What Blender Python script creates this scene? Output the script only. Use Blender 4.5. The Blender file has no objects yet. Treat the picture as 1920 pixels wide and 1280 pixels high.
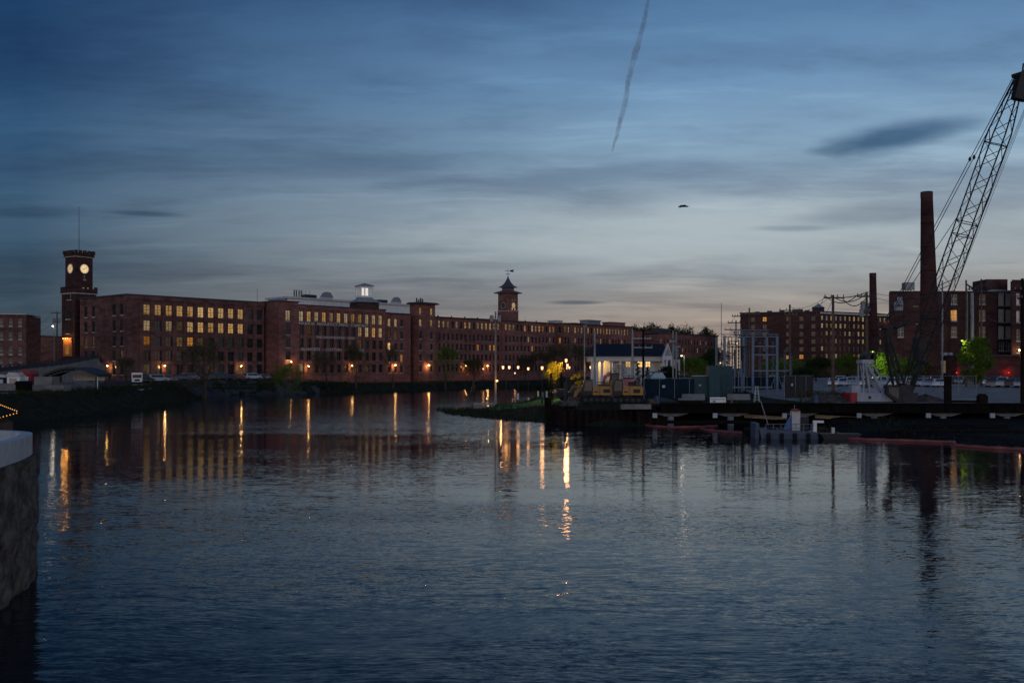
import bpy, math, random
from mathutils import Vector, Matrix, noise as mnoise
R = math.radians
D = bpy.data
scene = bpy.context.scene
COL = scene.collection
# ------------------------------------------------------------------ camera
F = 1866.7                       # focal length in photograph pixels (35 mm lens)
CZ = 6.5                         # eye above the water
HY = 690.0
cam = D.cameras.new("Camera"); cam.lens = 35; cam.sensor_width = 36; cam.clip_start = 0.5; cam.clip_end = 30000
cam.shift_y = (HY - 640) / 1920.0
camo = D.objects.new("Camera", cam); COL.objects.link(camo)
camo.location = (0, 0, CZ); camo.rotation_euler = (R(90), 0, 0)
scene.camera = camo
scene.view_settings.view_transform = 'Standard'
scene.view_settings.look = 'None'
scene.view_settings.exposure = 0.0
scene.view_settings.gamma = 1.0
scene.render.engine = 'CYCLES'
scene.cycles.use_denoising = True
scene.cycles.max_bounces = 6
scene.cycles.diffuse_bounces = 2
scene.cycles.glossy_bounces = 3
scene.cycles.transparent_max_bounces = 8
scene.cycles.sample_clamp_indirect = 6
scene.cycles.caustics_reflective = False
scene.cycles.caustics_refractive = False

# ------------------------------------------------------------------ node helpers
class NT:
    def __init__(s, tree): s.t = tree; s.n = tree.nodes; s.l = tree.links
    def node(s, typ, **kw):
        n = s.n.new(typ)
        for k, v in kw.items(): setattr(n, k, v)
        return n
    def set(s, sock, val):
        if hasattr(val, 'is_output'): s.l.new(val, sock)
        else: sock.default_value = val
    def m(s, op, a, b=0.0, c=0.0, clamp=False):
        n = s.node('ShaderNodeMath', operation=op, use_clamp=clamp)
        s.set(n.inputs[0], a); s.set(n.inputs[1], b); s.set(n.inputs[2], c)
        return n.outputs[0]
    def vm(s, op, a, b=(0, 0, 0), out=0):
        n = s.node('ShaderNodeVectorMath', operation=op)
        s.set(n.inputs[0], a); s.set(n.inputs[1], b)
        return n.outputs[out]
    def sep(s, v):
        n = s.node('ShaderNodeSeparateXYZ'); s.l.new(v, n.inputs[0]); return n.outputs
    def comb(s, x, y, z):
        n = s.node('ShaderNodeCombineXYZ')
        s.set(n.inputs[0], x); s.set(n.inputs[1], y); s.set(n.inputs[2], z); return n.outputs[0]
    def noise(s, v, scale=1.0, detail=4.0, rough=0.55, out=0, dist=0.0):
        n = s.node('ShaderNodeTexNoise'); s.l.new(v, n.inputs['Vector'])
        n.inputs['Scale'].default_value = scale; n.inputs['Detail'].default_value = detail
        n.inputs['Roughness'].default_value = rough; n.inputs['Distortion'].default_value = dist
        return n.outputs[out]
    def map(s, v, scale=(1, 1, 1), rot=(0, 0, 0), loc=(0, 0, 0)):
        n = s.node('ShaderNodeMapping'); s.l.new(v, n.inputs['Vector'])
        n.inputs['Scale'].default_value = scale; n.inputs['Rotation'].default_value = rot
        n.inputs['Location'].default_value = loc
        return n.outputs[0]
    def ramp(s, f, stops, interp='LINEAR'):
        n = s.node('ShaderNodeValToRGB'); s.set(n.inputs[0], f)
        cr = n.color_ramp; cr.interpolation = interp
        while len(cr.elements) < len(stops): cr.elements.new(0.5)
        for e, (p, c) in zip(cr.elements, stops):
            e.position = p
            e.color = (c, c, c, 1) if not isinstance(c, (tuple, list)) else tuple(c)[:3] + (1,)
        return n.outputs[0]
    def mix(s, f, a, b, blend='MIX'):
        n = s.node('ShaderNodeMix', data_type='RGBA', blend_type=blend)
        s.set(n.inputs[0], f)
        for k, v in ((6, a), (7, b)):
            if not hasattr(v, 'is_output'): v = tuple(v)[:3] + (1,)
            s.set(n.inputs[k], v)
        return n.outputs[2]
    def smooth(s, x, a, b):
        n = s.node('ShaderNodeMapRange', interpolation_type='SMOOTHSTEP')
        s.set(n.inputs[0], x); n.inputs[1].default_value = a; n.inputs[2].default_value = b
        return n.outputs[0]

def lin(r, g, b):
    f = lambda c: (c/255/12.92) if c/255 <= 0.04045 else ((c/255+0.055)/1.055)**2.4
    return (f(r), f(g), f(b))

# ------------------------------------------------------------------ world: dusk sky
world = D.worlds.new("World"); scene.world = world; world.use_nodes = True
t = NT(world.node_tree); t.n.clear()
SUN_AZ, SUN_EL = R(19), R(-3.0)
sky = t.node('ShaderNodeTexSky', sky_type='NISHITA'); sky.sun_disc = False
sky.sun_elevation = SUN_EL; sky.sun_rotation = SUN_AZ; sky.dust_density = 1.5; sky.altitude = 50
tc = t.node('ShaderNodeTexCoord').outputs['Generated']
x, y, z = t.sep(tc)[:3]
zc = t.m('MAXIMUM', z, 0.0)
base = t.ramp(zc, [(0.0, lin(158, 142, 132)), (0.04, lin(150, 144, 140)), (0.075, lin(146, 149, 150)), (0.11, lin(152, 163, 169)), (0.15, lin(154, 172, 184)),
                   (0.20, lin(130, 160, 184)), (0.27, lin(106, 144, 180)), (0.34, lin(82, 121, 162)), (0.46, lin(42, 76, 122)), (0.62, lin(30, 58, 100)), (1.0, lin(40, 70, 110))])
# darkening away from the sunken sun
hl = t.m('SQRT', t.m('ADD', t.m('MULTIPLY', x, x), t.m('MULTIPLY', y, y)))
ca = t.m('DIVIDE', t.m('ADD', t.m('MULTIPLY', x, math.sin(SUN_AZ)), t.m('MULTIPLY', y, math.cos(SUN_AZ))), t.m('MAXIMUM', hl, 0.01))
away = t.m('POWER', t.m('MAXIMUM', t.m('MULTIPLY', t.m('SUBTRACT', 0.985, ca), 3.6), 0.0, 0.0), 0.75)
away = t.m('MINIMUM', away, 1.0)
away = t.m('MULTIPLY', away, t.smooth(y, -0.25, 0.35))      # unseen sky behind the viewer kept bright as added fill
away = t.m('MULTIPLY', away, t.smooth(z, 0.75, 0.45))
base = t.mix(away, base, t.mix(1.0, base, (0.13, 0.24, 0.36, 1), 'MULTIPLY'))
back = t.m('MULTIPLY', t.smooth(y, 0.1, -0.4), 1.0)
base = t.mix(back, base, t.mix(1.0, base, (3.9, 2.8, 2.2, 1), 'MULTIPLY'))  # rear sky boosted out of view to brighten the facades
warm = t.m('MULTIPLY', t.smooth(ca, 0.93, 0.999), t.smooth(z, 0.095, 0.02))
base = t.mix(t.m('MULTIPLY', warm, 0.55), base, lin(170, 152, 134))
# cloud sheets, seen in perspective
inv = t.m('DIVIDE', 1.0, t.m('ADD', zc, 0.10))
pl = t.comb(t.m('MULTIPLY', x, inv), t.m('MULTIPLY', y, inv), 0.0)
wv = t.vm('ADD', pl, t.vm('MULTIPLY', t.noise(pl, 0.8, 2, 0.5, out=1), (0.35, 0.35, 0)))
c1 = t.noise(t.map(wv, (0.60, 1.15, 1), (0, 0, R(-18)), (3.1, 1.7, 0)), 1.0, 9, 0.60)
c2 = t.noise(t.map(wv, (0.65, 2.3, 1), (0, 0, R(-10)), (7.3, 4.0, 0)), 1.5, 8, 0.64)
c3 = t.noise(t.map(pl, (0.5, 0.7, 1), (0, 0, 0), (1.3, 8.8, 0)), 0.9, 3, 0.5)
c4 = t.noise(t.map(wv, (1.5, 3.0, 1), (0, 0, R(-24)), (2.3, 9.0, 0)), 1.6, 8, 0.66)
fade = t.smooth(z, 0.0, 0.06)
base = t.mix(t.m('MULTIPLY', t.smooth(c1, 0.44, 0.66), 0.85), base, t.mix(1.0, base, (0.60, 0.62, 0.68, 1), 'MULTIPLY'))
base = t.mix(t.m('MULTIPLY', t.smooth(c2, 0.50, 0.70), t.m('MULTIPLY', fade, 0.44)), base, t.mix(1.0, base, (1.50, 1.42, 1.32, 1), 'MULTIPLY'))
base = t.mix(t.m('MULTIPLY', t.smooth(c4, 0.48, 0.72), t.m('MULTIPLY', fade, 0.38)), base, t.mix(1.0, base, (0.68, 0.70, 0.74, 1), 'MULTIPLY'))
base = t.mix(t.m('MULTIPLY', t.smooth(c3, 0.46, 0.68), 0.35), base, t.mix(1.0, base, (0.62, 0.66, 0.74, 1), 'MULTIPLY'))
base = t.mix(1.0, base, (1.10, 1.06, 1.04, 1), 'MULTIPLY')
# brighter break in the cloud above the glow
ys = t.m('MAXIMUM', y, 0.05)
s_ = t.m('DIVIDE', x, ys); q_ = t.m('DIVIDE', z, ys)
wob = t.noise(t.comb(t.m('MULTIPLY', s_, 9.0), t.m('MULTIPLY', q_, 34.0), 0.0), 1.0, 6, 0.6)
def blob(px, py, a, b, tilt, soft=0.75, wk=1.6):
    cx, cy = (px-960)/F, (HY-py)/F
    dx = t.m('SUBTRACT', s_, cx); dy = t.m('SUBTRACT', t.m('SUBTRACT', q_, cy), t.m('MULTIPLY', dx, tilt))
    ex = t.m('DIVIDE', dx, a/F); ey = t.m('DIVIDE', dy, b/F)
    r = t.m('SQRT', t.m('ADD', t.m('MULTIPLY', ex, ex), t.m('MULTIPLY', ey, ey)))
    r = t.m('ADD', r, t.m('MULTIPLY', t.m('SUBTRACT', wob, 0.5), wk))
    return t.smooth(r, 1.0 + soft*0.4, 1.0 - soft)
base = t.mix(t.m('MULTIPLY', blob(1330, 445, 560, 75, 0.02, 0.9, 1.3), 0.72), base, lin(172, 185, 190))
base = t.mix(t.m('MULTIPLY', blob(1860, 430, 160, 50, 0.1, 0.9, 1.8), 0.4), base, lin(150, 162, 168))
for (px, py, a, b, tl, k, wk) in ((1675, 258, 150, 30, 0.17, 0.95, 0.9), (1560, 285, 60, 12, 0.0, 0.4, 1.0), (1082, 567, 56, 4.5, 0, 0.75, 0.25), (275, 401, 78, 6, -0.04, 0.6, 0.8),
                              (60, 398, 110, 12, 0.0, 0.35, 1.0), (1640, 405, 150, 22, 0.05, 0.4, 1.5), (960, 495, 200, 14, 0.03, 0.22, 1.4),
                              (1490, 428, 90, 7, 0, 0.4, 0.9), (760, 470, 200, 8, 0.0, 0.18, 1.2), (120, 130, 240, 60, 0.1, 0.15, 1.4), (1250, 90, 330, 45, -0.06, 0.18, 1.6)):
    base = t.mix(t.m('MULTIPLY', blob(px, py, a, b, tl, 0.7, wk), k), base, t.mix(1.0, base, (0.22, 0.33, 0.44, 1), 'MULTIPLY'))
below = t.smooth(z, -0.02, -0.10)
base = t.mix(below, base, (0.01, 0.012, 0.016, 1))
skc = t.vm('MULTIPLY', sky.outputs[0], (0.02, 0.02, 0.02))
tot = t.vm('ADD', base, skc)
bg = t.node('ShaderNodeBackground'); t.l.new(tot, bg.inputs[0]); bg.inputs[1].default_value = 1.0
wo = t.node('ShaderNodeOutputWorld'); t.l.new(bg.outputs[0], wo.inputs[0])
world.cycles.sampling_method = 'AUTOMATIC'

sun = D.lights.new("Sun", 'SUN'); sun.energy = 0.01; sun.angle = R(60); sun.color = (1.0, 0.75, 0.55)
suno = D.objects.new("Sun", sun); COL.objects.link(suno)
suno.rotation_euler = Vector((math.sin(SUN_AZ), math.cos(SUN_AZ), math.sin(R(2)))).to_track_quat('Z', 'Y').to_euler()

# ------------------------------------------------------------------ materials
MATS = {}
def newmat(name):
    m = D.materials.new(name); m.use_nodes = True
    n = NT(m.node_tree); n.n.clear()
    out = n.node('ShaderNodeOutputMaterial')
    return m, n, out
def pbr(name, col, rough=0.8, var=0.35, scale=1.5, spec=0.3, metal=0.0, bump=0.0, bscale=8.0, col2=None, obj=True):
    if name in MATS: return MATS[name]
    m, n, out = newmat(name)
    b = n.node('ShaderNodeBsdfPrincipled')
    co = n.node('ShaderNodeTexCoord').outputs['Object']
    if obj:
        rnd = n.node('ShaderNodeObjectInfo').outputs['Random']
        co = n.vm('ADD', co, n.comb(n.m('MULTIPLY', rnd, 37.0), n.m('MULTIPLY', rnd, 91.0), 0.0))
    nz = n.noise(co, scale, 6, 0.6)
    spec = min(spec, 0.08) if rough >= 0.85 else spec
    c2 = col2 or tuple(c*(1-var) for c in col)
    c1 = col if col2 else tuple(min(1, c*(1+var*0.6)) for c in col)
    c = n.ramp(nz, [(0.3, c2), (0.7, c1)])
    n.l.new(c, b.inputs['Base Color'])
    b.inputs['Roughness'].default_value = rough
    b.inputs['Metallic'].default_value = metal
    b.inputs['Specular IOR Level'].default_value = spec
    if bump:
        bp = n.node('ShaderNodeBump'); bp.inputs['Strength'].default_value = bump; bp.inputs['Distance'].default_value = 0.05
        n.l.new(n.noise(co, bscale, 5, 0.6), bp.inputs['Height']); n.l.new(bp.outputs[0], b.inputs['Normal'])
    n.l.new(b.outputs[0], out.inputs[0])
    MATS[name] = m
    return m
def brickmat(name, c1, c2, mortar, stain=0.5):
    if name in MATS: return MATS[name]
    m, n, out = newmat(name)
    b = n.node('ShaderNodeBsdfPrincipled')
    co = n.node('ShaderNodeTexCoord').outputs['Object']
    xx, yy, zz = n.sep(co)[:3]
    uv = n.comb(n.m('ADD', xx, yy), zz, 0.0)
    br = n.node('ShaderNodeTexBrick'); n.l.new(uv, br.inputs['Vector'])
    br.inputs['Color1'].default_value = c1+(1,); br.inputs['Color2'].default_value = c2+(1,); br.inputs['Mortar'].default_value = mortar+(1,)
    br.inputs['Scale'].default_value = 1.0; br.inputs['Brick Width'].default_value = 0.44; br.inputs['Row Height'].default_value = 0.16
    br.inputs['Mortar Size'].default_value = 0.012
    st = n.ramp(n.noise(n.map(co, (0.35, 0.35, 0.9)), 1.0, 7, 0.62), [(0.3, 1.0-stain), (0.55, 1.0), (0.75, 1.15)])
    st2 = n.ramp(n.noise(co, 0.09, 3, 0.5), [(0.35, 0.75), (0.65, 1.15)])
    c = n.mix(1.0, n.mix(1.0, br.outputs[0], st, 'MULTIPLY'), st2, 'MULTIPLY')
    n.l.new(c, b.inputs['Base Color']); b.inputs['Roughness'].default_value = 0.9; b.inputs['Specular IOR Level'].default_value = 0.15
    n.l.new(b.outputs[0], out.inputs[0]); MATS[name] = m
    return m
def emit(name, col, strength, vary=0.0, scale=2.0, light=False):
    if name in MATS: return MATS[name]
    m, n, out = newmat(name)
    e = n.node('ShaderNodeEmission'); e.inputs[1].default_value = strength
    if vary:
        co = n.node('ShaderNodeTexCoord').outputs['Object']
        rnd = n.node('ShaderNodeObjectInfo').outputs['Random']
        co2 = n.vm('ADD', co, n.comb(n.m('MULTIPLY', rnd, 53.0), n.m('MULTIPLY', rnd, 17.0), n.m('MULTIPLY', rnd, 71.0)))
        nz = n.ramp(n.noise(co2, scale, 3, 0.6), [(0.32, 1.0-vary), (0.52, 1.0)])
        # furniture and half-drawn blinds make the lower sash darker
        zz = n.sep(co)[2]
        low = n.ramp(n.m('ADD', zz, n.m('MULTIPLY', rnd, 0.5)), [(0.30, 1.0-vary*0.9), (0.62, 1.0)])
        br = n.m('ADD', 0.45, n.m('MULTIPLY', rnd, 0.85))
        r2 = n.m('FRACT', n.m('MULTIPLY', rnd, 17.3))
        col = n.mix(n.m('MULTIPLY', r2, 0.6), col, (col[0], col[1]*0.72, col[2]*0.45))
        c = n.mix(1.0, n.mix(1.0, col, nz, 'MULTIPLY'), low, 'MULTIPLY')
        c = n.vm('MULTIPLY', c, n.comb(br, br, br))
        n.l.new(c, e.inputs[0])
    else: e.inputs[0].default_value = tuple(col)+(1,)
    n.l.new(e.outputs[0], out.inputs[0])
    if not light: m.cycles.emission_sampling = 'NONE'
    MATS[name] = m
    return m
def leafmat(name, c1, c2):
    if name in MATS: return MATS[name]
    m, n, out = newmat(name)
    d = n.node('ShaderNodeBsdfDiffuse'); tr = n.node('ShaderNodeBsdfTranslucent'); mx = n.node('ShaderNodeMixShader')
    co = n.node('ShaderNodeTexCoord').outputs['Object']
    c = n.ramp(n.noise(co, 1.1, 5, 0.6), [(0.3, c1), (0.7, c2)])
    n.l.new(c, d.inputs[0]); n.l.new(c, tr.inputs[0]); mx.inputs[0].default_value = 0.3
    n.l.new(d.outputs[0], mx.inputs[1]); n.l.new(tr.outputs[0], mx.inputs[2]); n.l.new(mx.outputs[0], out.inputs[0])
    MATS[name] = m
    return m
BRICK = brickmat('mill_brick', (0.27, 0.100, 0.084), (0.195, 0.071, 0.061), (0.26, 0.19, 0.17))
BRICK2 = brickmat('old_brick', (0.26, 0.11, 0.09), (0.18, 0.072, 0.058), (0.19, 0.15, 0.13), 0.6)
BRICK3 = brickmat('dark_brick', (0.092, 0.038, 0.034), (0.060, 0.026, 0.024), (0.07, 0.055, 0.055), 0.6)  # tone lowered to carry lens vignetting at the frame sides
BRICKW = brickmat('vignetted_mill_brick', (0.185, 0.078, 0.068), (0.130, 0.055, 0.049), (0.18, 0.14, 0.13), 0.6)  # mill brick with lens vignetting put into its colour
GIRD = pbr('girder_steel', (0.008, 0.006, 0.006), 0.9, 0.5)
BRICKC = brickmat('chimney_brick', (0.075, 0.028, 0.027), (0.050, 0.019, 0.019), (0.06, 0.04, 0.04), 0.6)  # colour also darkened for the vignetting on the right
STONE = pbr('sill_stone', (0.40, 0.38, 0.35), 0.85)
CONC = pbr('concrete', (0.20, 0.195, 0.185), 0.9, 0.3, 0.8, bump=0.3)
ROUGHST = pbr('rough_stone', (0.12, 0.105, 0.09), 0.95, 0.75, 2.2, bump=1.0, bscale=3.0)
ROOFD = pbr('roof_tar', (0.05, 0.05, 0.055), 0.8)
ROOFM = pbr('roof_metal', (0.22, 0.25, 0.28), 0.45, 0.2)
WHITE = pbr('white_paint', (0.72, 0.72, 0.70), 0.6, 0.12)
WPALE = pbr('pale_stucco', (0.50, 0.50, 0.48), 0.8, 0.25)
STEEL = pbr('galvanised_steel', (0.20, 0.22, 0.24), 0.45, 0.25, metal=0.4)
DSTEEL = pbr('dark_steel', (0.035, 0.035, 0.04), 0.6, 0.4)
RUST = pbr('rusty_steel', (0.016, 0.010, 0.009), 0.85, 0.6, 0.9, bump=0.4)
WOOD = pbr('pole_wood', (0.12, 0.085, 0.06), 0.9, 0.5, 2.0)
TIMB = pbr('dark_timber', (0.009, 0.0075, 0.008), 0.9, 0.5, 1.2, bump=0.4)
YEL = pbr('machine_yellow', (0.36, 0.18, 0.05), 0.5, 0.2, 1.5)
RED = pbr('red_paint', (0.28, 0.02, 0.03), 0.5, 0.25)
CRANEW = pbr('crane_paint', (0.30, 0.33, 0.39), 0.45, 0.25)
BLACKM = pbr('black_paint', (0.018, 0.018, 0.02), 0.5, 0.3)
RUBBER = pbr('rubber', (0.02, 0.02, 0.02), 0.9, 0.3)
TEAL = pbr('teal_paint', (0.022, 0.065, 0.080), 0.55, 0.25)
BLUEF = pbr('blue_screen_cloth', (0.010, 0.022, 0.038), 0.9, 0.35, 0.6)
ORNG = pbr('orange_boom_fabric', (0.24, 0.07, 0.06), 0.6, 0.35, 1.2)
BARK = pbr('bark', (0.07, 0.055, 0.042), 0.95, 0.4, 3.0)
COPPER = pbr('copper_roof', (0.06, 0.085, 0.10), 0.6, 0.3)
ASPH = pbr('asphalt', (0.055, 0.055, 0.058), 0.85, 0.35, 0.35)
GRAVEL = pbr('gravel', (0.30, 0.245, 0.22), 0.95, 0.45, 0.8, bump=0.5)
GRASS = pbr('lawn', (0.06, 0.14, 0.045), 0.95, 0.35, 0.6)
PATH = pbr('path_paving', (0.34, 0.27, 0.24), 0.9, 0.2)
LEAFG = leafmat('spring_green_leaves', (0.060, 0.105, 0.020), (0.145, 0.21, 0.036))
LEAFD = leafmat('dark_leaves', (0.018, 0.035, 0.014), (0.045, 0.065, 0.025))
LEAFY = leafmat('yellow_green_leaves', (0.24, 0.21, 0.02), (0.46, 0.38, 0.03))
LEAFB = leafmat('brown_buds', (0.050, 0.048, 0.028), (0.115, 0.105, 0.058))
LEAFC = leafmat('conifer_needles', (0.010, 0.022, 0.012), (0.025, 0.045, 0.022))
TUFT = leafmat('bank_grass_blades', (0.020, 0.030, 0.010), (0.065, 0.070, 0.028))
GLASSD = pbr('dark_window_glass', (0.012, 0.016, 0.02), 0.08, 0.6, 1.0, spec=0.6)
GLASSG = pbr('grey_window_glass', (0.035, 0.045, 0.052), 0.25, 0.6, 0.9, spec=0.6)
GLASSS = pbr('painted_sky_glass', (0.62, 0.58, 0.52), 0.25, 0.35, 0.5, spec=0.8)  # cream base colour stands in for a reflected bright sky
FRAMED = pbr('dark_window_frame', (0.045, 0.05, 0.05), 0.6)
FRAMEW = pbr('white_window_frame', (0.50, 0.50, 0.50), 0.6)
LITY = emit('lit_window_yellow', (1.0, 0.63, 0.25), 0.42, 0.72)
LITW = emit('lit_window_pale', (1.0, 0.76, 0.44), 0.33, 0.7)
LITO = emit('lit_window_orange', (1.0, 0.45, 0.10), 0.50, 0.8, 3.0)
LITD = emit('lit_window_dim', (0.85, 0.58, 0.28), 0.10, 0.8, 2.5)
LITH = emit('lit_window_hot', (1.0, 0.62, 0.22), 1.2, 0.3)
BULB = emit('sodium_bulb', (1.0, 0.50, 0.15), 40.0)
BULBP = emit('pink_bulb', (1.0, 0.46, 0.22), 3.2)
BULBW = emit('white_bulb', (1.0, 0.93, 0.75), 10.0)
BULBS = emit('string_bulb', (1.0, 0.45, 0.12), 6.0)
BULBG = emit('green_bulb', (0.55, 1.0, 0.12), 22.0)

# ------------------------------------------------------------------ mesh builder
class MB:
    def __init__(s): s.v = []; s.f = []
    def add(s, vs, fs):
        o = len(s.v); s.v += [tuple(p) for p in vs]; s.f += [tuple(i+o for i in f) for f in fs]; return s
    def box(s, x0, x1, y0, y1, z0, z1):
        return s.add([(x0,y0,z0),(x1,y0,z0),(x1,y1,z0),(x0,y1,z0),(x0,y0,z1),(x1,y0,z1),(x1,y1,z1),(x0,y1,z1)],
                     [(0,3,2,1),(4,5,6,7),(0,1,5,4),(1,2,6,5),(2,3,7,6),(3,0,4,7)])
    def cbox(s, c, sz, rz=0.0, rx=0.0, ry=0.0):
        M = Matrix.Translation(c) @ Matrix.Rotation(rz,4,'Z') @ Matrix.Rotation(ry,4,'Y') @ Matrix.Rotation(rx,4,'X')
        a, b, h = sz[0]/2, sz[1]/2, sz[2]/2
        return s.add([M @ Vector(p) for p in ((-a,-b,-h),(a,-b,-h),(a,b,-h),(-a,b,-h),(-a,-b,h),(a,-b,h),(a,b,h),(-a,b,h))],
                     [(0,3,2,1),(4,5,6,7),(0,1,5,4),(1,2,6,5),(2,3,7,6),(3,0,4,7)])
    def tube(s, pts, r, n=6, cap=True):
        pts = [Vector(p) for p in pts]; rs = r if isinstance(r, (list, tuple)) else [r]*len(pts)
        vs = []; fs = []
        for i, p in enumerate(pts):
            d = (pts[min(i+1, len(pts)-1)] - pts[max(i-1, 0)]).normalized()
            up = Vector((0,0,1)) if abs(d.z) < 0.9 else Vector((1,0,0))
            a = d.cross(up).normalized(); b = d.cross(a).normalized()
            for k in range(n):
                th = 2*math.pi*k/n
                vs.append(p + a*math.cos(th)*rs[i] + b*math.sin(th)*rs[i])
        for i in range(len(pts)-1):
            for k in range(n):
                fs.append((i*n+k, i*n+(k+1)%n, (i+1)*n+(k+1)%n, (i+1)*n+k))
        if cap: fs.append(tuple(range(n))); fs.append(tuple(range((len(pts)-1)*n, len(pts)*n)))
        return s.add(vs, fs)
    def lathe(s, prof, n=16, c=(0,0,0), rot=0.0):
        vs = []; fs = []
        for (r, z) in prof:
            for k in range(n):
                th = 2*math.pi*k/n + rot; vs.append((c[0]+r*math.cos(th), c[1]+r*math.sin(th), c[2]+z))
        for i in range(len(prof)-1):
            for k in range(n): fs.append((i*n+k, i*n+(k+1)%n, (i+1)*n+(k+1)%n, (i+1)*n+k))
        fs.append(tuple(range(n))[::-1]); fs.append(tuple(range((len(prof)-1)*n, len(prof)*n)))
        return s.add(vs, fs)
    def prism_xz(s, poly, y0, y1):
        n = len(poly)
        return s.add([(p[0],y0,p[1]) for p in poly]+[(p[0],y1,p[1]) for p in poly],
                     [tuple(range(n)), tuple(range(2*n-1, n-1, -1))] + [(i, n+i, n+(i+1)%n, (i+1)%n) for i in range(n)])
    def prism_xy(s, poly, z0, z1):
        n = len(poly)
        return s.add([(p[0],p[1],z0) for p in poly]+[(p[0],p[1],z1) for p in poly],
                     [tuple(range(n-1,-1,-1)), tuple(range(n, 2*n))] + [(i, (i+1)%n, n+(i+1)%n, n+i) for i in range(n)])
    def fbox(s, Fr, s0, s1, n0, n1, z0, z1):
        """box on a facade frame Fr=(ox,oy,a): s along, n outward"""
        ox, oy, a = Fr; ca, sa = math.cos(a), math.sin(a)
        P_ = lambda q, n: (ox+q*ca+n*sa, oy+q*sa-n*ca)
        c = [P_(s0,n1), P_(s1,n1), P_(s1,n0), P_(s0,n0)]
        return s.add([(p[0],p[1],z0) for p in c]+[(p[0],p[1],z1) for p in c],
                     [(0,3,2,1),(4,5,6,7),(0,1,5,4),(1,2,6,5),(2,3,7,6),(3,0,4,7)])
    def leafs(s, c, n, size, rng, squash=0.8):
        """scatter n small quads round c = list of (center, radius)"""
        for i in range(n):
            cc, rr = c[rng.randrange(len(c))]
            while True:
                q = Vector((rng.uniform(-1,1), rng.uniform(-1,1), rng.uniform(-1,1)))
                if q.length < 1: break
            p = Vector(cc) + Vector((q.x*rr, q.y*rr, q.z*rr*squash))
            a = Vector((rng.gauss(0,1), rng.gauss(0,1), rng.gauss(0,1))).normalized(); b = a.cross(Vector((rng.gauss(0,1), rng.gauss(0,1), rng.gauss(0,1)))).normalized()
            k = size*rng.uniform(0.5, 1.2)
            s.add([p-a*k, p+b*k*0.55, p+a*k, p-b*k*0.55], [(0,1,2,3)])
        return s
    def mesh(s, name, mat, smooth=False):
        me = D.meshes.new(name); me.from_pydata(s.v, [], s.f); me.materials.append(mat)
        if smooth: me.polygons.foreach_set('use_smooth', [True]*len(me.polygons))
        me.update(); return me
    def build(s, name, mat, parent=None, loc=(0,0,0), smooth=False, label=None):
        return link(name, s.mesh(name, mat, smooth), parent, loc, label=label)
def link(name, me, parent=None, loc=(0,0,0), rz=0.0, label=None):
    o = D.objects.new(name, me); COL.objects.link(o); o.location = loc; o.rotation_euler = (0,0,rz)
    if parent: o.parent = parent
    if label: o['label'] = label
    return o
def tag(o, label=None, cat=None, group=None, kind=None):
    if label: o['label'] = label
    if cat: o['category'] = cat
    if group: o['group'] = group
    if kind: o['kind'] = kind
    return o
def thing(name, label, cat, loc=(0,0,0), rz=0.0, group=None):
    return tag(link(name, None, None, loc, rz), label, cat, group)
def dup(root, loc, rz=None, label=None, group=None):
    r = root.copy(); COL.objects.link(r); r.location = loc
    if rz is not None: r.rotation_euler = (0,0,rz)
    if label: r['label'] = label
    if group: r['group'] = group
    for ch in list(root.children):
        c = ch.copy(); COL.objects.link(c); c.parent = r
        for g in list(ch.children):
            d = g.copy(); COL.objects.link(d); d.parent = c
    return r
def P(px, py, Y): return Vector(((px-960)/F*Y, Y, CZ+(HY-py)/F*Y))
def X_(px, Y): return (px-960)/F*Y
def G(px, py, z=0.0):
    Y = (CZ-z)*F/(py-HY); return Vector(((px-960)/F*Y, Y, z))
def wire(mb, a, b, sag, r, n=10, sides=3):
    a, b = Vector(a), Vector(b); pts = []
    for i in range(n+1):
        q = i/n; p = a.lerp(b, q); p.z -= sag*4*q*(1-q); pts.append(p)
    mb.tube(pts, r, sides, False)
def textmesh(txt, size, mat, name, bold=0.0, ext=0.01, width=None):
    cu = D.curves.new(name, 'FONT'); cu.body = txt; cu.size = size; cu.extrude = ext; cu.offset = bold
    cu.align_x = 'CENTER'; cu.align_y = 'CENTER'; cu.resolution_u = 2
    o = D.objects.new(name, cu); COL.objects.link(o)
    bpy.context.view_layer.update()
    me = D.meshes.new_from_object(o.evaluated_get(bpy.context.evaluated_depsgraph_get()))
    D.objects.remove(o); D.curves.remove(cu)
    me.materials.clear(); me.materials.append(mat); me.name = name
    # stand upright: local xy -> xz
    me.transform(Matrix.Rotation(R(90), 4, 'X'))
    if width:
        xs = [v.co.x for v in me.vertices]; w = max(xs)-min(xs)
        me.transform(Matrix.Diagonal((width/w, 1, 1, 1)))
    return me
def pointlight(name, parent, loc, power, col, rad=0.12):
    l = D.lights.new(name, 'POINT'); l.energy = power; l.color = col; l.shadow_soft_size = rad
    return link(name, l, parent, loc)

def spotlight(name, parent, loc, power, col, aim, rad=0.12, size=130):
    l = D.lights.new(name, 'SPOT'); l.energy = power; l.color = col; l.shadow_soft_size = rad; l.spot_size = R(size); l.spot_blend = 0.5
    o = link(name, l, parent, loc); o.rotation_euler = Vector(aim).to_track_quat('-Z', 'Y').to_euler()
    return o
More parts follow.
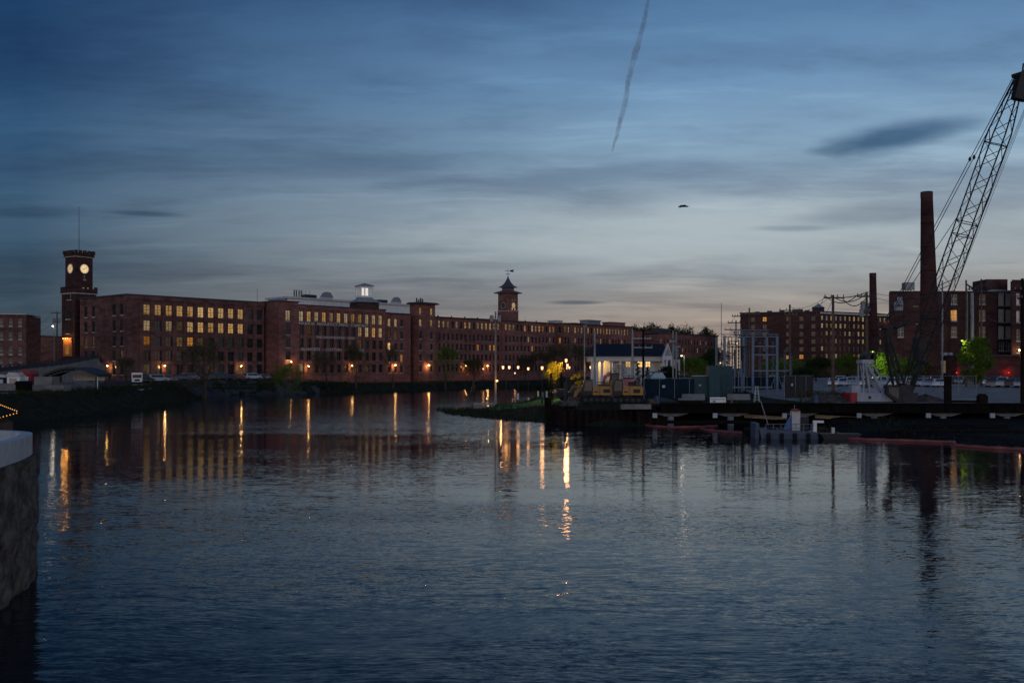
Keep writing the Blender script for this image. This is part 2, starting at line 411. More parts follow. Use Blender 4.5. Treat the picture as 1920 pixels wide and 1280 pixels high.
# ------------------------------------------------------------------ water and ground
import numpy as np
def gp(px, py): g = G(px, py); return (g.x, g.y)
SHORE = [gp(100,785), gp(200,772), gp(300,760), gp(345,753), gp(374,748), gp(405,741.5), gp(450,740), gp(600,737), gp(700,735), gp(800,733), gp(850,730.5), gp(930,728.5), gp(1010,727.5),
         gp(1034,730), (X_(1037,200),200), (X_(1020,188),188), (X_(962,185),185), (X_(955,168),168), (X_(925,161),161), (X_(888,156),156), (X_(860,155),155), (X_(835,156.5),156.5), gp(815,768), gp(822,773), gp(845,778), gp(900,784), gp(960,789), gp(1030,794),
         gp(1130,799), gp(1200,799), (17.0,113.2), (35.2,113.2), gp(1572,816), gp(1680,821), gp(1790,824.5), gp(1925,838), (47,60), (60,20), (70,-60), (-80,-60), (-95,0), (-92,60), (-78,100)]
def sdist(X, Y):
    poly = SHORE; n = len(poly); dm = np.full(X.shape, 1e9); ins = np.zeros(X.shape, bool)
    for i in range(n):
        x0, y0 = poly[i]; x1, y1 = poly[(i+1) % n]
        ex, ey = x1-x0, y1-y0; tt = np.clip(((X-x0)*ex+(Y-y0)*ey)/(ex*ex+ey*ey), 0, 1)
        dm = np.minimum(dm, np.hypot(X-x0-tt*ex, Y-y0-tt*ey))
        c = ((y0 > Y) != (y1 > Y)) & (X < (x1-x0)*(Y-y0)/((y1-y0) if y1 != y0 else 1e-9)+x0)
        ins ^= c
    return np.where(ins, -dm, dm)
def sm(x): x = np.clip(x, 0, 1); return x*x*(3-2*x)
def landh(X, Y):
    X = np.asarray(X, float); Y = np.asarray(Y, float)
    d = sdist(X, Y)
    hl = 2.3 + 0.75*sm((-X-42)/14) + 0.6*sm((-X-42)/35)*sm((Y-190)/45)
    hl = np.where((X > 9) & (Y < 150), 0.35+0.45*sm((Y-95)/18)+1.5*sm((Y-115.5)/2.0), hl)
    pen = sm((9-X)/5)*(X > -30)*(Y < 205)
    hl = hl*(1-pen) + pen*(1.35+0.85*sm((Y-140)/55))
    hl = hl + 1.0*sm((X-9)/10)*sm((Y-138)/26)
    w = np.where((X < -50) & (Y < 222), 6.5, np.where(Y > 200, 3.0, 3.2+11*sm((7-X)/6)))
    wob = 0.25*np.sin(X*0.9+np.sin(Y*0.37)*2)*np.sin(Y*0.6+X*0.21)
    h = np.where(d > 0, hl*sm((d+wob*2)/w + 0.03), np.maximum(-2.0, -0.05+d*0.5))
    return h
def hz(x, y): return float(landh(np.array([x]), np.array([y]))[0])
def axis(lo, hi, st, far):
    a = list(np.arange(lo, hi+st, st)); s = st; b = a[-1]; up = []
    while b < far: s *= 1.5; b += s; up.append(b)
    s = st; b = a[0]; dn = []
    while b > -far: s *= 1.5; b -= s; dn.append(b)
    return np.array(dn[::-1]+a+up)
ax = axis(-130, 110, 1.5, 9000); ay = axis(-40, 350, 1.5, 9000)
GX, GY = np.meshgrid(ax, ay); GZ = landh(GX, GY)
nv = [tuple(map(float, p)) for p in zip(GX.ravel(), GY.ravel(), GZ.ravel())]
W_ = len(ax); H_ = len(ay)
fc = [(j*W_+i, j*W_+i+1, (j+1)*W_+i+1, (j+1)*W_+i) for j in range(H_-1) for i in range(W_-1)]
SOIL = pbr('bank_soil', (0.024, 0.024, 0.016), 0.95, 0.5, 0.5, bump=0.5, obj=False)
me = D.meshes.new('ground'); me.from_pydata(nv, [], fc); me.materials.append(SOIL); me.update()
me.polygons.foreach_set('use_smooth', [True]*len(me.polygons))
tag(link('ground', me), kind='structure')

m, n, out = newmat('river_water')
geo = n.node('ShaderNodeNewGeometry').outputs['Position']
b = n.node('ShaderNodeBsdfPrincipled')
b.inputs['Base Color'].default_value = (0.004, 0.010, 0.016, 1); b.inputs['Roughness'].default_value = 0.015
b.inputs['IOR'].default_value = 1.23; b.inputs['Specular IOR Level'].default_value = 0.5
px_, py_, pz_ = n.sep(geo)[:3]
wrp = n.vm('ADD', geo, n.vm('MULTIPLY', n.vm('SUBTRACT', n.noise(geo, 0.12, 2, 0.5, out=1), (0.5,0.5,0.5)), (6, 3, 0)))
s1 = n.vm('SUBTRACT', n.noise(n.map(wrp, (1.9, 7.5, 1), (0,0,R(4))), 1.0, 3, 0.62, out=1), (0.5,0.5,0.5))
s2 = n.vm('SUBTRACT', n.noise(n.map(wrp, (5.5, 20.0, 1), (0,0,R(-6)), (9,4,0)), 1.0, 2, 0.6, out=1), (0.5,0.5,0.5))
s3 = n.vm('SUBTRACT', n.noise(n.map(geo, (0.5, 2.1, 1), (0,0,R(8)), (3,1,0)), 1.0, 2, 0.5, out=1), (0.5,0.5,0.5))
patch = n.noise(n.map(geo, (0.035, 0.09, 1), (0,0,R(10))), 1.0, 4, 0.6)
edge = n.m('ADD', py_, n.m('MULTIPLY', n.m('SUBTRACT', n.noise(n.map(geo, (0.12, 0.5, 1)), 1.0, 4, 0.6), 0.5), 22.0))
edge = n.m('SUBTRACT', edge, n.m('MULTIPLY', px_, -0.35))
near = n.smooth(edge, 56.0, 42.0)
far_ = n.smooth(py_, 150.0, 215.0)
amp = n.m('ADD', n.m('ADD', 0.115, n.m('MULTIPLY', near, 0.16)), n.m('MULTIPLY', far_, 0.02))
amp = n.m('MULTIPLY', amp, n.ramp(patch, [(0.36, 0.5), (0.64, 1.45)]))
gust = n.m('MULTIPLY', n.smooth(n.m('ADD', py_, n.m('MULTIPLY', n.m('SUBTRACT', patch, 0.5), 40.0)), 88.0, 112.0), n.smooth(n.m('ADD', px_, n.m('MULTIPLY', n.m('SUBTRACT', patch, 0.5), 30.0)), -48.0, -20.0))
amp = n.m('ADD', amp, n.m('MULTIPLY', gust, 0.20))
sl = n.vm('ADD', n.vm('ADD', s1, n.vm('MULTIPLY', s2, (0.8,0.8,0))), n.vm('MULTIPLY', s3, (0.34,0.34,0)))
sl = n.vm('MULTIPLY', sl, n.comb(n.m('MULTIPLY', amp, 0.55), amp, 0.0))
sx, sy, _z = n.sep(sl)[:3]
sy = n.m('SUBTRACT', sy, n.m('MULTIPLY', gust, 0.022))
nn = n.vm('NORMALIZE', n.comb(sx, sy, 1.0))
n.l.new(nn, b.inputs['Normal']); n.l.new(b.outputs[0], out.inputs[0])
wm = MB(); wm.add([(-400,-100,0),(300,-100,0),(300,360,0),(-400,360,0)], [(0,1,2,3)])
tag(wm.build('water', m), kind='structure')

def offs(poly, d):
    return poly
# parking, lawn, roads as sheets that drape on the ground
def sheet(name, pts, mat, dz, step=3.0):
    """polygon drawn on the ground, subdivided so that it follows the land"""
    xs = [p[0] for p in pts]; ysv = [p[1] for p in pts]
    gx = np.arange(min(xs), max(xs)+step, step); gy = np.arange(min(ysv), max(ysv)+step, step)
    def inside(x, y):
        c = False
        for i in range(len(pts)):
            x0, y0 = pts[i]; x1, y1 = pts[(i+1) % len(pts)]
            if (y0 > y) != (y1 > y) and x < (x1-x0)*(y-y0)/(y1-y0)+x0: c = not c
        return c
    QX, QY = np.meshgrid(gx, gy); QZ = landh(QX, QY)+dz
    mb = MB(); idx = {}
    for j in range(len(gy)-1):
        for i in range(len(gx)-1):
            if inside(gx[i]+step/2, gy[j]+step/2):
                q = []
                for a_, b_ in ((i,j),(i+1,j),(i+1,j+1),(i,j+1)):
                    if (a_,b_) not in idx: idx[(a_,b_)] = len(mb.v); mb.v.append((float(gx[a_]), float(gy[b_]), float(QZ[b_,a_])))
                    q.append(idx[(a_,b_)])
                mb.f.append(tuple(q))
    o = mb.build(name, mat); tag(o, kind='structure'); return o
def g2(px, py, z): q = G(px, py, z); return (q.x, q.y)
sheet('parking_ground', [(38,118),(130,118),(200,330),(30,330),(32,190)], GRAVEL, 0.03, 3.0)
sheet('mill_parking_ground', [(-100,190),(-74,190),(-70,214),(-60,240),(-48,262),(-70,262),(-92,232)], ASPH, 0.03, 2.0)
sheet('park_lawn', [g2(905,754,1.5), g2(930,759,1.35), g2(1010,760,1.4), g2(1060,757,1.7), (9,150)][::1]+[(12,184), (X_(968,183),183), g2(968,744,1.9)], GRASS, 0.03, 1.0)
sheet('park_path', [g2(876,752,1.6), g2(905,753.5,1.5), g2(960,747,1.9), g2(1010,741.5,2.1), g2(1010,739.5,2.1), g2(955,744,1.9), g2(890,749,1.7)], PATH, 0.05, 0.6)

sheet('dark_bank_sheet', [(20,110),(20,116.3),(90,116.3),(90,50),(34,60),(30,100)], pbr('black_bank', (0.009,0.008,0.008), 0.95, 0.5, 0.6), 0.04, 0.9)  # near-black sheet laid over the right bank
# ------------------------------------------------------------------ buildings in the mill frame
PHI = R(40.4); DX, DY = math.sin(PHI), math.cos(PHI); RZ = math.atan2(DY, DX)
OX, OY = X_(238, 236.0), 236.0
def U(px, v):
    k = (px-960)/F; oy = OY+v*DX; ox = OX-v*DY
    return (k*oy-ox)/(DX-k*DY)
def V(px, u):
    k = (px-960)/F; ox = OX+u*DX; oy = OY+u*DY
    return (k*oy-ox)/(-DY-k*DX)
def W2(u, v): return (OX+u*DX-v*DY, OY+u*DY+v*DX)
def ZZ(py, u, v): return CZ+(HY-py)/F*W2(u, v)[1]
_wc = {}
def winmeshes(w, h, bars, fm, sill, z0off=0.0):
    key = (round(w,2), round(h,2), bars, fm.name, sill)
    if key in _wc: return _wc[key]
    nx, nz = bars; b = MB(); e = 0.07
    b.box(-w/2, -w/2+e, -0.04, 0.04, 0, h); b.box(w/2-e, w/2, -0.04, 0.04, 0, h)
    b.box(-w/2+e, w/2-e, -0.04, 0.04, 0, e); b.box(-w/2+e, w/2-e, -0.04, 0.04, h-e, h)
    for i in range(1, nx):
        x = -w/2+w*i/nx; t_ = 0.045 if (nx % 2 == 0 and i == nx//2) else 0.02
        b.box(x-t_, x+t_, -0.03, 0.03, e, h-e)
    for i in range(1, nz):
        z = h*i/nz; t_ = 0.05 if i == nz//2 else 0.02
        b.box(-w/2+e, w/2-e, -0.036, 0.026, z-t_, z+t_)
    fr = b.mesh('window_frame', fm)
    pn = MB(); pn.box(-w/2+0.02, w/2-0.02, 0.045, 0.07, 0.02, h-0.02)
    pans = {}
    sl = MB(); sl.box(-w/2-0.12, w/2+0.12, -0.22, 0.1, -0.24, -0.003)
    si = sl.mesh('window_sill', STONE) if sill else None
    _wc[key] = (fr, pn, pans, si)
    return _wc[key]
def add_window(root, Fr, s, z, w, h, pane, bars=(2,4), fm=None, sill=True, back=0.22):
    fm = fm or FRAMED
    fr, pn, pans, si = winmeshes(w, h, bars, fm, sill)
    ox, oy, a = Fr; ca, sa = math.cos(a), math.sin(a); n_ = -back
    o = link('window', fr, root, (ox+s*ca+n_*sa, oy+s*sa-n_*ca, z), a)
    if pane.name not in pans: pans[pane.name] = pn.mesh('window_pane', pane)
    link('pane', pans[pane.name], o)
    if si: link('sill', si, o)
    return o
def facade(wall, root, Fr, L, z0, z1, cols, rows, w, paner, pil=0.0, spa=0.0, depth=0.45, bars=(2,4), fm=None, sill=True, limit=None, stuff=None, skip=()):
    """brick skin of piers and spandrels; windows as children set back in the openings"""
    cols = sorted(cols); edge = 0.0
    for c in cols+[None]:
        x1 = L if c is None else c-w/2
        if x1 > edge+0.01: wall.fbox(Fr, edge, x1, -depth, pil, z0, z1 - (0.9 if pil else 0))
        if c is not None: edge = c+w/2
    if pil: wall.fbox(Fr, -0.1, L+0.1, -depth, pil+0.12, z1-0.9+0.003, z1+0.02)
    rws = sorted(rows); zt = z1 - (0.9 if pil else 0)
    for ci, c in enumerate(cols):
        zb = z0
        for ri, (z, h) in enumerate(rws):
            wall.fbox(Fr, c-w/2, c+w/2, -depth, spa, zb, z); zb = z+h
        wall.fbox(Fr, c-w/2, c+w/2, -depth, spa, zb, zt)
    for ri, (z, h) in enumerate(sorted(rows, reverse=True)):
        for ci, c in enumerate(cols):
            if (ri, ci) in skip:
                wall.fbox(Fr, c-w/2, c+w/2, -depth, spa-0.1, z, z+h); continue
            pm = paner(ri, ci)
            if limit is not None:
                if limit[0] <= 0:
                    fx, fz = stuff; key = pm.name
                    fx.fbox(Fr, c-w/2, c+w/2, -0.28, -0.24, z, z+h) if pm in (GLASSD, GLASSG) else fz.fbox(Fr, c-w/2, c+w/2, -0.28, -0.24, z, z+h)
                    continue
                limit[0] -= 1
            add_window(root, Fr, c, z, w, h, pm, bars, fm, sill)
def mill(name, label, cat, u0, v0, group=None, zb=0.0):
    wx, wy = W2(u0, v0)
    return thing(name, label, cat, (wx, wy, zb), RZ, group)
def wall_lamp(root, x, y, z, power=90, col=(1.0,0.55,0.2), nx=0, ny=-1, head=0.16):
    b = MB(); b.tube([(x, y, z+0.25), (x+nx*0.35, y+ny*0.35, z+0.42), (x+nx*0.75, y+ny*0.75, z+0.25)], 0.035, 5)
    b.lathe([(0.05,0.25),(0.24,0.10),(0.26,0.04)], 8, (x+nx*0.75, y+ny*0.75, z))
    lo = b.build('wall_lamp', DSTEEL, root)
    g = MB(); g.lathe([(0.04,-0.16),(head,-0.08),(head+0.03,0.0),(0.10,0.035)], 8, (x+nx*0.75, y+ny*0.75, z)); g.build('bulb', BULB, lo)
    pointlight('lamp_light', lo, (x+nx*0.75, y+ny*0.75, z-0.35), power, col)
rg = random.Random(7)
def pick(r, *opts):
    q = r.random()*sum(o[1] for o in opts)
    for o, w in opts:
        q -= w
        if q <= 0: return o
    return opts[-1][0]

# ---- the west mill (nearest, five storeys)
Z0, Z1 = 2.9, 23.8
L1 = U(494, 0)
r1 = mill('brick_mill', 'five-storey red brick mill nearest the clock tower with two rows of lit windows', 'mill building', 0, 0)
F1 = (0, 0, 0.0)
c0, c1_ = U(275, 0), U(486, 0)
cols = [c0+(c1_-c0)*i/11 for i in range(12)]; blank = c0-(c1_-c0)/11
sp = (c1_-c0)/11; ww = sp*0.64
rows = [(19.25,2.65),(15.45,2.6),(11.85,2.35),(8.3,2.4),(4.95,2.5)]
def pane1(ri, ci):
    if ri == 0: return LITY if ci <= 9 else GLASSG
    if ri == 1: return [LITW, GLASSG, LITW, LITD, LITY, LITY, LITY, LITY, LITY, LITY, GLASSD, GLASSD][ci] if ci not in (0,) else LITW
    if ri == 2: return [LITO, GLASSG, GLASSD, LITD, LITO, LITD, GLASSD, GLASSG, GLASSG, GLASSG, GLASSD, GLASSD][ci]
    if ri == 3: return GLASSD if ci not in (9,) else GLASSG
    return [LITD, GLASSG, GLASSG, GLASSD, GLASSD, GLASSG, LITD, GLASSG, GLASSD, LITD, GLASSG, GLASSD][ci]
w1 = MB()
facade(w1, r1, F1, L1, Z0, Z1, [blank]+cols, rows, ww, lambda ri, ci: pane1(ri, ci-1), 0.28, 0.05, skip={(i, 0) for i in range(5)})
Lv = V(150, 0)
FS = (0, Lv, R(-90))
sc_ = [Lv-V(p, 0) for p in (161, 175, 197, 214, 228)]
rs = random.Random(3)
def pane1s(ri, ci):
    if (ri, ci) in ((2,0),(2,1)): return LITD
    if (ri, ci) == (3,4): return LITD
    return GLASSD if rs.random() < 0.7 else GLASSG
facade(w1, r1, FS, Lv, Z0, Z1, sc_, rows, 1.5, pane1s, 0.0, -0.1, skip={(i, 2) for i in range(5)})
w1.box(0.46, L1, 0.46, Lv, Z0, Z1-0.4)
w1.box(L1-0.5, L1, Lv-8, Lv, Z0, Z1)
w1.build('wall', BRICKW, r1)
b = MB(); b.box(-0.35, L1+0.2, -0.45, Lv, Z1+0.024, Z1+0.34); b.build('roof', ROOFD, r1)
for px, pw in ((305, 110), (448, 110)):
    wall_lamp(r1, U(px, 0), -0.3, 7.1, pw)
wall_lamp(r1, -0.02, V(207, 0), 7.1, 90, nx=-1, ny=0)
# ---- middle mill with painted lettering
VB = -5.4; ZB0 = 2.3; ZB1 = 23.35
uA, uB, uC = U(522, VB), U(558, VB), U(721, VB)
r2 = mill('brick_mill', 'red brick mill with white company lettering painted between its window rows', 'mill building', uA, VB)
rows2 = [(19.1,2.75),(15.4,2.75),(12.0,2.5),(8.7,2.35),(5.3,2.3)]
F2 = (0, 0, 0.0)
w2 = MB()
r_ = random.Random(11)
facade(w2, r2, (0,-0.25,0), uB-uA, ZB0, ZB1+0.75, [U(539, VB)-uA], rows2, 1.55, lambda ri, ci: [LITW, GLASSG, GLASSG, GLASSD, LITW][ri], 0.0, -0.15)
c0, c1_ = U(564.5, VB), U(713, VB)
cols = [c0+(c1_-c0)*i/11-uB for i in range(12)]; ww = (c1_-c0)/11*0.62
def pane2(ri, ci):
    if ri == 0: return LITY if ci in (1,3,5,7,8) else LITW
    if ri == 1: return [GLASSG, LITD, GLASSG, GLASSD, GLASSG, GLASSG, GLASSG, GLASSG, LITW, LITW, LITY, LITW][ci]
    if ri == 2: return [GLASSD, GLASSD, GLASSG, GLASSD, GLASSD, GLASSD, GLASSD, GLASSG, LITD, GLASSG, GLASSD, GLASSD][ci]
    if ri == 3: return GLASSG if ci in (0,2,3,11) else GLASSD
    return [LITW, LITD, GLASSD, GLASSD, GLASSD, GLASSD, GLASSG, LITD, GLASSG, LITD, GLASSD, GLASSD][ci]
FB = (uB-uA, 0, 0.0)
facade(w2, r2, FB, uC-uB, ZB0, ZB1, cols, rows2, ww, pane2, 0.26, 0.05)
FSB = (0, 12.0, R(-90))
facade(w2, r2, FSB, 12.0-0.3, ZB0, ZB1+0.75, [], [], 1, None)
w2.box(0.46, uC-uA, 0.46, 20, ZB0, ZB1-0.4)
w2.box(uC-uA-0.45, uC-uA, 0.46, 6, ZB0, ZB1)
w2.build('wall', BRICK, r2)
b = MB(); b.box(-0.3, uB-uA+0.3, -0.6, 12, ZB1+0.78, ZB1+1.02); b.box(uB-uA+0.31, uC-uA+0.3, -0.5, 20, ZB1+0.03, ZB1+0.32); b.build('roof', ROOFD, r2)
PAINTW = pbr('faded_sign_paint', (0.50, 0.50, 0.49), 0.9, 0.35, 3.0)
for txt, pa, pb, zc_, sz in (('NASHUA  MANUFACTURING  COMPANY', 559, 689, 18.55, 1.1), ('INCORPORATED  1823', 593, 663, 15.0-0.05, 0.85), ('BLANKETS  -  COTTON  -  FLANNELS', 564, 681, 11.62, 1.05)):
    ua, ub = U(pa, VB)-uA, U(pb, VB)-uA
    me_ = textmesh(txt, sz, PAINTW, 'painted_lettering', 0.02, 0.012, ub-ua)
    link('painted_lettering', me_, r2, ((ua+ub)/2, -0.29, zc_))
for px, py in ((574, 686), (656, 685)):
    wall_lamp(r2, U(px, VB)-uA, -0.28, ZZ(py, U(px,VB), VB), 110)
wall_lamp(r2, U(541, VB)-uA, -0.27, ZZ(678, U(540,VB), VB), 150, head=0.22)
# ---- link block and stair tower
VC = -4.4; uD = U(770, VC)
r3 = mill('brick_mill', 'narrow recessed red brick block between the lettered mill and the stair tower', 'mill building', uC, VC)
w3 = MB(); L3 = uD-uC
rows3 = [(18.9,2.2),(15.3,2.1),(11.9,2.1),(8.5,2.1),(5.2,2.0)]
pp = {(0,0): LITW, (0,1): LITW, (1,0): LITD, (1,1): LITD, (2,0): LITH, (3,2): LITO}
facade(w3, r3, (0,0,0), L3, ZB0, 22.6, [U(p, VC)-uC for p in (730, 742, 753)], rows3, 1.15, lambda ri, ci: pp.get((ri, ci), GLASSD), 0, -0.1, bars=(2,4))
w3.box(0.0, L3, 0.46, 16, ZB0, 22.2); w3.build('wall', BRICK, r3)
b = MB(); b.box(-0.0, L3, -0.4, 16, 22.61, 22.9); b.build('roof', ROOFD, r3)
wall_lamp(r3, U(738, VC)-uC, -0.02, ZZ(684, U(738,VC), VC), 150, head=0.22)
VT = -6.2; uT0, uT1 = U(785, VT), U(816, VT)
dT = W2(uT0, VT)[1]; zT = CZ+(690-569.5)/F*dT
r4 = mill('stair_tower', 'square red brick stair tower with overhanging flat roof rising above the mills', 'stair tower', uT0, VT)
w4 = MB(); L4 = uT1-uT0
zr = lambda y: CZ+(690-y)/F*(dT+2)
rows4 = [(zr(y1), (y1-y0)/F*dT) for y0, y1 in ((577,590),(599,611),(622,635),(644,656),(664,676),(686,697))]
p4 = {(0,0): LITY, (0,1): LITY, (1,0): LITW, (1,1): LITY}
facade(w4, r4, (0,0,0), L4, ZB0, zT, [U(788.5,VT)-uT0, U(809,VT)-uT0], rows4, 1.1, lambda ri, ci: p4.get((ri, ci), GLASSD), 0, -0.1)
dv = V(768, uT0)-VT
facade(w4, r4, (0, dv, R(-90)), dv-0.46, ZB0, zT, [], [], 1, None)
w4.box(0.46, L4, 0.46, dv, ZB0, zT-0.2); w4.build('wall', BRICK, r4)
b = MB(); b.box(-0.9, L4+0.9, -0.9, dv+0.6, zT+0.004, zT+0.35); b.box(-0.5, L4+0.5, -0.5, dv+0.4, zT+0.35, zT+0.6); b.build('roof', ROOFD, r4)
b = MB()
for k, hh in ((0.6,1.3),(1.5,0.9),(2.3,1.4),(3.1,1.1)): b.box(k, k+0.3, 1.5, 1.8, zT+0.6, zT+0.6+hh)
b.build('vent_pipes', DSTEEL, r4)
wall_lamp(r4, U(800.5, VT)-uT0, -0.02, ZZ(684, uT0, VT), 170, head=0.22)
# ---- the long mill
VL = 2.0; uL0, uL1 = U(813, VL), U(1044, VL); zL = 22.7
r5 = mill('brick_mill', 'long low red brick mill with a clock tower rising behind its roof', 'mill building', uL0, VL)
L5 = uL1-uL0; c0 = U(823.7, VL)-uL0; nwin = int((L5-c0-1.0)/2.05)+1
cols = [c0+2.05*i for i in range(nwin)]
rowsL = [(19.5,2.2),(15.6,2.1),(12.4,2.0),(9.2,1.9),(5.5,2.3)]
r_ = random.Random(5); w5 = MB(); lim = [100]; st = (MB(), MB())
def pane5(ri, ci):
    if ri == 0: return pick(r_, (LITY,5),(LITW,5),(GLASSD,1)) if ci < 14 else pick(r_, (LITY,4),(LITW,4),(GLASSD,3))
    if ri == 1: return pick(r_, (GLASSD,6),(GLASSG,2),(LITW,3 if ci > 15 else 0))
    if ri == 2: return pick(r_, (GLASSD,7),(GLASSG,2),(LITO,0.7))
    return pick(r_, (GLASSD,7),(GLASSG,2))
facade(w5, r5, (0,0,0), L5, 1.6, zL, cols, rowsL, 1.05, pane5, 0, 0, bars=(2,2), limit=lim, stuff=st)
w5.box(0.0, L5, 0.46, 18, 1.6, zL-0.3)
up_ = U(941, VL)-uL0
w5.fbox((0,0,0), up_-0.5, up_+0.5, 0.003, 0.5, 1.6, zL-0.5)
w5.build('wall', BRICK, r5)
for nm, mb_, mt in (('lower_windows', st[0], GLASSD), ('lower_lit_windows', st[1], LITD)):
    if mb_.f: tag(mb_.build(nm, mt, r5), kind='stuff')
b = MB(); b.box(-0.1, L5+0.3, -0.5, 18, zL+0.01, zL+0.32)
for q in range(9): b.box(4+q*6.3, 4.35+q*6.3, 2, 2.3, zL+0.32, zL+0.9)
b.box(24, 40, 6, 11, zL+0.32, zL+0.9)
b.build('roof', ROOFD, r5)
for px in (870.5, 911): wall_lamp(r5, U(px, VL)-uL0, -0.02, ZZ(685.5, U(px,VL), VL), 150, head=0.2)
b = MB(); wx = U(870.5, VL)-uL0
# ---- far mill
VF = -1.5; uF0, uF1 = U(1056.5, VF), U(1184, VF); dF = W2(uF0, VF)[1]; zF = CZ+83.2/F*dF
r6 = mill('brick_mill', 'farther red brick mill stepping forward past the long mill with ventilation boxes on its roof', 'mill building', uF0, VF)
L6 = uF1-uF0; w6 = MB(); c0 = U(1060, VF)-uF0; c1_ = U(1177, VF)-uF0
cols = [c0+(c1_-c0)*i/20 for i in range(21)]; cols.pop(2)
def pane6(ri, ci):
    if ri == 0: return pick(r_, (LITY,6),(LITW,5),(GLASSD,1))
    if ri == 1: return pick(r_, (LITW,6),(LITD,2),(GLASSD,4))
    return pick(r_, (GLASSD,7),(GLASSG,2),(LITD,0.5))
facade(w6, r6, (0,0,0), L6, 1.6, zF, cols, rowsL, 1.0, pane6, 0, 0, bars=(2,2))
dv = V(1042, uF0)-VF
facade(w6, r6, (0, dv, R(-90)), dv-0.46, 1.6, zF, [dv*0.5], rowsL[:2], 1.0, lambda a_, b_: LITO if a_ == 1 else GLASSD)
w6.box(0.46, L6, 0.46, max(dv, 14), 1.6, zF-0.3); w6.build('wall', BRICK, r6)
b = MB(); b.box(-0.2, L6+0.4, -0.5, 14, zF+0.01, zF+0.35); b.build('roof', ROOFD, r6)
def rooft(name, px0, px1, py0, py1, u_v, root, u0, v0, mat, dpt=4):
    a, c = U(px0, u_v)-u0, U(px1, u_v)-u0; dd = W2((a+c)/2+u0, u_v)[1]
    b = MB(); z0_, z1_ = CZ+(690-py1)/F*dd, CZ+(690-py0)/F*dd
    b.box(a, c, u_v-v0, u_v-v0+dpt, z0_, z1_-0.35); b.box(a-0.25, c+0.25, u_v-v0-0.25, u_v-v0+dpt+0.25, z1_-0.35, z1_)
    return b.build(name, mat, root)
rooft('rooftop_unit', 1044, 1054, 600.5, 608, 3, r6, uF0, VF, WPALE)
rooft('rooftop_unit', 1103, 1126, 600, 609, 4, r6, uF0, VF, STEEL)
rooft('rooftop_unit', 1145, 1172, 604, 612, 6, r6, uF0, VF, BRICK)
rooft('roof_walkway', 1075, 1098, 605.5, 610, 6, r6, uF0, VF, DSTEEL)
# ---- two farther blocks
for (pa, pb, vv, ytop, lab, seed, nr) in ((1184, 1240, 16, 620.5, 'distant dull brick mill block partly hidden by the dark gabled roof', 21, 26), (1236, 1346, 8, 625, 'most distant red brick mill block left of the substation frames', 22, 34)):
    ua, ub = U(pa, vv), U(pb, vv); dd = W2(ua, vv)[1]; zt = CZ+(690-ytop)/F*dd
    rr = mill('brick_mill', lab, 'mill building', ua, vv); w = MB(); L = ub-ua; r_ = random.Random(seed)
    n_ = int(L/2.6); cc = [1.6+2.6*i for i in range(n_)]; stf = (MB(), MB())
    facade(w, rr, (0,0,0), L, 1.6, zt, cc, [(zt-4.4,2),(zt-8,2),(zt-11.6,2)], 1.0, lambda ri, ci: pick(r_, (GLASSD,9),(GLASSG,3),(LITW,1.2 if ri < 2 else 0)), bars=(2,2), sill=False, limit=[96], stuff=stf)
    w.box(0.0, L, 0.46, 14, 1.6, zt-0.3); w.build('wall', BRICK, rr)
    if seed == 21: facade(MB(), rr, (0,0,0), 1, 0, 1, [], [], 1, None)
    b = MB(); b.box(-0.2, L+0.3, -0.4, 14, zt+0.01, zt+0.4); b.box(L*0.15, L*0.32, 5, 9, zt+0.4, zt+(2.6 if seed == 22 else 1.2)); b.build('roof', ROOFD, rr)
    for nm, mb_, mt in (('lower_windows', stf[0], GLASSD), ('lower_lit_windows', stf[1], LITD)):
        if mb_.f: tag(mb_.build(nm, mt, rr), kind='stuff')
# ---- rear building with the long pale penthouse
VR = 24.0; ua, ub = U(538, VR), U(768, VR)
rr = mill('penthouse_building', 'long pale rooftop penthouse with lit little windows and curved gables behind the lettered mill', 'building', ua, VR)
d0 = W2(ua, VR)[1]; d1 = W2(ub, VR)[1]; zt = CZ+(690-556)/F*d0
zt2 = CZ+(690-572)/F*d1; ztm = (zt+zt2)/2; L = ub-ua
w = MB(); w.box(0, L, 0.3, 14, 3, 21.3); w.build('wall', BRICK, rr)
w = MB(); w.box(0.2, L-0.2, 0.0, 10, 21.35, ztm-0.5); 
w.build('penthouse_wall', WHITE, rr)
b = MB(); b.box(-0.5, L+0.3, -0.5, 10.4, ztm-0.45, ztm+0.15); b.build('cornice', WPALE, rr)
def curved_gable(pa, pb, pt):
    a, c = U(pa, VR)-ua, U(pb, VR)-ua; dd = W2((a+c)/2+ua, VR)[1]; ht = CZ+(690-pt)/F*dd; hb = ztm+0.153
    mid, hw = (a+c)/2, (c-a)/2; H = ht-hb
    pts = [(a, hb), (c, hb), (c, hb+H*0.22)]
    for k in range(9):
        th = math.pi*k/8; pts.append((mid+hw*0.74*math.cos(th), hb+H*0.55+H*0.45*math.sin(th)))
    pts.append((a, hb+H*0.22))
    b = MB(); b.prism_xz(pts, -0.4, 0.3); g = b.build('curved_gable', WPALE, rr)
    b = MB(); b.prism_xz([(p[0]-0.15 if p[0] < mid else p[0]+0.15, p[1]+0.12) for p in pts[2:]][::1], -0.52, -0.403); b.build('gable_coping', ROOFM, g)
    b = MB(); b.box(mid-0.5, mid+0.5, -0.46, -0.41, hb+H*0.35, hb+H*0.8)
    b = MB(); b.box(a-3.6, a-0.1, 1.5, 5, hb, hb+H*0.55); b.build('plant_room', DSTEEL, g)
curved_gable(600, 623, 548); curved_gable(733, 751, 557.5)
PW = (0, 0, 0)
for px in (548, 567, 586, 601, 611, 623, 640, 656, 719, 732, 745):
    add_window(rr, (0,-0.02,0), U(px, VR)-ua, ztm-2.0, 0.8, 1.0, LITH, (2,2), FRAMEW, False, back=0.06)
b = MB()
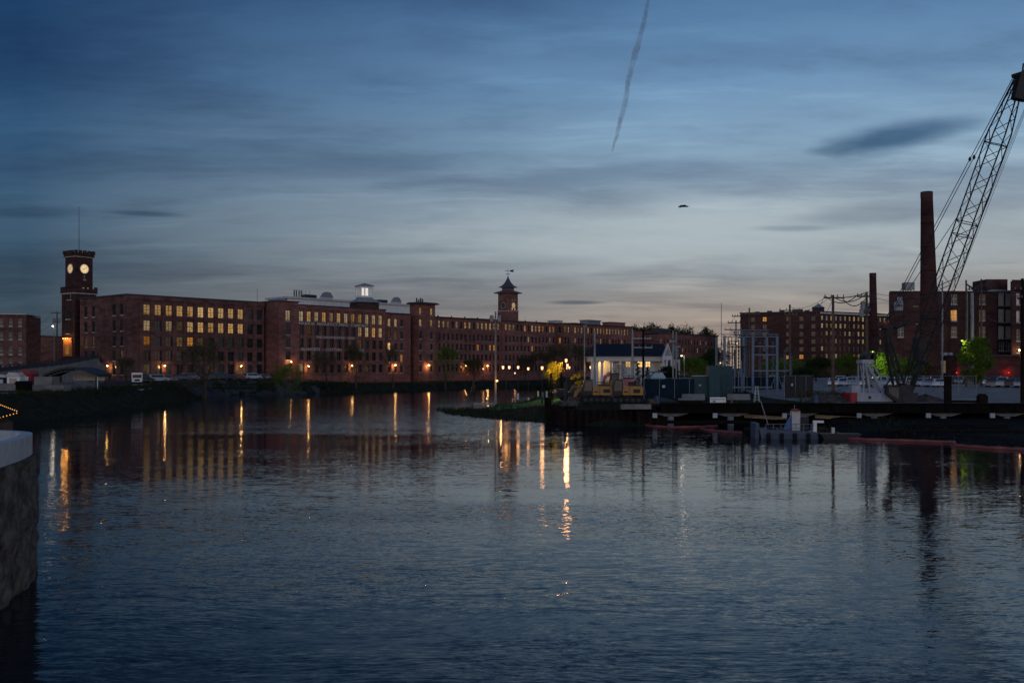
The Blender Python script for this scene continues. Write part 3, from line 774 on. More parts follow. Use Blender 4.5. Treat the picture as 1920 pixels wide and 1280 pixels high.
for px in (556, 560, 565, 569):
    uu = U(px, VR)-ua; b.box(uu-0.13, uu+0.13, 1, 1.25, ztm+0.3, ztm+2.4); b.box(uu-0.05, uu+0.05, 1.05, 1.2, ztm+0.15, ztm+0.3)
for px in (575, 581, 588): 
    uu = U(px, VR)-ua; b.tube([(uu,2,ztm+0.1),(uu,2,ztm+2.6)], 0.05, 4)
b.tube([(U(575,VR)-ua,2,ztm+1.3),(U(597,VR)-ua,2,ztm+1.3)], 0.05, 4)
b.build('antenna_row', DSTEEL, rr)
b = MB(); b.tube([(U(490, VR)-ua, 2, 18), (U(490, VR)-ua, 2, zt+2.0)], 0.06, 4); b.build('mast', DSTEEL, rr)
b = MB(); q0 = U(470,VR)-ua; b.prism_xz([(q0,21),( -0.5,21.0),(-0.5,ztm-0.3),(q0,22.6)], 0, 6); b.build('sloped_roof', ROOFM, rr)
# ---- white lantern cupola on a dark brick base
VK = 10.0; uk = U(683, VK); dk = W2(uk, VK)[1]; zk = lambda y: CZ+(690-y)/F*dk
rk = thing('lantern_cupola', 'white lantern cupola with lit arched openings above the lettered mill', 'cupola', (*W2(uk, VK), 0), RZ-R(18))
hw = 23/F*dk
b = MB(); b.box(-hw*0.9, hw*0.9, -hw*0.9, hw*0.9, 20, zk(568)); b.build('base_wall', BRICK3, rk)
b = MB(); b.lathe([(hw*1.42, zk(567.5)), (hw*1.42, zk(566.5)), (11/F*dk*1.5, zk(560)), (11/F*dk*1.5, zk(558))], 4, rot=R(45)); b.build('skirt_roof', ROOFM, rk)
hb = 11.5/F*dk; zb, zt_ = zk(557.5), zk(537)
b = MB(); s2 = hb
for sx in (-1,1):
    for sy in (-1,1): b.box(sx*s2-0.16, sx*s2+0.16, sy*s2-0.16, sy*s2+0.16, zb, zt_)
for q in (-0.34, 0.34):
    for sy in (-1,1):
        b.box(q*s2-0.12, q*s2+0.12, sy*s2-0.1, sy*s2+0.1, zb+0.4, zt_-0.5)
        b.box(sy*s2-0.1, sy*s2+0.1, q*s2-0.12, q*s2+0.12, zb+0.4, zt_-0.5)
for sy in (-1,1):
    b.box(-s2+0.17, s2-0.17, sy*s2-0.1, sy*s2+0.1, zt_-0.5, zt_); b.box(sy*s2-0.1, sy*s2+0.1, -s2+0.17, s2-0.17, zt_-0.5, zt_)
    b.box(-s2+0.17, s2-0.17, sy*s2-0.12, sy*s2+0.12, zb, zb+0.4); b.box(sy*s2-0.12, sy*s2+0.12, -s2+0.17, s2-0.17, zb, zb+0.4)
b.build('arcade', WHITE, rk)
b = MB()
b.lathe([(s2*0.62, zb+0.4), (s2*0.62, zt_-0.55)], 12); b.build('lit_core', emit('cupola_glow', (1.0, 0.92, 0.86), 0.75), rk)
b = MB(); b.lathe([(hb*1.75, zt_), (hb*1.75, zt_+0.18), (0.1, zt_+1.0)], 4, rot=R(45)); b.build('roof', ROOFM, rk)

# ---- clock tower with battlements
PT = R(35); tx, ty = X_(140.6, 252), 252.0
RT = math.atan2(math.cos(PT), math.sin(PT))
rt = thing('clock_tower', 'tall brick clock tower with battlements and two glowing clock faces', 'clock tower', (tx, ty, 0), RT)
zt = lambda y: CZ+(690-y)/F*254
S = 5.7; zc1 = zt(549.5); zc2 = zt(545)
w = MB(); w.box(0, S, 0, S, 3, zc1)
for (x0,x1,y0,y1) in ((-0.12,0.9,-0.12,0.9),(S-0.9,S+0.12,-0.12,0.9),(-0.12,0.9,S-0.9,S+0.12)): w.box(x0,x1,y0,y1,3,zc1)
w.box(-0.35, S+0.35, -0.35, S+0.35, zc1+0.0, zt(541))
for k in range(5):
    q = -0.35+k*(S+0.7-0.7)/4; w.box(q, q+0.7, -0.35, 0.15, zt(541), zt(537.5)); w.box(-0.35, 0.15, q, q+0.7, zt(541)+0.001, zt(537.5)+0.001)
i_ = 0.5; e_ = 0.5; w.box(i_, S-i_, i_, S-i_, zt(541), zt(481))
w.box(i_-0.3, S-i_+0.3, i_-0.3, S-i_+0.3, zt(481)+0.003, zt(476))
zz0 = zt(476)
for k in range(5):
    q = i_-0.45+k*(S-2*i_+0.9-0.8)/4
    for (x0,y0) in ((q, i_-0.45),(q, S-i_+0.45-0.4)): w.box(x0, x0+0.8, y0, y0+0.4, zz0, zt(469.5))
    if 0 < k < 4:
        for (x0,y0) in ((i_-0.45, q),(S-i_+0.45-0.4, q)): w.box(x0, x0+0.4, y0, y0+0.8, zz0, zt(469.5))
w.build('wall', BRICK3, rt)
b = MB(); b.box(-0.42, S+0.42, -0.42, S+0.42, zc1-0.28, zc1-0.003); b.box(i_-0.36, S-i_+0.36, i_-0.36, S-i_+0.36, zt(481)-0.2, zt(481)); b.build('stone_band', STONE, rt)
CLK = emit('clock_glow', (1.0, 0.72, 0.38), 0.85)
CLKD = emit('clock_glow_dim', (1.0, 0.74, 0.42), 0.14)
def clock(root, frame, r, hh, mm, glow, hands=None):
    """frame: matrix whose -y axis is the outward normal"""
    hands = hands or BLACKM
    def bake(b, name, mat, par):
        b.v = [tuple(frame @ Vector(p)) for p in b.v]; return b.build(name, mat, par)
    n_ = 24; b = MB(); b.add([(r*math.cos(2*math.pi*k/n_), 0, r*math.sin(2*math.pi*k/n_)) for k in range(n_)]+[(r*math.cos(2*math.pi*k/n_), 0.12, r*math.sin(2*math.pi*k/n_)) for k in range(n_)],
        [tuple(range(n_))]+[(k, (k+1)%n_, n_+(k+1)%n_, n_+k) for k in range(n_)])
    face = bake(b, 'clock_face', glow, root)
    b = MB()
    for k in range(n_):
        a0, a1 = 2*math.pi*k/n_, 2*math.pi*(k+1)/n_
        b.add([(rr_*math.cos(a), yy, rr_*math.sin(a)) for yy in (-0.08, 0.14) for rr_ in (r, r*1.14) for a in (a0, a1)], [(0,1,3,2),(4,6,7,5),(2,3,7,6),(0,4,5,1)])
    bake(b, 'bezel', STONE, face)
    b = MB()
    for k in range(12):
        a = math.pi*2*k/12; c = Vector((math.cos(a)*r*0.82, -0.03, math.sin(a)*r*0.82)); b.cbox(c, (r*0.2, 0.02, r*0.075), ry=-a)
    bake(b, 'numerals', hands, face)
    b = MB()
    for (an, ln, wd) in ((90-30*(hh+mm/60), 0.5, 0.10), (90-6*mm, 0.78, 0.07)):
        a = R(an); b.cbox((math.cos(a)*r*ln*0.42, -0.06, math.sin(a)*r*ln*0.42), (r*ln*1.1, 0.02, r*wd), ry=-a)
    bake(b, 'clock_hands', hands, face)
fm_front = Matrix.Translation((S/2, i_-0.04, zt(503.7)))
clock(rt, fm_front, 1.12, 8, 9, CLK)
fm_left = Matrix.Translation((i_-0.04, S/2, zt(503.7))) @ Matrix.Rotation(R(-90), 4, 'Z')
clock(rt, fm_left, 1.12, 8, 9, emit('clock_glow_soft', (1.0, 0.70, 0.36), 0.6))
for (s, y0, y1, wd, pm) in ((S/2, 515, 524, 0.55, LITD),):
    add_window(rt, (0, i_-0.0, 0), s, zt(y1), wd, (y1-y0)*0.13, pm, (1,2), FRAMED, True, back=-0.05)
for s in (S/2-0.55, S/2+0.55): add_window(rt, (0,0,0), s, zt(545+1.6), 0.7, 1.1, LITW, (1,2), FRAMED, True, back=-0.06)
add_window(rt, (0, S, R(-90)), S/2, zt(562), 0.8, 2.2, GLASSD, (2,3), FRAMED, True, back=-0.06)
add_window(rt, (0, S, R(-90)), S/2+1.0, zt(562), 0.6, 1.4, LITD, (1,3), FRAMED, True, back=-0.06)
for yy in (598, 625): 
    for q in (-0.5, 0.5): add_window(rt, (0, S, R(-90)), S/2+q, zt(yy), 0.8, 2.4, GLASSD, (2,3), FRAMED, True, back=-0.06)
b = MB(); b.tube([(S/2,S/2,zz0-1),(S/2,S/2,zt(388))], [0.09,0.04], 6); b.lathe([(0.02,0),(0.14,0.12),(0.02,0.26)], 6, (S/2,S/2,zt(388))); b.build('flagpole', DSTEEL, rt)
# lit entrance porch on the left face
b = MB(); b.box(-0.35, 0-0.003, 0.9, S-0.9, zt(668), zt(633)); b.build('entrance_bay', pbr('porch_brick', (0.36, 0.16, 0.07), 0.85), rt)
en = MB(); en.box(-0.42, -0.353, S/2-0.75, S/2+0.75, zt(664), zt(647)); en.build('entrance_window', LITO, rt)
for q in (-1.0, 0, 1.0):
    b = MB(); b.lathe([(0.12,-0.1),(0.12,0.1)], 6, (-0.9, S/2+q, zt(634.5))); lo = b.build('entrance_lamp', BULBS, rt)
    pointlight('lamp_light', lo, (-1.1, S/2+q, zt(636)), 90, (1.0,0.45,0.1))
# ---- clock tower with the swept roof and weathervane
VQ = 6.0; uq = U(954, VQ); dq = W2(uq, VQ)[1]; zq = lambda y: CZ+(690-y)/F*(dq+1)
rq = thing('clock_tower', 'slender square brick clock tower with swept copper roof and weathervane', 'clock tower', (*W2(uq, VQ), 0), RZ)
Q = 5.25
w = MB(); w.box(0, Q, 0, Q, 18, zq(582)); w.box(0.12, Q-0.12, 0.12, Q-0.12, zq(582), zq(549))
w.box(1.1, Q-1.1, 1.1, Q-1.1, zq(546), zq(538)); w.build('wall', BRICK, rq)
b = MB(); b.box(-0.12, Q+0.12, -0.12, Q+0.12, zq(583.5), zq(582)+0.01); b.build('stone_band', STONE, rq)
b = MB(); b.lathe([(Q*0.98, zq(549.4)), (Q*0.98, zq(548)), (Q*0.5, zq(544.2))], 4, (Q/2,Q/2,0), R(45)); b.build('eave_roof', COPPER, rq)
b = MB(); b.lathe([(Q*0.62, zq(538.3)), (Q*0.62, zq(537)), (Q*0.40, zq(534)), (Q*0.22, zq(528.5)), (Q*0.09, zq(522)), (Q*0.03, zq(517))], 4, (Q/2,Q/2,0), R(45)); b.build('swept_roof', COPPER, rq)
b = MB(); cx = Q/2; b.tube([(cx,cx,zq(518)),(cx,cx,zq(504))], 0.07, 5)
for dd in ((1,0),(0,1)): b.tube([(cx-dd[0]*1.0,cx-dd[1]*1.0,zq(512.5)),(cx+dd[0]*1.0,cx+dd[1]*1.0,zq(512.5))], 0.06, 4)
b.tube([(cx-0.7,cx+0.9,zq(506.5)),(cx+0.9,cx-1.1,zq(506.5))], 0.07, 4)
b.add([(cx+0.5,cx-0.6,zq(508)),(cx+1.3,cx-1.6,zq(509)),(cx+1.2,cx-1.5,zq(506.5)),(cx+1.3,cx-1.6,zq(504)),(cx+0.5,cx-0.6,zq(505))], [(0,1,2,3,4)])
b.build('weathervane', DSTEEL, rq)
fm = Matrix.Translation((Q/2, 0.08, zq(572))); clock(rq, fm, 0.95, 8, 9, emit('clock_glow_mid', (1.0,0.68,0.38), 0.42))
fm = Matrix.Translation((0.08, Q/2, zq(572))) @ Matrix.Rotation(R(-90),4,'Z'); clock(rq, fm, 0.95, 8, 9, pbr('dark_clock_face', (0.03,0.03,0.03), 0.7), STONE)
for (q, y, pm) in ((Q/2-0.75, 565, LITW), (Q/2+0.75, 565, LITW), (Q/2-0.75, 581, LITH), (Q/2+0.75, 581, LITH)):
    add_window(rq, (0,0.1,0), q, zq(y), 0.45, 0.8, pm, (1,1), FRAMED, False, back=-0.06)
for q in (Q/2-0.75, Q/2+0.75): add_window(rq, (0,Q,R(-90)), q, zq(565), 0.5, 0.8, GLASSD, (1,1), FRAMED, False, back=-0.0)
# ------------------------------------------------------------------ right bank buildings
def at(px, Y, z=0.0): return (X_(px, Y), Y, z)
# red brick factory behind the car park
YB = 232.0; zg = 2.2
bx0, bx1 = X_(1668, YB), X_(1869, YB)
rb = thing('brick_factory', 'dark brick factory behind the car park with one orange window and a white sign', 'factory building', (bx0, YB, 0), 0)
zr = lambda y, Y=YB: CZ+(690-y)/F*Y
Lb = bx1-bx0
w = MB(); zt = zr(548)
xs_ = lambda px: (X_(px, YB)-bx0)
cols = [xs_(p) for p in (1689, 1789, 1842)]
rws = [(zr(570), 2.3), (zr(601), 2.5), (zr(631.5), 2.4), (zr(668), 2.0)]
pf = {(1,1): LITH, (0,1): GLASSG, (2,0): GLASSG, (0,2): GLASSG, (1,2): GLASSD, (2,1): GLASSD, (2,2): GLASSD}
LITF = emit('lit_window_amber', (1.0, 0.50, 0.13), 0.95, 0.25)
facade(w, rb, (0,0,0), Lb, zg-0.4, zt, cols, rws, 1.5, lambda ri, ci: LITF if (ri,ci) == (1,1) else pf.get((ri,ci), GLASSD), 0, -0.05, bars=(2,2), fm=FRAMEW, skip={(0,0),(1,0),(3,0),(3,1),(3,2)})
w.prism_xy([(0,0.46),(Lb-0.46,0.46),(Lb-0.46,16),(6.6,16)], zg-0.4, zt-0.3)
LS = 11.0
side = []
FSR = (Lb, 0.0, R(25))
cs = [1.5, 3.9, 8.2]
def paneS(ri, ci): return GLASSS if ri < 3 else GLASSD
facade(w, rb, FSR, LS, zg-0.4, zt+0.2, cs, [(zr(572), 2.9), (zr(603), 3.0), (zr(634), 2.9), (zr(657), 2.1)], 2.0, paneS, 0, -0.05, bars=(3,4), fm=FRAMEW, depth=0.44)
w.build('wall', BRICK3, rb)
b = MB(); b.prism_xy([(-0.15,-0.3),(Lb+0.1,-0.3),(Lb+0.1,16),(6.6,16)], zt+0.01, zt+0.3); b.build('roof', ROOFD, rb)
ca_, sa_ = math.cos(R(25)), math.sin(R(25))
b = MB(); b.fbox(FSR, -0.2, LS, -3, 0.3, zt+0.33, zt+0.6); b.build('side_cornice', WPALE, rb)
b = MB(); q = xs_(1865)
b.box(q-1.0, q+4.0, 2.0, 9, zt+0.31, zr(522)); b.build('rooftop_stair_house', BRICK3, rb)
b = MB(); q = xs_(1716); b.box(q-1.1, q+1.1, 3, 5.2, zt+0.9, zr(527))
for dx in (-1, 1):
    for dy in (3.1, 5.1): b.tube([(q+dx, dy, zt+0.3), (q+dx, dy, zt+0.9)], 0.09, 4)
b.build('cooling_tower', STEEL, rb)
b = MB(); q = xs_(1684.5); b.box(q-1.05, q+1.05, -0.12, -0.02, zr(582), zr(565)); b.box(q-0.3, q+0.95, -0.10, -0.021, zr(565)+0.003, zr(557)); sg = b.build('painted_sign', pbr('weathered_sign', (0.24,0.26,0.32), 0.8, 0.3), rb)
me_ = textmesh('1884', 0.8, BLACKM, 'sign_lettering', 0.03, 0.01, 1.5); link('sign_lettering', me_, sg, (q, -0.135, zr(573)))
pass
b = MB()
for px, py in ((1716, 574.5), (1721, 607.5)): q = xs_(px); b.box(q-0.55, q+0.55, -0.25, -0.01, zr(py+0.6), zr(py-0.6))
b.build('ledge_stones', STONE, rb)
for px in (1812, 1823): 
    b = MB(); q = xs_(px); b.tube([(q,-0.35,zr(690)), (q,-0.35,zr(549))], 0.22, 6); b.build('drain_pipe', STEEL, rb)
b = MB(); q0, q1 = xs_(1760), xs_(1781); b.prism_xz([(q0,zr(668)),(q1,zr(668)),(q1-0.3,zr(661)),(q0+0.3,zr(661))], -2.0, -0.01); b.build('door_canopy', ROOFM, rb)
b = MB(); q = xs_(1768); b.box(q-1.0, q+0.6, -0.08, -0.01, zr(699), zr(676)); b.build('lit_doorway', emit('doorway_glow', (1.0,0.80,0.45), 0.10), rb)
# brick wing to the right of the factory
YW = 226.0; wx0 = X_(1897, YW)
rw = thing('brick_building', 'tall narrow brick building at the right edge with a bright lamp beside its door', 'building', (wx0, YW, 0), R(8))
w = MB(); zt = CZ+(690-527)/F*YW
facade(w, rw, (0,0,0), 9.0, 1.8, zt, [1.6, 5.2], [(zr(574),2.6),(zr(606),2.6),(zr(640),2.6),(zr(668),2.2)], 0.9, lambda ri, ci: GLASSS if (ci == 0 and ri < 2) else GLASSD, 0, -0.05, bars=(1,3), fm=FRAMEW)
w.prism_xy([(0,0.46),(9,0.46),(9,10),(7.3,10)], 1.8, zt-0.2); w.build('wall', BRICK3, rw)
b = MB(); b.prism_xy([(-0.15,-0.25),(9.1,-0.25),(9.1,10),(7.3,10)], zt+0.01, zt+0.3); b.build('roof', ROOFD, rw)
b = MB(); b.lathe([(0.08,-0.15),(0.17,0),(0.08,0.15)], 8, (1.3,-0.8,zr(657.5))); lo = b.build('door_lamp', BULB, rw); pointlight('lamp_light', lo, (1.3,-1.2,zr(659)), 80, (1.0,0.6,0.28))
# red-lit low annex in front of the factory
ra = thing('loading_shed', 'low dark shed with a red glow against its wall behind the parked cars', 'shed', (X_(1795, 222), 222, 0), 0)
b = MB(); b.box(0, 14.0, 0, 6, 1.8, CZ+(690-655)/F*222-1.5); b.build('wall', BRICK3, ra)
b = MB(); b.box(-0.3, 14.3, -0.5, 6.2, CZ+(690-655)/F*222-1.497, CZ+(690-655)/F*222-1.2); b.build('roof', ROOFD, ra)
for q in (-0.6, 11.0):
    b = MB(); b.lathe([(0.05,-0.08),(0.12,0),(0.05,0.08)], 8, (q,-1.0,CZ-1.0)); lo = b.build('red_lamp', emit('red_lamp_glass', (1.0,0.03,0.01), 4.0), ra)
    pointlight('lamp_light', lo, (q,-0.9,CZ-1.0), 130, (1.0,0.03,0.01))

# tall smokestacks
def stack(label, px_top, w_top, py_top, px_bot, w_bot, Y, mat):
    zt = CZ+(690-py_top)/F*Y; rt_, rb_ = w_top/2/F*Y, w_bot/2/F*Y
    x0 = X_(px_bot, Y); dx = X_(px_top, Y)-x0
    o = thing('smokestack', label, 'smokestack', (x0, Y, 1.8))
    prof = []; n_ = 16; H = zt-1.8
    b = MB(); vs = []
    pts = [(dx*k/12, 0, H*k/12) for k in range(13)]; rr_ = [rb_+(rt_-rb_)*(k/12)**0.8 for k in range(13)]
    b.tube(pts, rr_, 20); b.build('shaft', mat, o, smooth=False)
    b = MB(); b.lathe([(rt_*1.0,H-1.3),(rt_*1.05,H-1.2),(rt_*1.05,H-0.05),(rt_*1.0,H+0.02)], 20, (dx,0,0)); b.build('crown_band', BRICK3, o)
    b = MB()
    for k in range(7): z_ = H*(0.12+k*0.12); r_ = rb_+(rt_-rb_)*((z_/H)**0.8)+0.03; b.lathe([(r_-0.05,z_),(r_,z_+0.01),(r_,z_+0.14),(r_-0.05,z_+0.15)], 20, (dx*z_/H,0,0))
    b.build('iron_hoops', RUST, o)
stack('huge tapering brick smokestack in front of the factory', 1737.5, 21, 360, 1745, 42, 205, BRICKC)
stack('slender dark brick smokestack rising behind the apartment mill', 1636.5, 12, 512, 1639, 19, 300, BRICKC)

# apartment mill with a lit end
YA = 440.0; ang = R(-9)
ax0, ax1 = X_(1388, YA), X_(1537, YA-12)
za = lambda y, Y=YA: CZ+(690-y)/F*Y
La = math.hypot(ax1-ax0, 12)
rA = thing('apartment_mill', 'big far brick mill with small lit windows along its right side and two roof lanterns', 'mill building', (ax0, YA, 0), math.atan2(-12, ax1-ax0))
w = MB(); zt = za(588)
r_ = random.Random(9)
pA = {(5,2): LITO, (5,3): LITO, (0,1): LITO}
facade(w, rA, (0,0,0), La, 1.6, zt, [5.5, 10.5, 20.5, 26.0, 31], [(zt-3.6-3.3*k, 1.9) for k in range(7)], 1.7, lambda ri, ci: LITO if (ri,ci) in ((0,1),(5,3),(5,2)) else (GLASSD if r_.random() < .7 else GLASSG), 0, -0.05, bars=(2,2), sill=False)
# receding side: from the near corner away to the right
kx = math.atan2(-12, ax1-ax0); SA = R(52)
Ls = 52.0; w2_ = MB()
colsA = [1.6+2.9*i for i in range(17)]
def paneA(ri, ci):
    q = r_.random()
    if ri == 0: return LITW if q < 0.6 else GLASSS
    if ri in (1,): return LITW if q < 0.75 else GLASSD
    if ri in (2,): return LITW if (4 < ci < 12 and q < 0.9) or q < 0.3 else GLASSD
    if ri == 3: return LITW if q < 0.45 else GLASSD
    return LITW if q < 0.2 else GLASSD
FA = (La, 0.0, SA)
facade(w, rA, FA, Ls, 1.6, zt, colsA, [(zt-3.4-3.3*k, 2.0) for k in range(6)], 1.3, paneA, 0.0, -0.05, bars=(2,2), sill=False, limit=[97], stuff=(MB(), MB()))
cs_, sn_ = math.cos(SA), math.sin(SA)
w.prism_xy([(0,0.46),(La-0.46,0.46),(La+(Ls)*cs_-0.4, Ls*sn_),(La*0.3+(Ls)*cs_, Ls*sn_+6)], 1.6, zt-0.3)
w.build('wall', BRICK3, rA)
b = MB(); b.prism_xy([(-0.3,-0.4),(La+0.2,-0.4),(La+(Ls+0.5)*cs_+0.3, Ls*sn_),(La*0.3+(Ls)*cs_, Ls*sn_+6)], zt+0.01, zt+0.5); b.build('roof', ROOFD, rA)
b = MB(); b.fbox(FA, 0, Ls, 0.2, 0.45, zt-0.6, zt-0.01); b.build('gutter', WPALE, rA)
for (u_, v_, s_w, z_h) in ((La-1.0, 6, 2.4, 1.8), (La+19, 30, 3.2, 3.0)):
    b = MB(); b.box(u_-s_w, u_+s_w, v_-s_w, v_+s_w, zt+0.5, zt+0.5+z_h); l_ = b.build('roof_lantern', BRICK3, rA)
    b = MB(); b.lathe([(s_w*1.6, zt+0.5+z_h), (s_w*0.5, zt+1.6+z_h), (0.1, zt+2.5+z_h)], 4, (u_,v_,0), R(45)); b.build('lantern_roof', ROOFM, l_)
b = MB(); 
for k in range(5): b.box(6+k*5.3, 8+k*5.3, 2, 4, zt+0.5, zt+0.9+0.25*(k % 3))
b.box(22,26,5,9,zt+0.5,zt+1.8); b.build('rooftop_units', DSTEEL, rA)

# long low brick buildings on the left edge
rl = thing('brick_building', 'plain three-storey brick building cut off by the left edge', 'building', (X_(49, 225), 225, 0), R(8))
zl = lambda y, Y=225: CZ+(690-y)/F*Y
w = MB(); L = 16.0
facade(w, rl, (-L, 0, 0), L, 2.6, zl(590), [L-1.3, L-3.2-0.1, L-5.3, L-7.4, L-9.5, L-11.6], [(zl(611),1.6),(zl(636),1.6),(zl(664),1.6),(zl(686),1.5)], 0.75, lambda a_, b_: GLASSG, 0, -0.06, bars=(1,2), fm=FRAMEW)
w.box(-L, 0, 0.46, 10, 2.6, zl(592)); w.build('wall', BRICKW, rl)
b = MB(); b.box(-L-0.2, 0.2, -0.3, 10, zl(590)+0.01, zl(588)); b.build('roof', WPALE, rl)
rl2 = thing('brick_building', 'long low windowless brick building between the left building and the clock tower', 'building', (X_(48, 262), 262, 0), 0)
z2 = lambda y: CZ+(690-y)/F*262
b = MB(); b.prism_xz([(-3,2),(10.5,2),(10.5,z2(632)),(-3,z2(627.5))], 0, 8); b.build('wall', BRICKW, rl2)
b = MB(); b.prism_xz([(-3.2,z2(627.5)+0.01),(10.7,z2(632)+0.01),(10.7,z2(631)),(-3.2,z2(626))], -0.3, 8.2); b.build('roof', ROOFD, rl2)
b = MB(); q = X_(65,262)-X_(48,262); b.box(q-0.9, q+0.9, -0.12, -0.01, z2(664), z2(645)); b.build('sign_panel', WPALE, rl2)
# ------------------------------------------------------------------ raised road with railing
YR0, YR1 = 176.0, 214.0
pts_px = [(-60,703,170), (0,697,178), (51,691,186), (97,686.5,194), (129,682,200), (160,676,206), (182,672,211), (195,686,213)]
road = []
for px, py, Y in pts_px: p = P(px, py, Y); road.append(p)
b = MB()
for i in range(len(road)-1):
    p, q = road[i], road[i+1]
    o = len(b.v); th = 0.5
    b.add([(p.x,p.y,1.5),(q.x,q.y,1.5),(q.x,q.y,q.z),(p.x,p.y,p.z),(p.x-0.2,p.y+th,1.5),(q.x-0.2,q.y+th,1.5),(q.x-0.2,q.y+th,q.z),(p.x-0.2,p.y+th,p.z)], [(0,1,2,3),(7,6,5,4),(3,2,6,7)])
o_ = b.build('ramp_wall', CONC); tag(o_, 'pale concrete retaining wall holding up the sloping road at the left', 'retaining wall')
b = MB()
for i in range(len(road)-1):
    p, q = road[i], road[i+1]
    b.add([(p.x-0.2,p.y+0.5,p.z-0.25),(q.x-0.2,q.y+0.5,q.z-0.25),(q.x-6,q.y+13,q.z+0.9),(p.x-6,p.y+13,p.z+0.9)], [(0,1,2,3)])
tag(b.build('road', ASPH), kind='structure')
rf = thing('railing', 'dark post and rail railing along the sloping road', 'railing', tuple(road[0]))
o0 = road[0]; po = MB(); ra_ = MB(); tot = 0; npst = 0
for i in range(len(road)-1):
    p, q = road[i]-o0, road[i+1]-o0; n_ = max(2, int((q-p).length/2.3))
    for k in range(n_):
        c = p.lerp(q, k/n_)
        pb = MB(); pb.box(c.x-0.13, c.x+0.13, c.y+0.1, c.y+0.36, c.z-0.05, c.z+1.25); pb.build('post', BLACKM, rf)
    for h in (0.35, 0.7, 1.05): ra_.tube([p+Vector((0,0.23,h)), q+Vector((0,0.23,h))], 0.045, 4)
ra_.build('rails', BLACKM, rf)
# ------------------------------------------------------------------ riverside amphitheatre on the left bank
YS = 166.0
zs = lambda y, Y=YS: CZ+(690-y)/F*Y
s0 = X_(97, YS); s1 = X_(197, YS)
rs_ = thing('bandshell', 'open pavilion with a curved black roof on the left bank', 'pavilion', ((s0+s1)/2, YS, 2.3))
hw = (s1-s0)/2; ze, zm = zs(702)-2.3, zs(688)-2.3
n_ = 14; arc = [(-hw+2*hw*k/n_, ze+(zm-ze)*math.sin(math.pi*k/n_)**0.9 if 0 < k < n_ else ze) for k in range(n_+1)]
b = MB(); b.prism_xz([(p[0], p[1]) for p in arc]+[(p[0]*0.985, p[1]-0.32) for p in arc[::-1]], -3.2, 3.0); b.build('curved_roof', BLACKM, rs_)
b = MB()
for k in range(n_):
    a_, c_ = arc[k], arc[k+1]; b.tube([(a_[0]*0.97,-3.0,a_[1]-0.7),(c_[0]*0.97,-3.0,c_[1]-0.7)], 0.05, 4); b.tube([(a_[0]*0.97,-3.0,a_[1]-0.33),(c_[0]*0.97,-3.0,c_[1]-0.7)], 0.035, 4)
b.build('truss', STEEL, rs_)
for xx in (-hw*0.93, hw*0.93):
    for yy in (-2.8, 2.6): b = MB(); b.box(xx-0.14, xx+0.14, yy-0.14, yy+0.14, 0, ze-0.3); b.build('column', DSTEEL, rs_)
b = MB(); b.box(-hw*0.5,hw*0.9,-2.4,-2.2,0,1.9); b.build('back_wall', pbr('grey_panel',(0.10,0.11,0.13),0.8), rs_)
b = MB(); b.box(-hw*0.3, hw*0.88, 1.1, 1.2, ze-1.0, ze-0.1); b.build('louvre_panel', WPALE, rs_)
b = MB(); q = hw*0.94; b.box(q+0.15, q+0.25, -2.9, -2.8, 0.1, ze-0.2); b.build('white_post', WHITE, rs_)
b = MB(); b.box(0.3, 2.3, -2.45, -2.402, 0, 0.9); b.build('dark_door', TIMB, rs_)
def kiosk(name, label, cat, pa, pb, pt, pbm, Y, mat, roofm, extra=None):
    x0, x1 = X_(pa, Y), X_(pb, Y); z0_, z1_ = CZ+(690-pbm)/F*Y, CZ+(690-pt)/F*Y
    r = thing(name, label, cat, ((x0+x1)/2, Y, z0_)); h = (x1-x0)/2; H = z1_-z0_
    b = MB(); b.box(-h, h, 0, 2.4, 0, H*0.72); b.build('wall', mat, r)
    b = MB(); b.prism_xz([(-h-0.15,H*0.722),(h+0.15,H*0.722),(h*0.6,H),(-h*0.6,H)], -0.3, 2.6); b.build('roof', roofm, r)
    b = MB(); b.box(-h*0.6, h*0.5, -0.06, -0.003, H*0.18, H*0.55); b.build('hatch', extra or WPALE, r)
    return r
kiosk('kiosk', 'small white booth on the left bank below the sloping road', 'booth', 13, 37, 698, 723, 160, WHITE, WPALE, pbr('sign_band',(0.45,0.35,0.3),0.7))
kiosk('kiosk', 'red booth with a white panel on the left bank', 'booth', 36, 59, 694, 720, 162, RED, RED, WHITE)
kiosk('kiosk', 'dark brown utility cabinet standing before the red booth', 'cabinet', 29, 46, 714, 737, 146, TIMB, TIMB, TIMB)
kiosk('kiosk', 'grey-blue booth at the left edge beside the white booth', 'booth', -12, 12, 702, 722, 161, BLUEF, WPALE, WPALE)
for (pa, pb, pt, pbm, Y, lab) in ((52,120,722,733,150,'long pale concrete terrace slab behind the brown cabinet'), (-20,40,719,730,153,'pale concrete terrace slab below the grey-blue booth'), (118,153,729,735,160,'narrow pale concrete slab at the foot of the curved-roof pavilion'), (64,97,706,722,158,'low wall with blue and white murals left of the curved-roof pavilion'), (-30,18,736,746,135,'pale rock slab low on the left bank'), (246,267,720,727,196,'short white wall beyond the curved-roof pavilion')):
    x0, x1 = X_(pa,Y), X_(pb,Y); z1_ = CZ+(690-pt)/F*Y; z0_ = min(CZ+(690-pbm)/F*Y, hz((x0+x1)/2, Y))-0.4
    b = MB(); b.box(x0, x1, Y, Y+2.5, z0_, z1_); tag(b.build('concrete_slab', CONC), lab, 'concrete wall')
# long dark retaining kerb at the parking edge
b = MB(); pk = [G(p, y, 2.6) for p, y in ((200,733),(262,731),(300,727),(322,723))]
for i in range(3): b.tube([pk[i], pk[i+1]], 0.12, 4)
tag(b.build('guard_rail', WPALE), 'curving pale guard rail edging the car park above the grassy bank', 'guard rail')

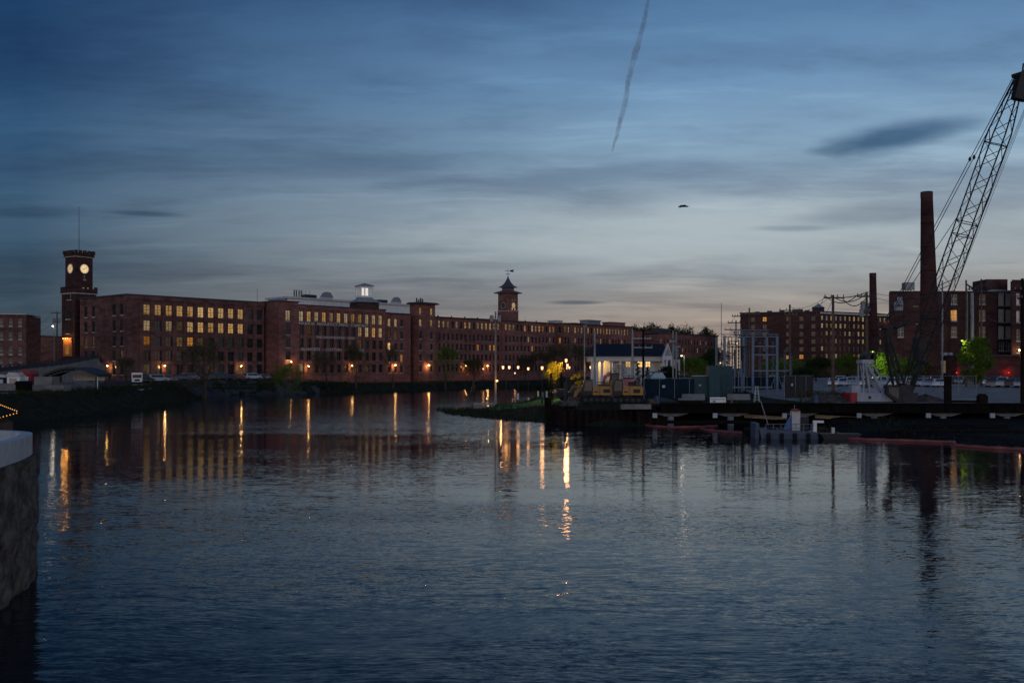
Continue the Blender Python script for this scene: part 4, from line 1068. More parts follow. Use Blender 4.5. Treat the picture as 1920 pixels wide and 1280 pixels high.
# ------------------------------------------------------------------ foreground abutment
outl = [(-20.5,12.5),(-15.2,16),(-13.0,21),(-13.10,24),(-13.35,26.6),(-13.85,29.0),(-14.45,31.0),(-14.95,32.2),(-15.6,33.0),(-16.6,33.6),(-18.2,34.0),(-22,34.2),(-30,34.0),(-30,12)]
def smoothpoly(p, it=2):
    for _ in range(it):
        q = []
        for i in range(len(p)):
            a, b_ = p[i], p[(i+1) % len(p)]
            q.append((a[0]*.75+b_[0]*.25, a[1]*.75+b_[1]*.25)); q.append((a[0]*.25+b_[0]*.75, a[1]*.25+b_[1]*.75))
        p = q
    return p
out2 = smoothpoly(outl)
def scalep(p, d):
    """offset polygon inwards by d"""
    r = []; n_ = len(p)
    for i in range(n_):
        a, c = Vector(p[i-1]), Vector(p[(i+1) % n_]); t_ = (c-a).normalized(); nrm = Vector((-t_.y, t_.x))
        r.append((p[i][0]+nrm.x*d, p[i][1]+nrm.y*d))
    return r
rp = thing('bridge_abutment', 'rounded rough stone bridge abutment with a pale concrete rim in the left foreground', 'abutment', (0,0,0))
out2 = [(p[0]-0.42, p[1]) for p in out2]
area = sum(out2[i][0]*out2[(i+1)%len(out2)][1]-out2[(i+1)%len(out2)][0]*out2[i][1] for i in range(len(out2)))
if area < 0: out2 = out2[::-1]
ztop = 3.78
b = MB(); b.prism_xy(out2, -2, ztop)
# rough courses
stn = MB(); n_ = len(out2); rr_ = random.Random(4)
lv = [-1.0+0.16*k for k in range(int((ztop+1.0)/0.16)+1)]; lv[-1] = ztop
per = []
for i in range(n_):
    a, c = Vector(out2[i]), Vector(out2[(i+1) % n_]); m_ = max(1, int((c-a).length/0.2))
    for k in range(m_): per.append(a.lerp(c, k/m_))
idx = []
for z_ in lv:
    row = []
    for i, p in enumerate(per):
        t_ = (per[(i+1) % len(per)]-per[i-1]).normalized(); nr = Vector((t_.y, -t_.x))
        d_ = mnoise.fractal(Vector((p.x*1.1, p.y*1.1, z_*1.3)), 0.7, 2.1, 5)*0.14+0.05
        row.append(len(stn.v)); stn.v.append((p.x+nr.x*d_, p.y+nr.y*d_, z_))
    idx.append(row)
for j in range(len(lv)-1):
    for i in range(len(per)):
        k = (i+1) % len(per); stn.f.append((idx[j][i], idx[j][k], idx[j+1][k], idx[j+1][i]))
stn.f.append(tuple(idx[-1]))
stn.build('stone_face', ROUGHST, rp)
inn = scalep(out2, 0.42); 
b = MB(); n_ = len(out2); zr0, zr1 = ztop+0.003, 4.42
rimo = scalep(out2, 0.10)
b.add([(p[0],p[1],zr0) for p in rimo]+[(p[0],p[1],zr1) for p in rimo]+[(p[0],p[1],zr1) for p in inn]+[(p[0],p[1],zr0) for p in inn],
      [f for i in range(n_) for f in ((i,(i+1)%n_,n_+(i+1)%n_,n_+i),(n_+i,n_+(i+1)%n_,2*n_+(i+1)%n_,2*n_+i),(2*n_+i,2*n_+(i+1)%n_,3*n_+(i+1)%n_,3*n_+i))])
b.build('concrete_rim', pbr('rim_concrete', (0.46,0.46,0.46), 0.85, 0.2, 2.5, bump=0.15), rp)
b = MB(); b.prism_xy(inn, ztop-0.5, ztop+0.1); b.build('deck', pbr('deck_concrete', (0.20,0.23,0.27), 0.8), rp)
b = MB(); b.add([(-22,24,5.2),(-22,30.5,5.0),(-16.8,31.6,ztop+0.12),(-15.9,28,ztop+0.12)], [(0,1,2,3)]); b.build('sloped_slab', pbr('slab_concrete', (0.30,0.34,0.38), 0.7), rp)
# string-lit roof of a terrace bar at the left edge
YT = 58.0
rt_ = thing('string_lit_canopy', 'dark terrace canopy edged with warm string lights at the left edge', 'canopy', (X_(-12, YT), YT, 0))
xr = X_(31, YT)-X_(-12, YT); zc_ = lambda y: CZ+(690-y)/F*YT
o0 = Vector((X_(-12, YT), YT, 0))
A_, B_, C_, D_ = P(31,775,58)-o0, P(-14,757,70)-o0, P(-70,764,66)-o0, P(-14,787,55)-o0
b = MB(); up_ = Vector((0,0,0.1)); b.add([A_,B_,C_,D_,A_+up_,B_+up_,C_+up_,D_+up_], [(0,1,2,3),(7,6,5,4),(0,4,5,1),(1,5,6,2),(2,6,7,3),(3,7,4,0)]); b.build('roof', TIMB, rt_)
b = MB(); b.prism_xy([(A_.x-0.25,A_.y+0.1),(B_.x-0.1,B_.y-0.6),(C_.x,C_.y),(D_.x,D_.y+0.25)][::-1], 1.2, A_.z-0.45); b.build('wall', pbr('warm_timber', (0.10,0.05,0.03), 0.8), rt_)
b = MB()
for p0, p1, n_ in ((A_, B_, 13), (A_, D_, 7)):
    for k in range(n_):
        c_ = p0.lerp(p1, k/n_)+Vector((0.03,-0.04,0.15 if p1 is B_ else 0.03)); b.lathe([(0.015,-0.03),(0.034,0),(0.015,0.03)], 5, c_)
lo = b.build('string_lights', emit('string_light_glow', (1.0,0.42,0.10), 1.3), rt_); pointlight('lamp_light', lo, (A_.x-0.8, A_.y-0.4, A_.z-0.6), 5, (1,0.5,0.2), 0.2)
# ------------------------------------------------------------------ trestle, sheet piles, booms
YP = 112.0; zp = CZ-65.5/F*YP
tr = thing('work_trestle', 'long dark steel work trestle running across the right bank at deck height', 'trestle', (X_(1240, YP), YP, 0))
Lt = X_(1990, YP)-X_(1240, YP)
b = MB()
b.box(0, Lt, 0, 0.45, zp-0.16, zp); b.box(0.0, Lt, 0.17, 0.28, zp-0.98, zp-0.163); b.box(0, Lt, 0, 0.45, zp-1.12, zp-0.983)
k = 0.9
while k < Lt: b.box(k, k+0.06, 0.02, 0.168, zp-0.98, zp-0.163); k += 2.6
b.build('girder', GIRD, tr)
b = MB(); b.box(-2.5, Lt, 0.6, 5.5, zp-0.9, zp-0.25)
b.build('deck', TIMB, tr)
b = MB(); b.box(-0.2, Lt, -0.06, -0.003, zp-0.10, zp-0.03); b.build('edge_timber', TIMB, tr)
for px in (1257, 1370, 1500, 1640, 1770, 1890):
    q = X_(px, YP)-X_(1240, YP)
    b = MB(); b.lathe([(0.36,-2),(0.36,zp-1.5)], 12, (q+0.1, 0.5, 0)); b.build('pipe_pile', pbr('pile_steel',(0.16,0.18,0.20),0.7), tr)
    b = MB(); b.prism_xz([(q-0.6,zp-1.5),(q+0.9,zp-1.5),(q+2.2,zp-1.14),(q-1.9,zp-1.14)], 0.2, 1.1); cp = b.build('pile_cap', pbr('cap_concrete',(0.13,0.13,0.13),0.9), tr)
    b = MB(); b.box(q-2.0, q-1.5, -0.1, 0.195, zp-1.65, zp-1.125); b.build('end_plate', pbr('plate_paint',(0.35,0.38,0.42),0.6), cp)
YS2 = 114.0
def shpile(label, pa, pb, pt, Y, name='sheet_pile_wall', mat=None):
    x0, x1 = X_(pa,Y), X_(pb,Y); b = MB(); z1_ = CZ+(690-pt)/F*Y; q = x0; k = 0
    while q < x1-0.05:
        e = min(q+0.42, x1); oy = 0.0 if k % 2 else 0.22
        b.box(q, e, Y+oy, Y+oy+0.25, -1.5, z1_-0.01*(k % 3)); q = e; k += 1
    return tag(b.build(name, mat or RUST), label, 'sheet piling')
shpile('dark rusty sheet pile wall in the water in front of the excavators', 1048, 1200, 768, 113.5)
shpile('tall rusty sheet pile section standing left of the excavators', 1021, 1034, 745, 118)
shpile('lower rusty sheet pile step beside the tall left section', 1034, 1049, 759, 117)
shpile('brown sheet pile block between the excavators and the trestle', 1195, 1248, 762, 112.6, mat=RUST)
shpile('long dark sheet pile wall holding the bank under the trestle', 1248, 1960, 795, 116.5, mat=TIMB)
b = MB()
for (pa, pb, pt, Y) in ((1250,1420,788,109),(1560,1700,786,108),(1700,1890,795,100),(1650,1930,806,94)):
    x0, x1 = X_(pa,Y), X_(pb,Y); z1_ = CZ+(690-pt)/F*Y
    b = MB(); b.box(x0, x1, Y, Y+0.4, z1_-0.35, z1_); 
    tag(b.build('timber_waler', TIMB), {1250:'dark horizontal timber under the left half of the trestle',1560:'dark horizontal timber under the middle of the trestle',1700:'weathered timber lying low under the trestle at right',1650:'lowest weathered timber along the black bank at right'}[pa], 'timber')
b = MB(); 
for (pa, ya, pb, yb, Y, mt, lab) in ((1395,777,1475,782,115,WPALE,'pale torn plastic sheet hanging under the trestle'), (1528,778,1640,784,115,WPALE,'long strip of white silt fence under the trestle'), (1710,788,1790,790,114,TEAL,'green pipe lying under the trestle'), (1850,790,1903,797,113,pbr('pink_gravel',(0.35,0.22,0.22),0.9),'patch of pinkish gravel on the bank at right'), (1790,789,1800,795,113.8,pbr('blue_tarp',(0.12,0.16,0.45),0.7),'crumpled blue tarp at the end of the green pipe')):
    p0, p1 = P(pa,ya,Y), P(pb,yb,Y); b = MB(); h = 0.34
    n_ = 8
    for k in range(n_):
        a_, c_ = p0.lerp(p1,k/n_), p0.lerp(p1,(k+1)/n_); da, dc = [0.12*math.sin((k+q)*2.1) for q in (0,1)]
        b.add([(a_.x,a_.y+da,a_.z-h),(c_.x,c_.y+dc,c_.z-h),(c_.x,c_.y+dc,c_.z+h*0.2),(a_.x,a_.y+da,a_.z+h*0.2),(a_.x,a_.y+da+.12,a_.z-h),(c_.x,c_.y+dc+.12,c_.z-h),(c_.x,c_.y+dc+.12,c_.z+h*0.2),(a_.x,a_.y+da+.12,a_.z+h*0.2)], [(0,1,2,3),(7,6,5,4),(3,2,6,7),(4,5,1,0)])
    tag(b.build({'p':'plastic_sheet','l':'silt_fence','g':'pipe','c':'tarp'}.get(lab[0],'debris') if 'gravel' not in lab else 'gravel_patch', mt), lab, 'site debris')
def boom(label, pts):
    w_ = [G(px, py, 0.06) for px, py in pts]; b = MB(); out_ = []
    for i in range(len(w_)-1):
        for k in range(5): out_.append(w_[i].lerp(w_[i+1], k/5))
    out_.append(w_[-1])
    for i, p in enumerate(out_): p.y += 0.12*math.sin(i*1.9); p.x += 0.05*math.sin(i*3.1)
    b.tube(out_, [0.15+0.03*math.sin(i*2.2) for i in range(len(out_))], 8)
    o = tag(b.build('floating_boom', ORNG), label, 'floating boom', 'orange floating booms on the river'); return o
boom('orange floating boom lying from the sheet piles toward the first trestle pile', [(1200,795),(1225,799),(1262,801),(1310,800),(1345,798)])
boom('short orange floating boom drifting beside the work barge', [(1309,801),(1325,806),(1358,809),(1388,811)])
boom('long dull red floating boom along the black right bank', [(1576,821),(1625,824),(1700,826),(1788,829),(1792,835),(1850,839),(1930,843)])
# ------------------------------------------------------------------ barge
YG = 92.0; gb = thing('work_barge', 'grey-blue work barge moored under the trestle', 'barge', (X_(1424, YG), YG, 0), R(-4))
Lg = X_(1532, YG)-X_(1424, YG)
BGY = pbr('barge_paint', (0.07,0.09,0.13), 0.6, 0.3)
b = MB(); b.prism_xz([(0.25,-0.3),(Lg,-0.3),(Lg,0.62),(0,0.85)], 0, 3.0); b.build('hull', BGY, gb)
b = MB(); b.box(-0.35, 0.02, 0.2, 2.8, -0.1, 1.4); b.build('bow_fender', BGY, gb)
q = X_(1488,YG)-X_(1424,YG); zb_ = lambda y: CZ+(690-y)/F*YG
b = MB(); b.box(q, q+0.75, 0.9, 1.8, 0.7, zb_(771)); b.build('control_stand', WPALE, gb)
b = MB(); b.box(q+0.1,q+0.6,0.6,1.9,zb_(771)+0.003,zb_(768)); b.build('stand_cap', RED, gb)
b = MB(); b.prism_xz([(q-0.8,0.75),(q-0.02,0.75),(q-0.02,zb_(780))], 1.1, 1.6); b.build('brace_plate', pbr('blue_paint',(0.08,0.16,0.38),0.5), gb)
b = MB(); b.box(q+0.8,q+1.5,0.8,2.0,0.66,zb_(782)); b.build('engine_box', BLACKM, gb)
b = MB(); b.box(Lg-0.35,Lg-0.05,0.3,0.7,0.62,1.65); b.box(Lg-0.3,Lg+0.6,0.35,0.65,1.45,1.66); b.build('white_davit', WHITE, gb)
b = MB()
for k in range(7): xx = 0.6+k*(Lg-1.2)/6; b.tube([(xx,0.1,0.65),(xx,0.1,1.35)],0.03,4)
b.tube([(0.6,0.1,1.33),(Lg-0.6,0.1,1.33)],0.03,4); b.tube([(0.6,0.1,1.0),(Lg-0.6,0.1,1.0)],0.02,4); b.build('deck_railing', STEEL, gb)
for k in range(4): b = MB(); b.lathe([(0.12,-0.3),(0.2,-0.1),(0.2,0.15),(0.1,0.3)],8,(0.8+k*1.2,-0.2,0.25)); b.build('tyre_fender', RUBBER, gb)
b = MB(); b.tube([(q+0.3,1.3,zb_(771)),(q+0.3,1.3,zb_(760))],0.03,4); b.tube([(1.2,1.6,0.8),(0.4,1.6,3.4)],0.05,5); b.build('mast_and_spud', STEEL, gb)
b = MB(); b.box(1.0,1.7,1.0,1.8,0.78,1.15); b.lathe([(0.28,0.78),(0.28,1.35)],10,(2.3,1.5,0)); b.build('deck_gear', RUST, gb)
g2b = thing('rowing_skiff', 'small dark skiff tied behind the work barge', 'skiff', (X_(1545,91),91,0))
b = MB(); b.prism_xz([(0,0),(3.0,0),(3.5,0.5),(-0.3,0.5)], 0, 1.4); b.build('hull', BLACKM, g2b); b = MB(); b.box(1.2,1.5,0.1,1.3,0.503,0.62); b.build('thwart', WOOD, g2b); b = MB(); b.box(0.9,1.15,0.5,0.8,0.503,1.05); b.build('outboard_motor', WPALE, g2b)
# ------------------------------------------------------------------ trees
def limb(b, p, d, L, r, depth, rng, tips, spread=0.55, up=0.12, kids=(2,3)):
    pts = [p]; rs = [r]; q = p; dd = d.copy()
    n_ = 3
    for k in range(n_):
        dd = (dd + Vector((rng.gauss(0,.13), rng.gauss(0,.13), rng.gauss(0,.10)+up*0.4))).normalized()
        q = q + dd*(L/n_); pts.append(q); rs.append(r*(1-0.45*(k+1)/n_))
    b.tube(pts, rs, 6 if depth > 2 else 4 if depth > 0 else 3, False)
    if depth == 0: tips.append(q); return
    if depth <= 2: tips.append(q)
    for k in range(rng.randint(*kids)+ (1 if depth > 2 else 0)):
        a = rng.uniform(0, 6.283); s_ = spread*rng.uniform(0.6, 1.3)
        side = Vector((math.cos(a), math.sin(a), 0)); nd = (dd + side*s_ + Vector((0,0,up))).normalized()
        st = pts[-1] if k < 2 else pts[-2]
        limb(b, st, nd, L*rng.uniform(0.62, 0.85), rs[-1]*0.72, depth-1, rng, tips, spread, up, kids)
def tree(name, label, cat, loc, h, width, leafm, seed, nleaf=1500, leaf=0.16, depth=4, trunk=0.25, th=0.28, clump=0.6, group=None, spread=0.55, up=0.12, bark=None, fill=1):
    rng = random.Random(seed); o = thing(name, label, cat, loc, 0, group)
    b = MB(); tips = []
    b.tube([(0,0,-0.3),(rng.gauss(0,.05),0,h*th*0.5),(rng.gauss(0,.1),rng.gauss(0,.1),h*th)], [trunk*1.25,trunk,trunk*0.85], 8, False)
    base = Vector((0,0,h*th))
    for k in range(4):
        a = 6.283*k/4+rng.uniform(-.5,.5); limb(b, base, Vector((math.cos(a)*spread, math.sin(a)*spread, 1)).normalized(), h*0.30, trunk*0.55, depth, rng, tips, spread, up)
    mx = max(max(abs(p.x), abs(p.y)) for p in tips); mz = max(p.z for p in tips)
    sx = width/2/mx*0.95; sz = (h-h*th)/(mz-h*th)*0.97
    f = lambda p: (p[0]*sx if p[2] > h*th else p[0], p[1]*sx if p[2] > h*th else p[1], p[2] if p[2] < h*th else h*th+(p[2]-h*th)*sz)
    b.v = [f(p) for p in b.v]; b.build('trunk', bark or BARK, o)
    if nleaf:
        c = [(Vector(f(p)), clump*rng.uniform(0.6,1.3)) for p in tips]
        if fill:
            for k in range(max(16, len(c)//2)):
                while True:
                    q = Vector((rng.uniform(-1,1), rng.uniform(-1,1), rng.uniform(-1,1)))
                    if 0.35 < q.length < 1: break
                c.append((Vector((q.x*width*0.47, q.y*width*0.47, h*0.54+q.z*h*0.40)), clump*rng.uniform(0.6,1.2)))
        MB().leafs(c, nleaf, leaf, rng).build('crown', leafm, o)
    return o
def bush(name, label, cat, loc, w_, h, leafm, seed, n=900, leaf=0.12, group=None, cone=False, nc=16, zr=(0.25,0.82)):
    rng = random.Random(seed); o = thing(name, label, cat, loc, 0, group)
    b = MB(); b.tube([(0,0,-0.2),(0,0,h*0.6)], [0.08,0.03], 5); b.build('trunk', BARK, o)
    c = []
    for k in range(nc if not cone else 22):
        if cone: z_ = h*(0.06+0.9*k/22); r_ = w_/2*(1-(z_/h))**0.8; a = k*2.4; c.append((Vector((math.cos(a)*r_*0.5, math.sin(a)*r_*0.5, z_)), max(0.16, r_*0.75)))
        else:
            a = rng.uniform(0,6.28); q = rng.random()**0.5; u = rng.random(); z_ = h*(zr[0]+(zr[1]-zr[0])*u); q *= (max(0.05, 1-(2*u-1.15)**2*0.75))**0.5; c.append((Vector((math.cos(a)*q*w_*0.40, math.sin(a)*q*w_*0.40, z_)), w_*rng.uniform(0.09,0.17)))
    MB().leafs(c, n, leaf, rng).build('crown', leafm, o); return o
def TP(px, ptop, Y, pbase=None):
    x = X_(px, Y); z0 = hz(x, Y); return (x, Y, z0), CZ+(690-ptop)/F*Y-z0
def T(px, ptop, Y, wpx, lab, leafm, seed, name='tree', cat='tree', **k):
    loc, h = TP(px, ptop, Y); return tree(name, lab, cat, loc, h, wpx/F*Y, leafm, seed, **k)
T(384, 634, 212, 120, 'large spreading bare tree on the bank in front of the west mill', LEAFB, 1, 'bare_tree', nleaf=6500, leaf=0.13, depth=5, trunk=0.42, th=0.30, spread=0.8)
T(236, 668, 205, 40, 'small bare round tree at the left corner of the west mill', LEAFB, 2, 'bare_tree', nleaf=2200, leaf=0.12, depth=4, trunk=0.16)
T(540, 672, 240, 62, 'low budding bush tree between the west mill and the lettered mill', LEAFG, 3, nleaf=4500, leaf=0.15, depth=4, trunk=0.18, th=0.12)
T(505, 690, 242, 40, 'small brown budding tree left of the greener bush tree', LEAFB, 33, nleaf=1800, leaf=0.14, depth=4, trunk=0.14, th=0.15)
T(612, 655, 262, 76, 'thin bare tree in front of the lettered mill', LEAFB, 4, 'bare_tree', nleaf=3800, leaf=0.13, depth=5, trunk=0.2, th=0.2, spread=0.7)
T(668, 645, 268, 66, 'dense dull green tree before the right end of the lettered mill', LEAFB, 5, nleaf=5500, leaf=0.15, depth=4, trunk=0.25)
T(737, 640, 276, 44, 'tall thin bare tree before the recessed brick block', LEAFB, 6, 'bare_tree', nleaf=2600, leaf=0.13, depth=5, trunk=0.24, th=0.25)
T(835, 643, 294, 60, 'forked olive green tree on the far bank right of the stair tower', LEAFG, 7, nleaf=4500, leaf=0.17, depth=4, trunk=0.32, th=0.3)
for i, (px, pt, wd, Y, lm, lab) in enumerate(((889,668,46,326,LEAFB,'bare tree between the second and third lamps of the long mill'),(985,662,40,334,LEAFB,'brown budding tree behind the park hedge'),(1012,650,52,335,LEAFB,'leftmost tall tree of the dark clump beyond the park'),(1045,643,58,320,LEAFB,'broad dull tree behind the yellow park tree'),(1080,640,56,292,LEAFB,'broad dull tree behind the small round golden tree'),(1108,648,46,280,LEAFB,'rightmost dull tree of the clump left of the gabled roof'),
      (1298,668,64,220,LEAFG,'yellow green tree right of the white house'),(1345,650,60,250,LEAFD,'dark tree behind the grey green cabinets'),(1318,664,50,262,LEAFD,'dark leafy tree between the white house and the substation'),(1470,672,90,230,LEAFG,'wide green tree behind the substation frames'),(1530,668,70,240,LEAFD,'dark tree right of the substation frames'),(1590,664,74,244,LEAFG,'olive tree at the left end of the car park row'),
      (1662,662,64,196,LEAFG,'bright lamplit green tree behind the crane gantry'),(1700,668,56,204,LEAFG,'green tree behind the crane mast'),(1738,674,50,205,LEAFG,'lamplit green tree at the foot of the huge smokestack'),(1500,690,60,215,LEAFD,'low dark shrub tree behind the black screened fence'),(1255,690,30,165,LEAFC,'small dark tree beside the white gabled porch'))):
    T(px, pt, Y, wd, lab, lm, 40+i, nleaf=6500 if lm is not LEAFB else 4200, leaf=0.18 if lm is not LEAFB else 0.17, depth=4, trunk=0.2, th=0.16, clump=1.0, group='trees behind the park and car park')
loc, h = TP(1829, 630, 165); bush('tree', 'full round green tree standing in the car park and lit from its left', 'tree', loc, 70/F*165, h, LEAFG, 70, 15000, 0.15, nc=70, zr=(0.16,0.92))
T(1038, 676, 146, 46, 'glowing yellow tree with upswept branches lit by park lamps', LEAFY, 71, nleaf=3600, leaf=0.075, depth=4, trunk=0.11, th=0.12, clump=0.22, spread=0.8, up=0.25, fill=0)
loc, h = TP(1081, 691, 148); bush('tree', 'small round golden tree beside the park lamps', 'tree', loc, 30/F*148, h, LEAFY, 72, 1500, 0.10)
T(1160, 668, 132, 56, 'bare tree of stiff upswept branches against the lit portico', LEAFB, 73, 'bare_tree', nleaf=500, leaf=0.06, fill=0, depth=5, trunk=0.13, th=0.22, spread=0.7, up=0.15)
for i, (px, pt, wd, Y, lab) in enumerate(((1033,696,15,142,'narrow dark conifer left of the pair before the yellow tree'),(1052,696,15,142,'narrow dark conifer right of the pair before the yellow tree'),(1196,676,26,140,'tall dark conifer left of the brown utility pole'),(1214,684,24,150,'dark conifer between the lit windows of the white house'),(1191,712,20,130,'low dark conifer beside the excavators'))):
    loc, h = TP(px, pt, Y); bush('conifer', lab, 'conifer', loc, wd/F*Y, h, LEAFC, 80+i, 1500, 0.09, 'dark conifers in the park', cone=True)
# far trees above the roofs
for i, (px, pt, wd) in enumerate(((1190,607,26),(1222,603,44),(1262,606,30),(1288,605,46),(1325,612,36),(1205,611,22),(1650,652,30))):
    Y = 560; x = X_(px, Y); h = CZ+(690-pt)/F*Y-2
    tree('distant_tree', ['bare distant tree at the left end of the row above the far mill','largest bare distant tree above the far mill','bare distant tree behind the rooftop box','round leafy distant tree right of the rooftop box','low distant tree at the right end of the row','small bare distant tree low in the row above the far mill','dark distant tree between the apartment mill and the factory'][i], 'tree', (x, Y, 2), h, wd/F*Y, LEAFB, 100+i, nleaf=2000, leaf=0.5, depth=4, trunk=0.5, th=0.5, clump=1.6, group='distant trees on the skyline', spread=0.7)
# hedge
def hedge(label, pa, pb, pt, pbm, Y, seed, mat=LEAFC, dp=1.6):
    x0, x1 = X_(pa,Y), X_(pb,Y); h = (pbm-pt)/F*Y; z0 = CZ+(690-pbm)/F*Y; rng = random.Random(seed); c = []
    n_ = int((x1-x0)/0.7)+1
    for k in range(n_):
        for z_ in (h*0.3, h*0.72): c.append((Vector(((x1-x0)*(k+.5)/n_, rng.uniform(0,dp), z_)), 0.62))
    o = MB().leafs(c, 220*n_, 0.11, rng, 0.7).build('hedge', mat, None, (x0, Y, z0)); return tag(o, label, 'hedge')
hedge('clipped dark hedge along the back of the park lawn', 968, 1026, 721, 733, 180, 1)
hedge('scrubby dark growth on the bank below the recessed brick block', 690, 770, 719, 729, 282, 2, LEAFD)
hedge('scrubby growth on the far bank below the lettered mill', 560, 650, 714, 728, 258, 3, LEAFD)
hedge('low brush at the corner of the left car park', 328, 372, 712, 728, 206, 4, LEAFB)
hedge('low brush on the bank below the west mill', 395, 500, 716, 732, 232, 5, LEAFD)
hedge('heap of brush and branches left of the crane', 1500, 1585, 733, 750, 124, 6, LEAFB)
# bank grass
def scatter(name, label, region, n, size, seed, mat=TUFT):
    rng = random.Random(seed); b = MB(); X0, X1, Y0, Y1 = region
    xs = np.array([rng.uniform(X0,X1) for _ in range(n)]); ys_ = np.array([rng.uniform(Y0,Y1) for _ in range(n)])
    d = sdist(xs, ys_); zz_ = landh(xs, ys_)
    for i in range(n):
        if not (0.1 < d[i] < 9) : continue
        x, y, z = float(xs[i]), float(ys_[i]), float(zz_[i]); s_ = size*rng.uniform(0.5,1.5)
        for k in range(4):
            a = rng.uniform(0,6.28); l_ = s_*rng.uniform(.6,1.2); dx_, dy_ = math.cos(a), math.sin(a)
            b.add([(x-dy_*0.05,y+dx_*0.05,z-0.05),(x+dy_*0.05,y-dx_*0.05,z-0.05),(x+dx_*l_*0.6,y+dy_*l_*0.6,z+l_)], [(0,1,2)])
    tag(b.build(name, mat), label, None, None, 'stuff')
scatter('bank_grass', 'rough dark grass on the left river bank', (-100,-50,112,215), 9000, 0.5, 1)
scatter('bank_grass', 'rough grass on the tip and front edge of the park bank', (-16,16,110,200), 6500, 0.42, 2)
scatter('bank_weeds', 'weeds along the far mill bank', (-70,-5,200,330), 5000, 0.6, 3)
scatter('bank_weeds', 'sparse weeds along the black right bank', (25,70,60,125), 2200, 0.35, 4)
# stone river wall before the mills
b = MB(); sp_ = [gp(560,734), gp(640,732), gp(700,731.5), gp(800,730), gp(850,727.5), gp(930,725.5), gp(1010,724.5)]
for i in range(len(sp_)-1):
    p, q = sp_[i], sp_[i+1]
    b.add([(p[0],p[1],-0.5),(q[0],q[1],-0.5),(q[0],q[1],2.05),(p[0],p[1],2.05),(p[0],p[1]+1,-0.5),(q[0],q[1]+1,-0.5),(q[0],q[1]+1,2.05),(p[0],p[1]+1,2.05)], [(0,1,2,3),(3,2,6,7),(7,6,5,4)])
tag(b.build('river_wall', pbr('river_wall_stone',(0.10,0.095,0.085),0.95,0.6,1.2,bump=0.8)), 'long dark stone river wall below the mills', 'retaining wall')
for px, w_ in ((699, 8),):
    Y = sp_[2][1]; b = MB(); x = X_(px, Y); b.box(x-4.5, x+2.6, Y-1.2, Y-0.2, -0.3, 1.9); b.box(x-4.9,x+3.0,Y-1.3,Y+0.2,1.903,2.2); tag(b.build('culvert', BLACKM), 'black culvert mouth in the river wall below the lettered mill', 'culvert')
for i, (px, pt, pb, tlt) in enumerate(((884,711,736,0.5),(889,721,736,0.12))):
    p0, p1 = P(px-2, pb, 215), P(px+tlt*12, pt, 215); b = MB(); b.tube([p0, p1], 0.13, 5); tag(b.build('leaning_stake', WOOD), ['long leaning stake in the channel mud','short leaning stake beside the longer one in the channel'][i], 'stake')

# ------------------------------------------------------------------ park lamps, poles, wires
def park_lamp(px, pl, Y, label, power=60, heads=1, hs=0.17):
    x = X_(px, Y); z0 = hz(x, Y); z1 = CZ+(690-pl)/F*Y; h = z1-z0
    o = thing('park_lamp', label, 'street lamp', (x, Y, z0), 0, 'glowing park lamps')
    b = MB(); b.lathe([(0.16,0),(0.13,0.5),(0.06,0.6),(0.05,h-0.35)], 8)
    if heads == 2: b.tube([(-0.5,0,h-0.3),(0.5,0,h-0.3)], 0.04, 5)
    b.build('pole', BLACKM, o)
    for k in range(heads):
        dx = (-0.5 if k == 0 else 0.5) if heads == 2 else 0
        b = MB(); b.lathe([(0.10,h-0.30),(hs,h-0.1),(hs*0.95,h+0.16)], 8, (dx,0,0)); g = b.build('lamp_globe', BULBP, o)
        b = MB(); b.lathe([(hs*1.2,h+0.165),(hs*0.8,h+0.26),(0.03,h+0.42)], 8, (dx,0,0)); b.build('lamp_cap', BLACKM, o)
    pointlight('lamp_light', o, (0,-0.4,h-0.1), power, (1.0,0.44,0.15), 0.3)
    if px in (1061.5, 1016.5): spotlight('lamp_light', o, (-0.3 if px > 1040 else 0.3,0,h-0.2), 900 if px > 1040 else 600, (1.0,0.62,0.2), (-0.9,-0.05,-0.35) if px > 1040 else (0.9,0.2,-0.3), 0.2, 140)  # extra spot added at these two lamps to brighten the yellow tree
    return o
for a in ((949,688,160,'double headed park lamp standing on the lawn right of the lit utility pole',22,2),(971.5,688,171,'park lamp above the left end of the hedge',22,1),(990.5,690.5,174,'park lamp behind the middle of the hedge',15,1),(1016.5,689,143.5,'park lamp left of the glowing yellow tree',60,1),
          (906,691,323,'small park lamp between the mill lamp and the utility pole',40,1),(965.5,699,331,'low far lamp left of the hedge',30,1),(1061.5,675,147,'tallest park lamp right of the yellow tree',330,1),(1064,684,176,'middle lamp of the stacked cluster right of the yellow tree',80,1),(1062.5,689,196,'lower left lamp of the stacked cluster',40,1),(1067.5,688.5,205,'lower right lamp of the stacked cluster',40,1),(1107.5,688,178,'park lamp at the left corner of the portico',70,1)):
    park_lamp(*a)
def street_light(label, px, pl, Y, col, mat, power, arm=0.8, polem=STEEL, aim=None):
    x = X_(px, Y); z0 = hz(x, Y); h = CZ+(690-pl)/F*Y-z0
    o = thing('street_light', label, 'street lamp', (x, Y, z0))
    b = MB(); b.tube([(arm,0,0),(arm,0,h+0.3),(0.1,0,h+0.35)], 0.07, 6); b.build('pole', polem, o)
    b = MB(); b.box(-0.3,0.3,-0.18,0.18,h+0.22,h+0.36); hd = b.build('lamp_head', DSTEEL, o)
    b = MB(); b.lathe([(0.08,h-0.02),(0.2,h+0.1),(0.2,h+0.21)], 8); b.build('lamp_glass', mat, hd)
    if aim: spotlight('lamp_light', o, (0,0,h-0.05), power, col, aim, 0.2, 150)
    else: pointlight('lamp_light', o, (0,-0.2,h-0.2), power, col, 0.45)
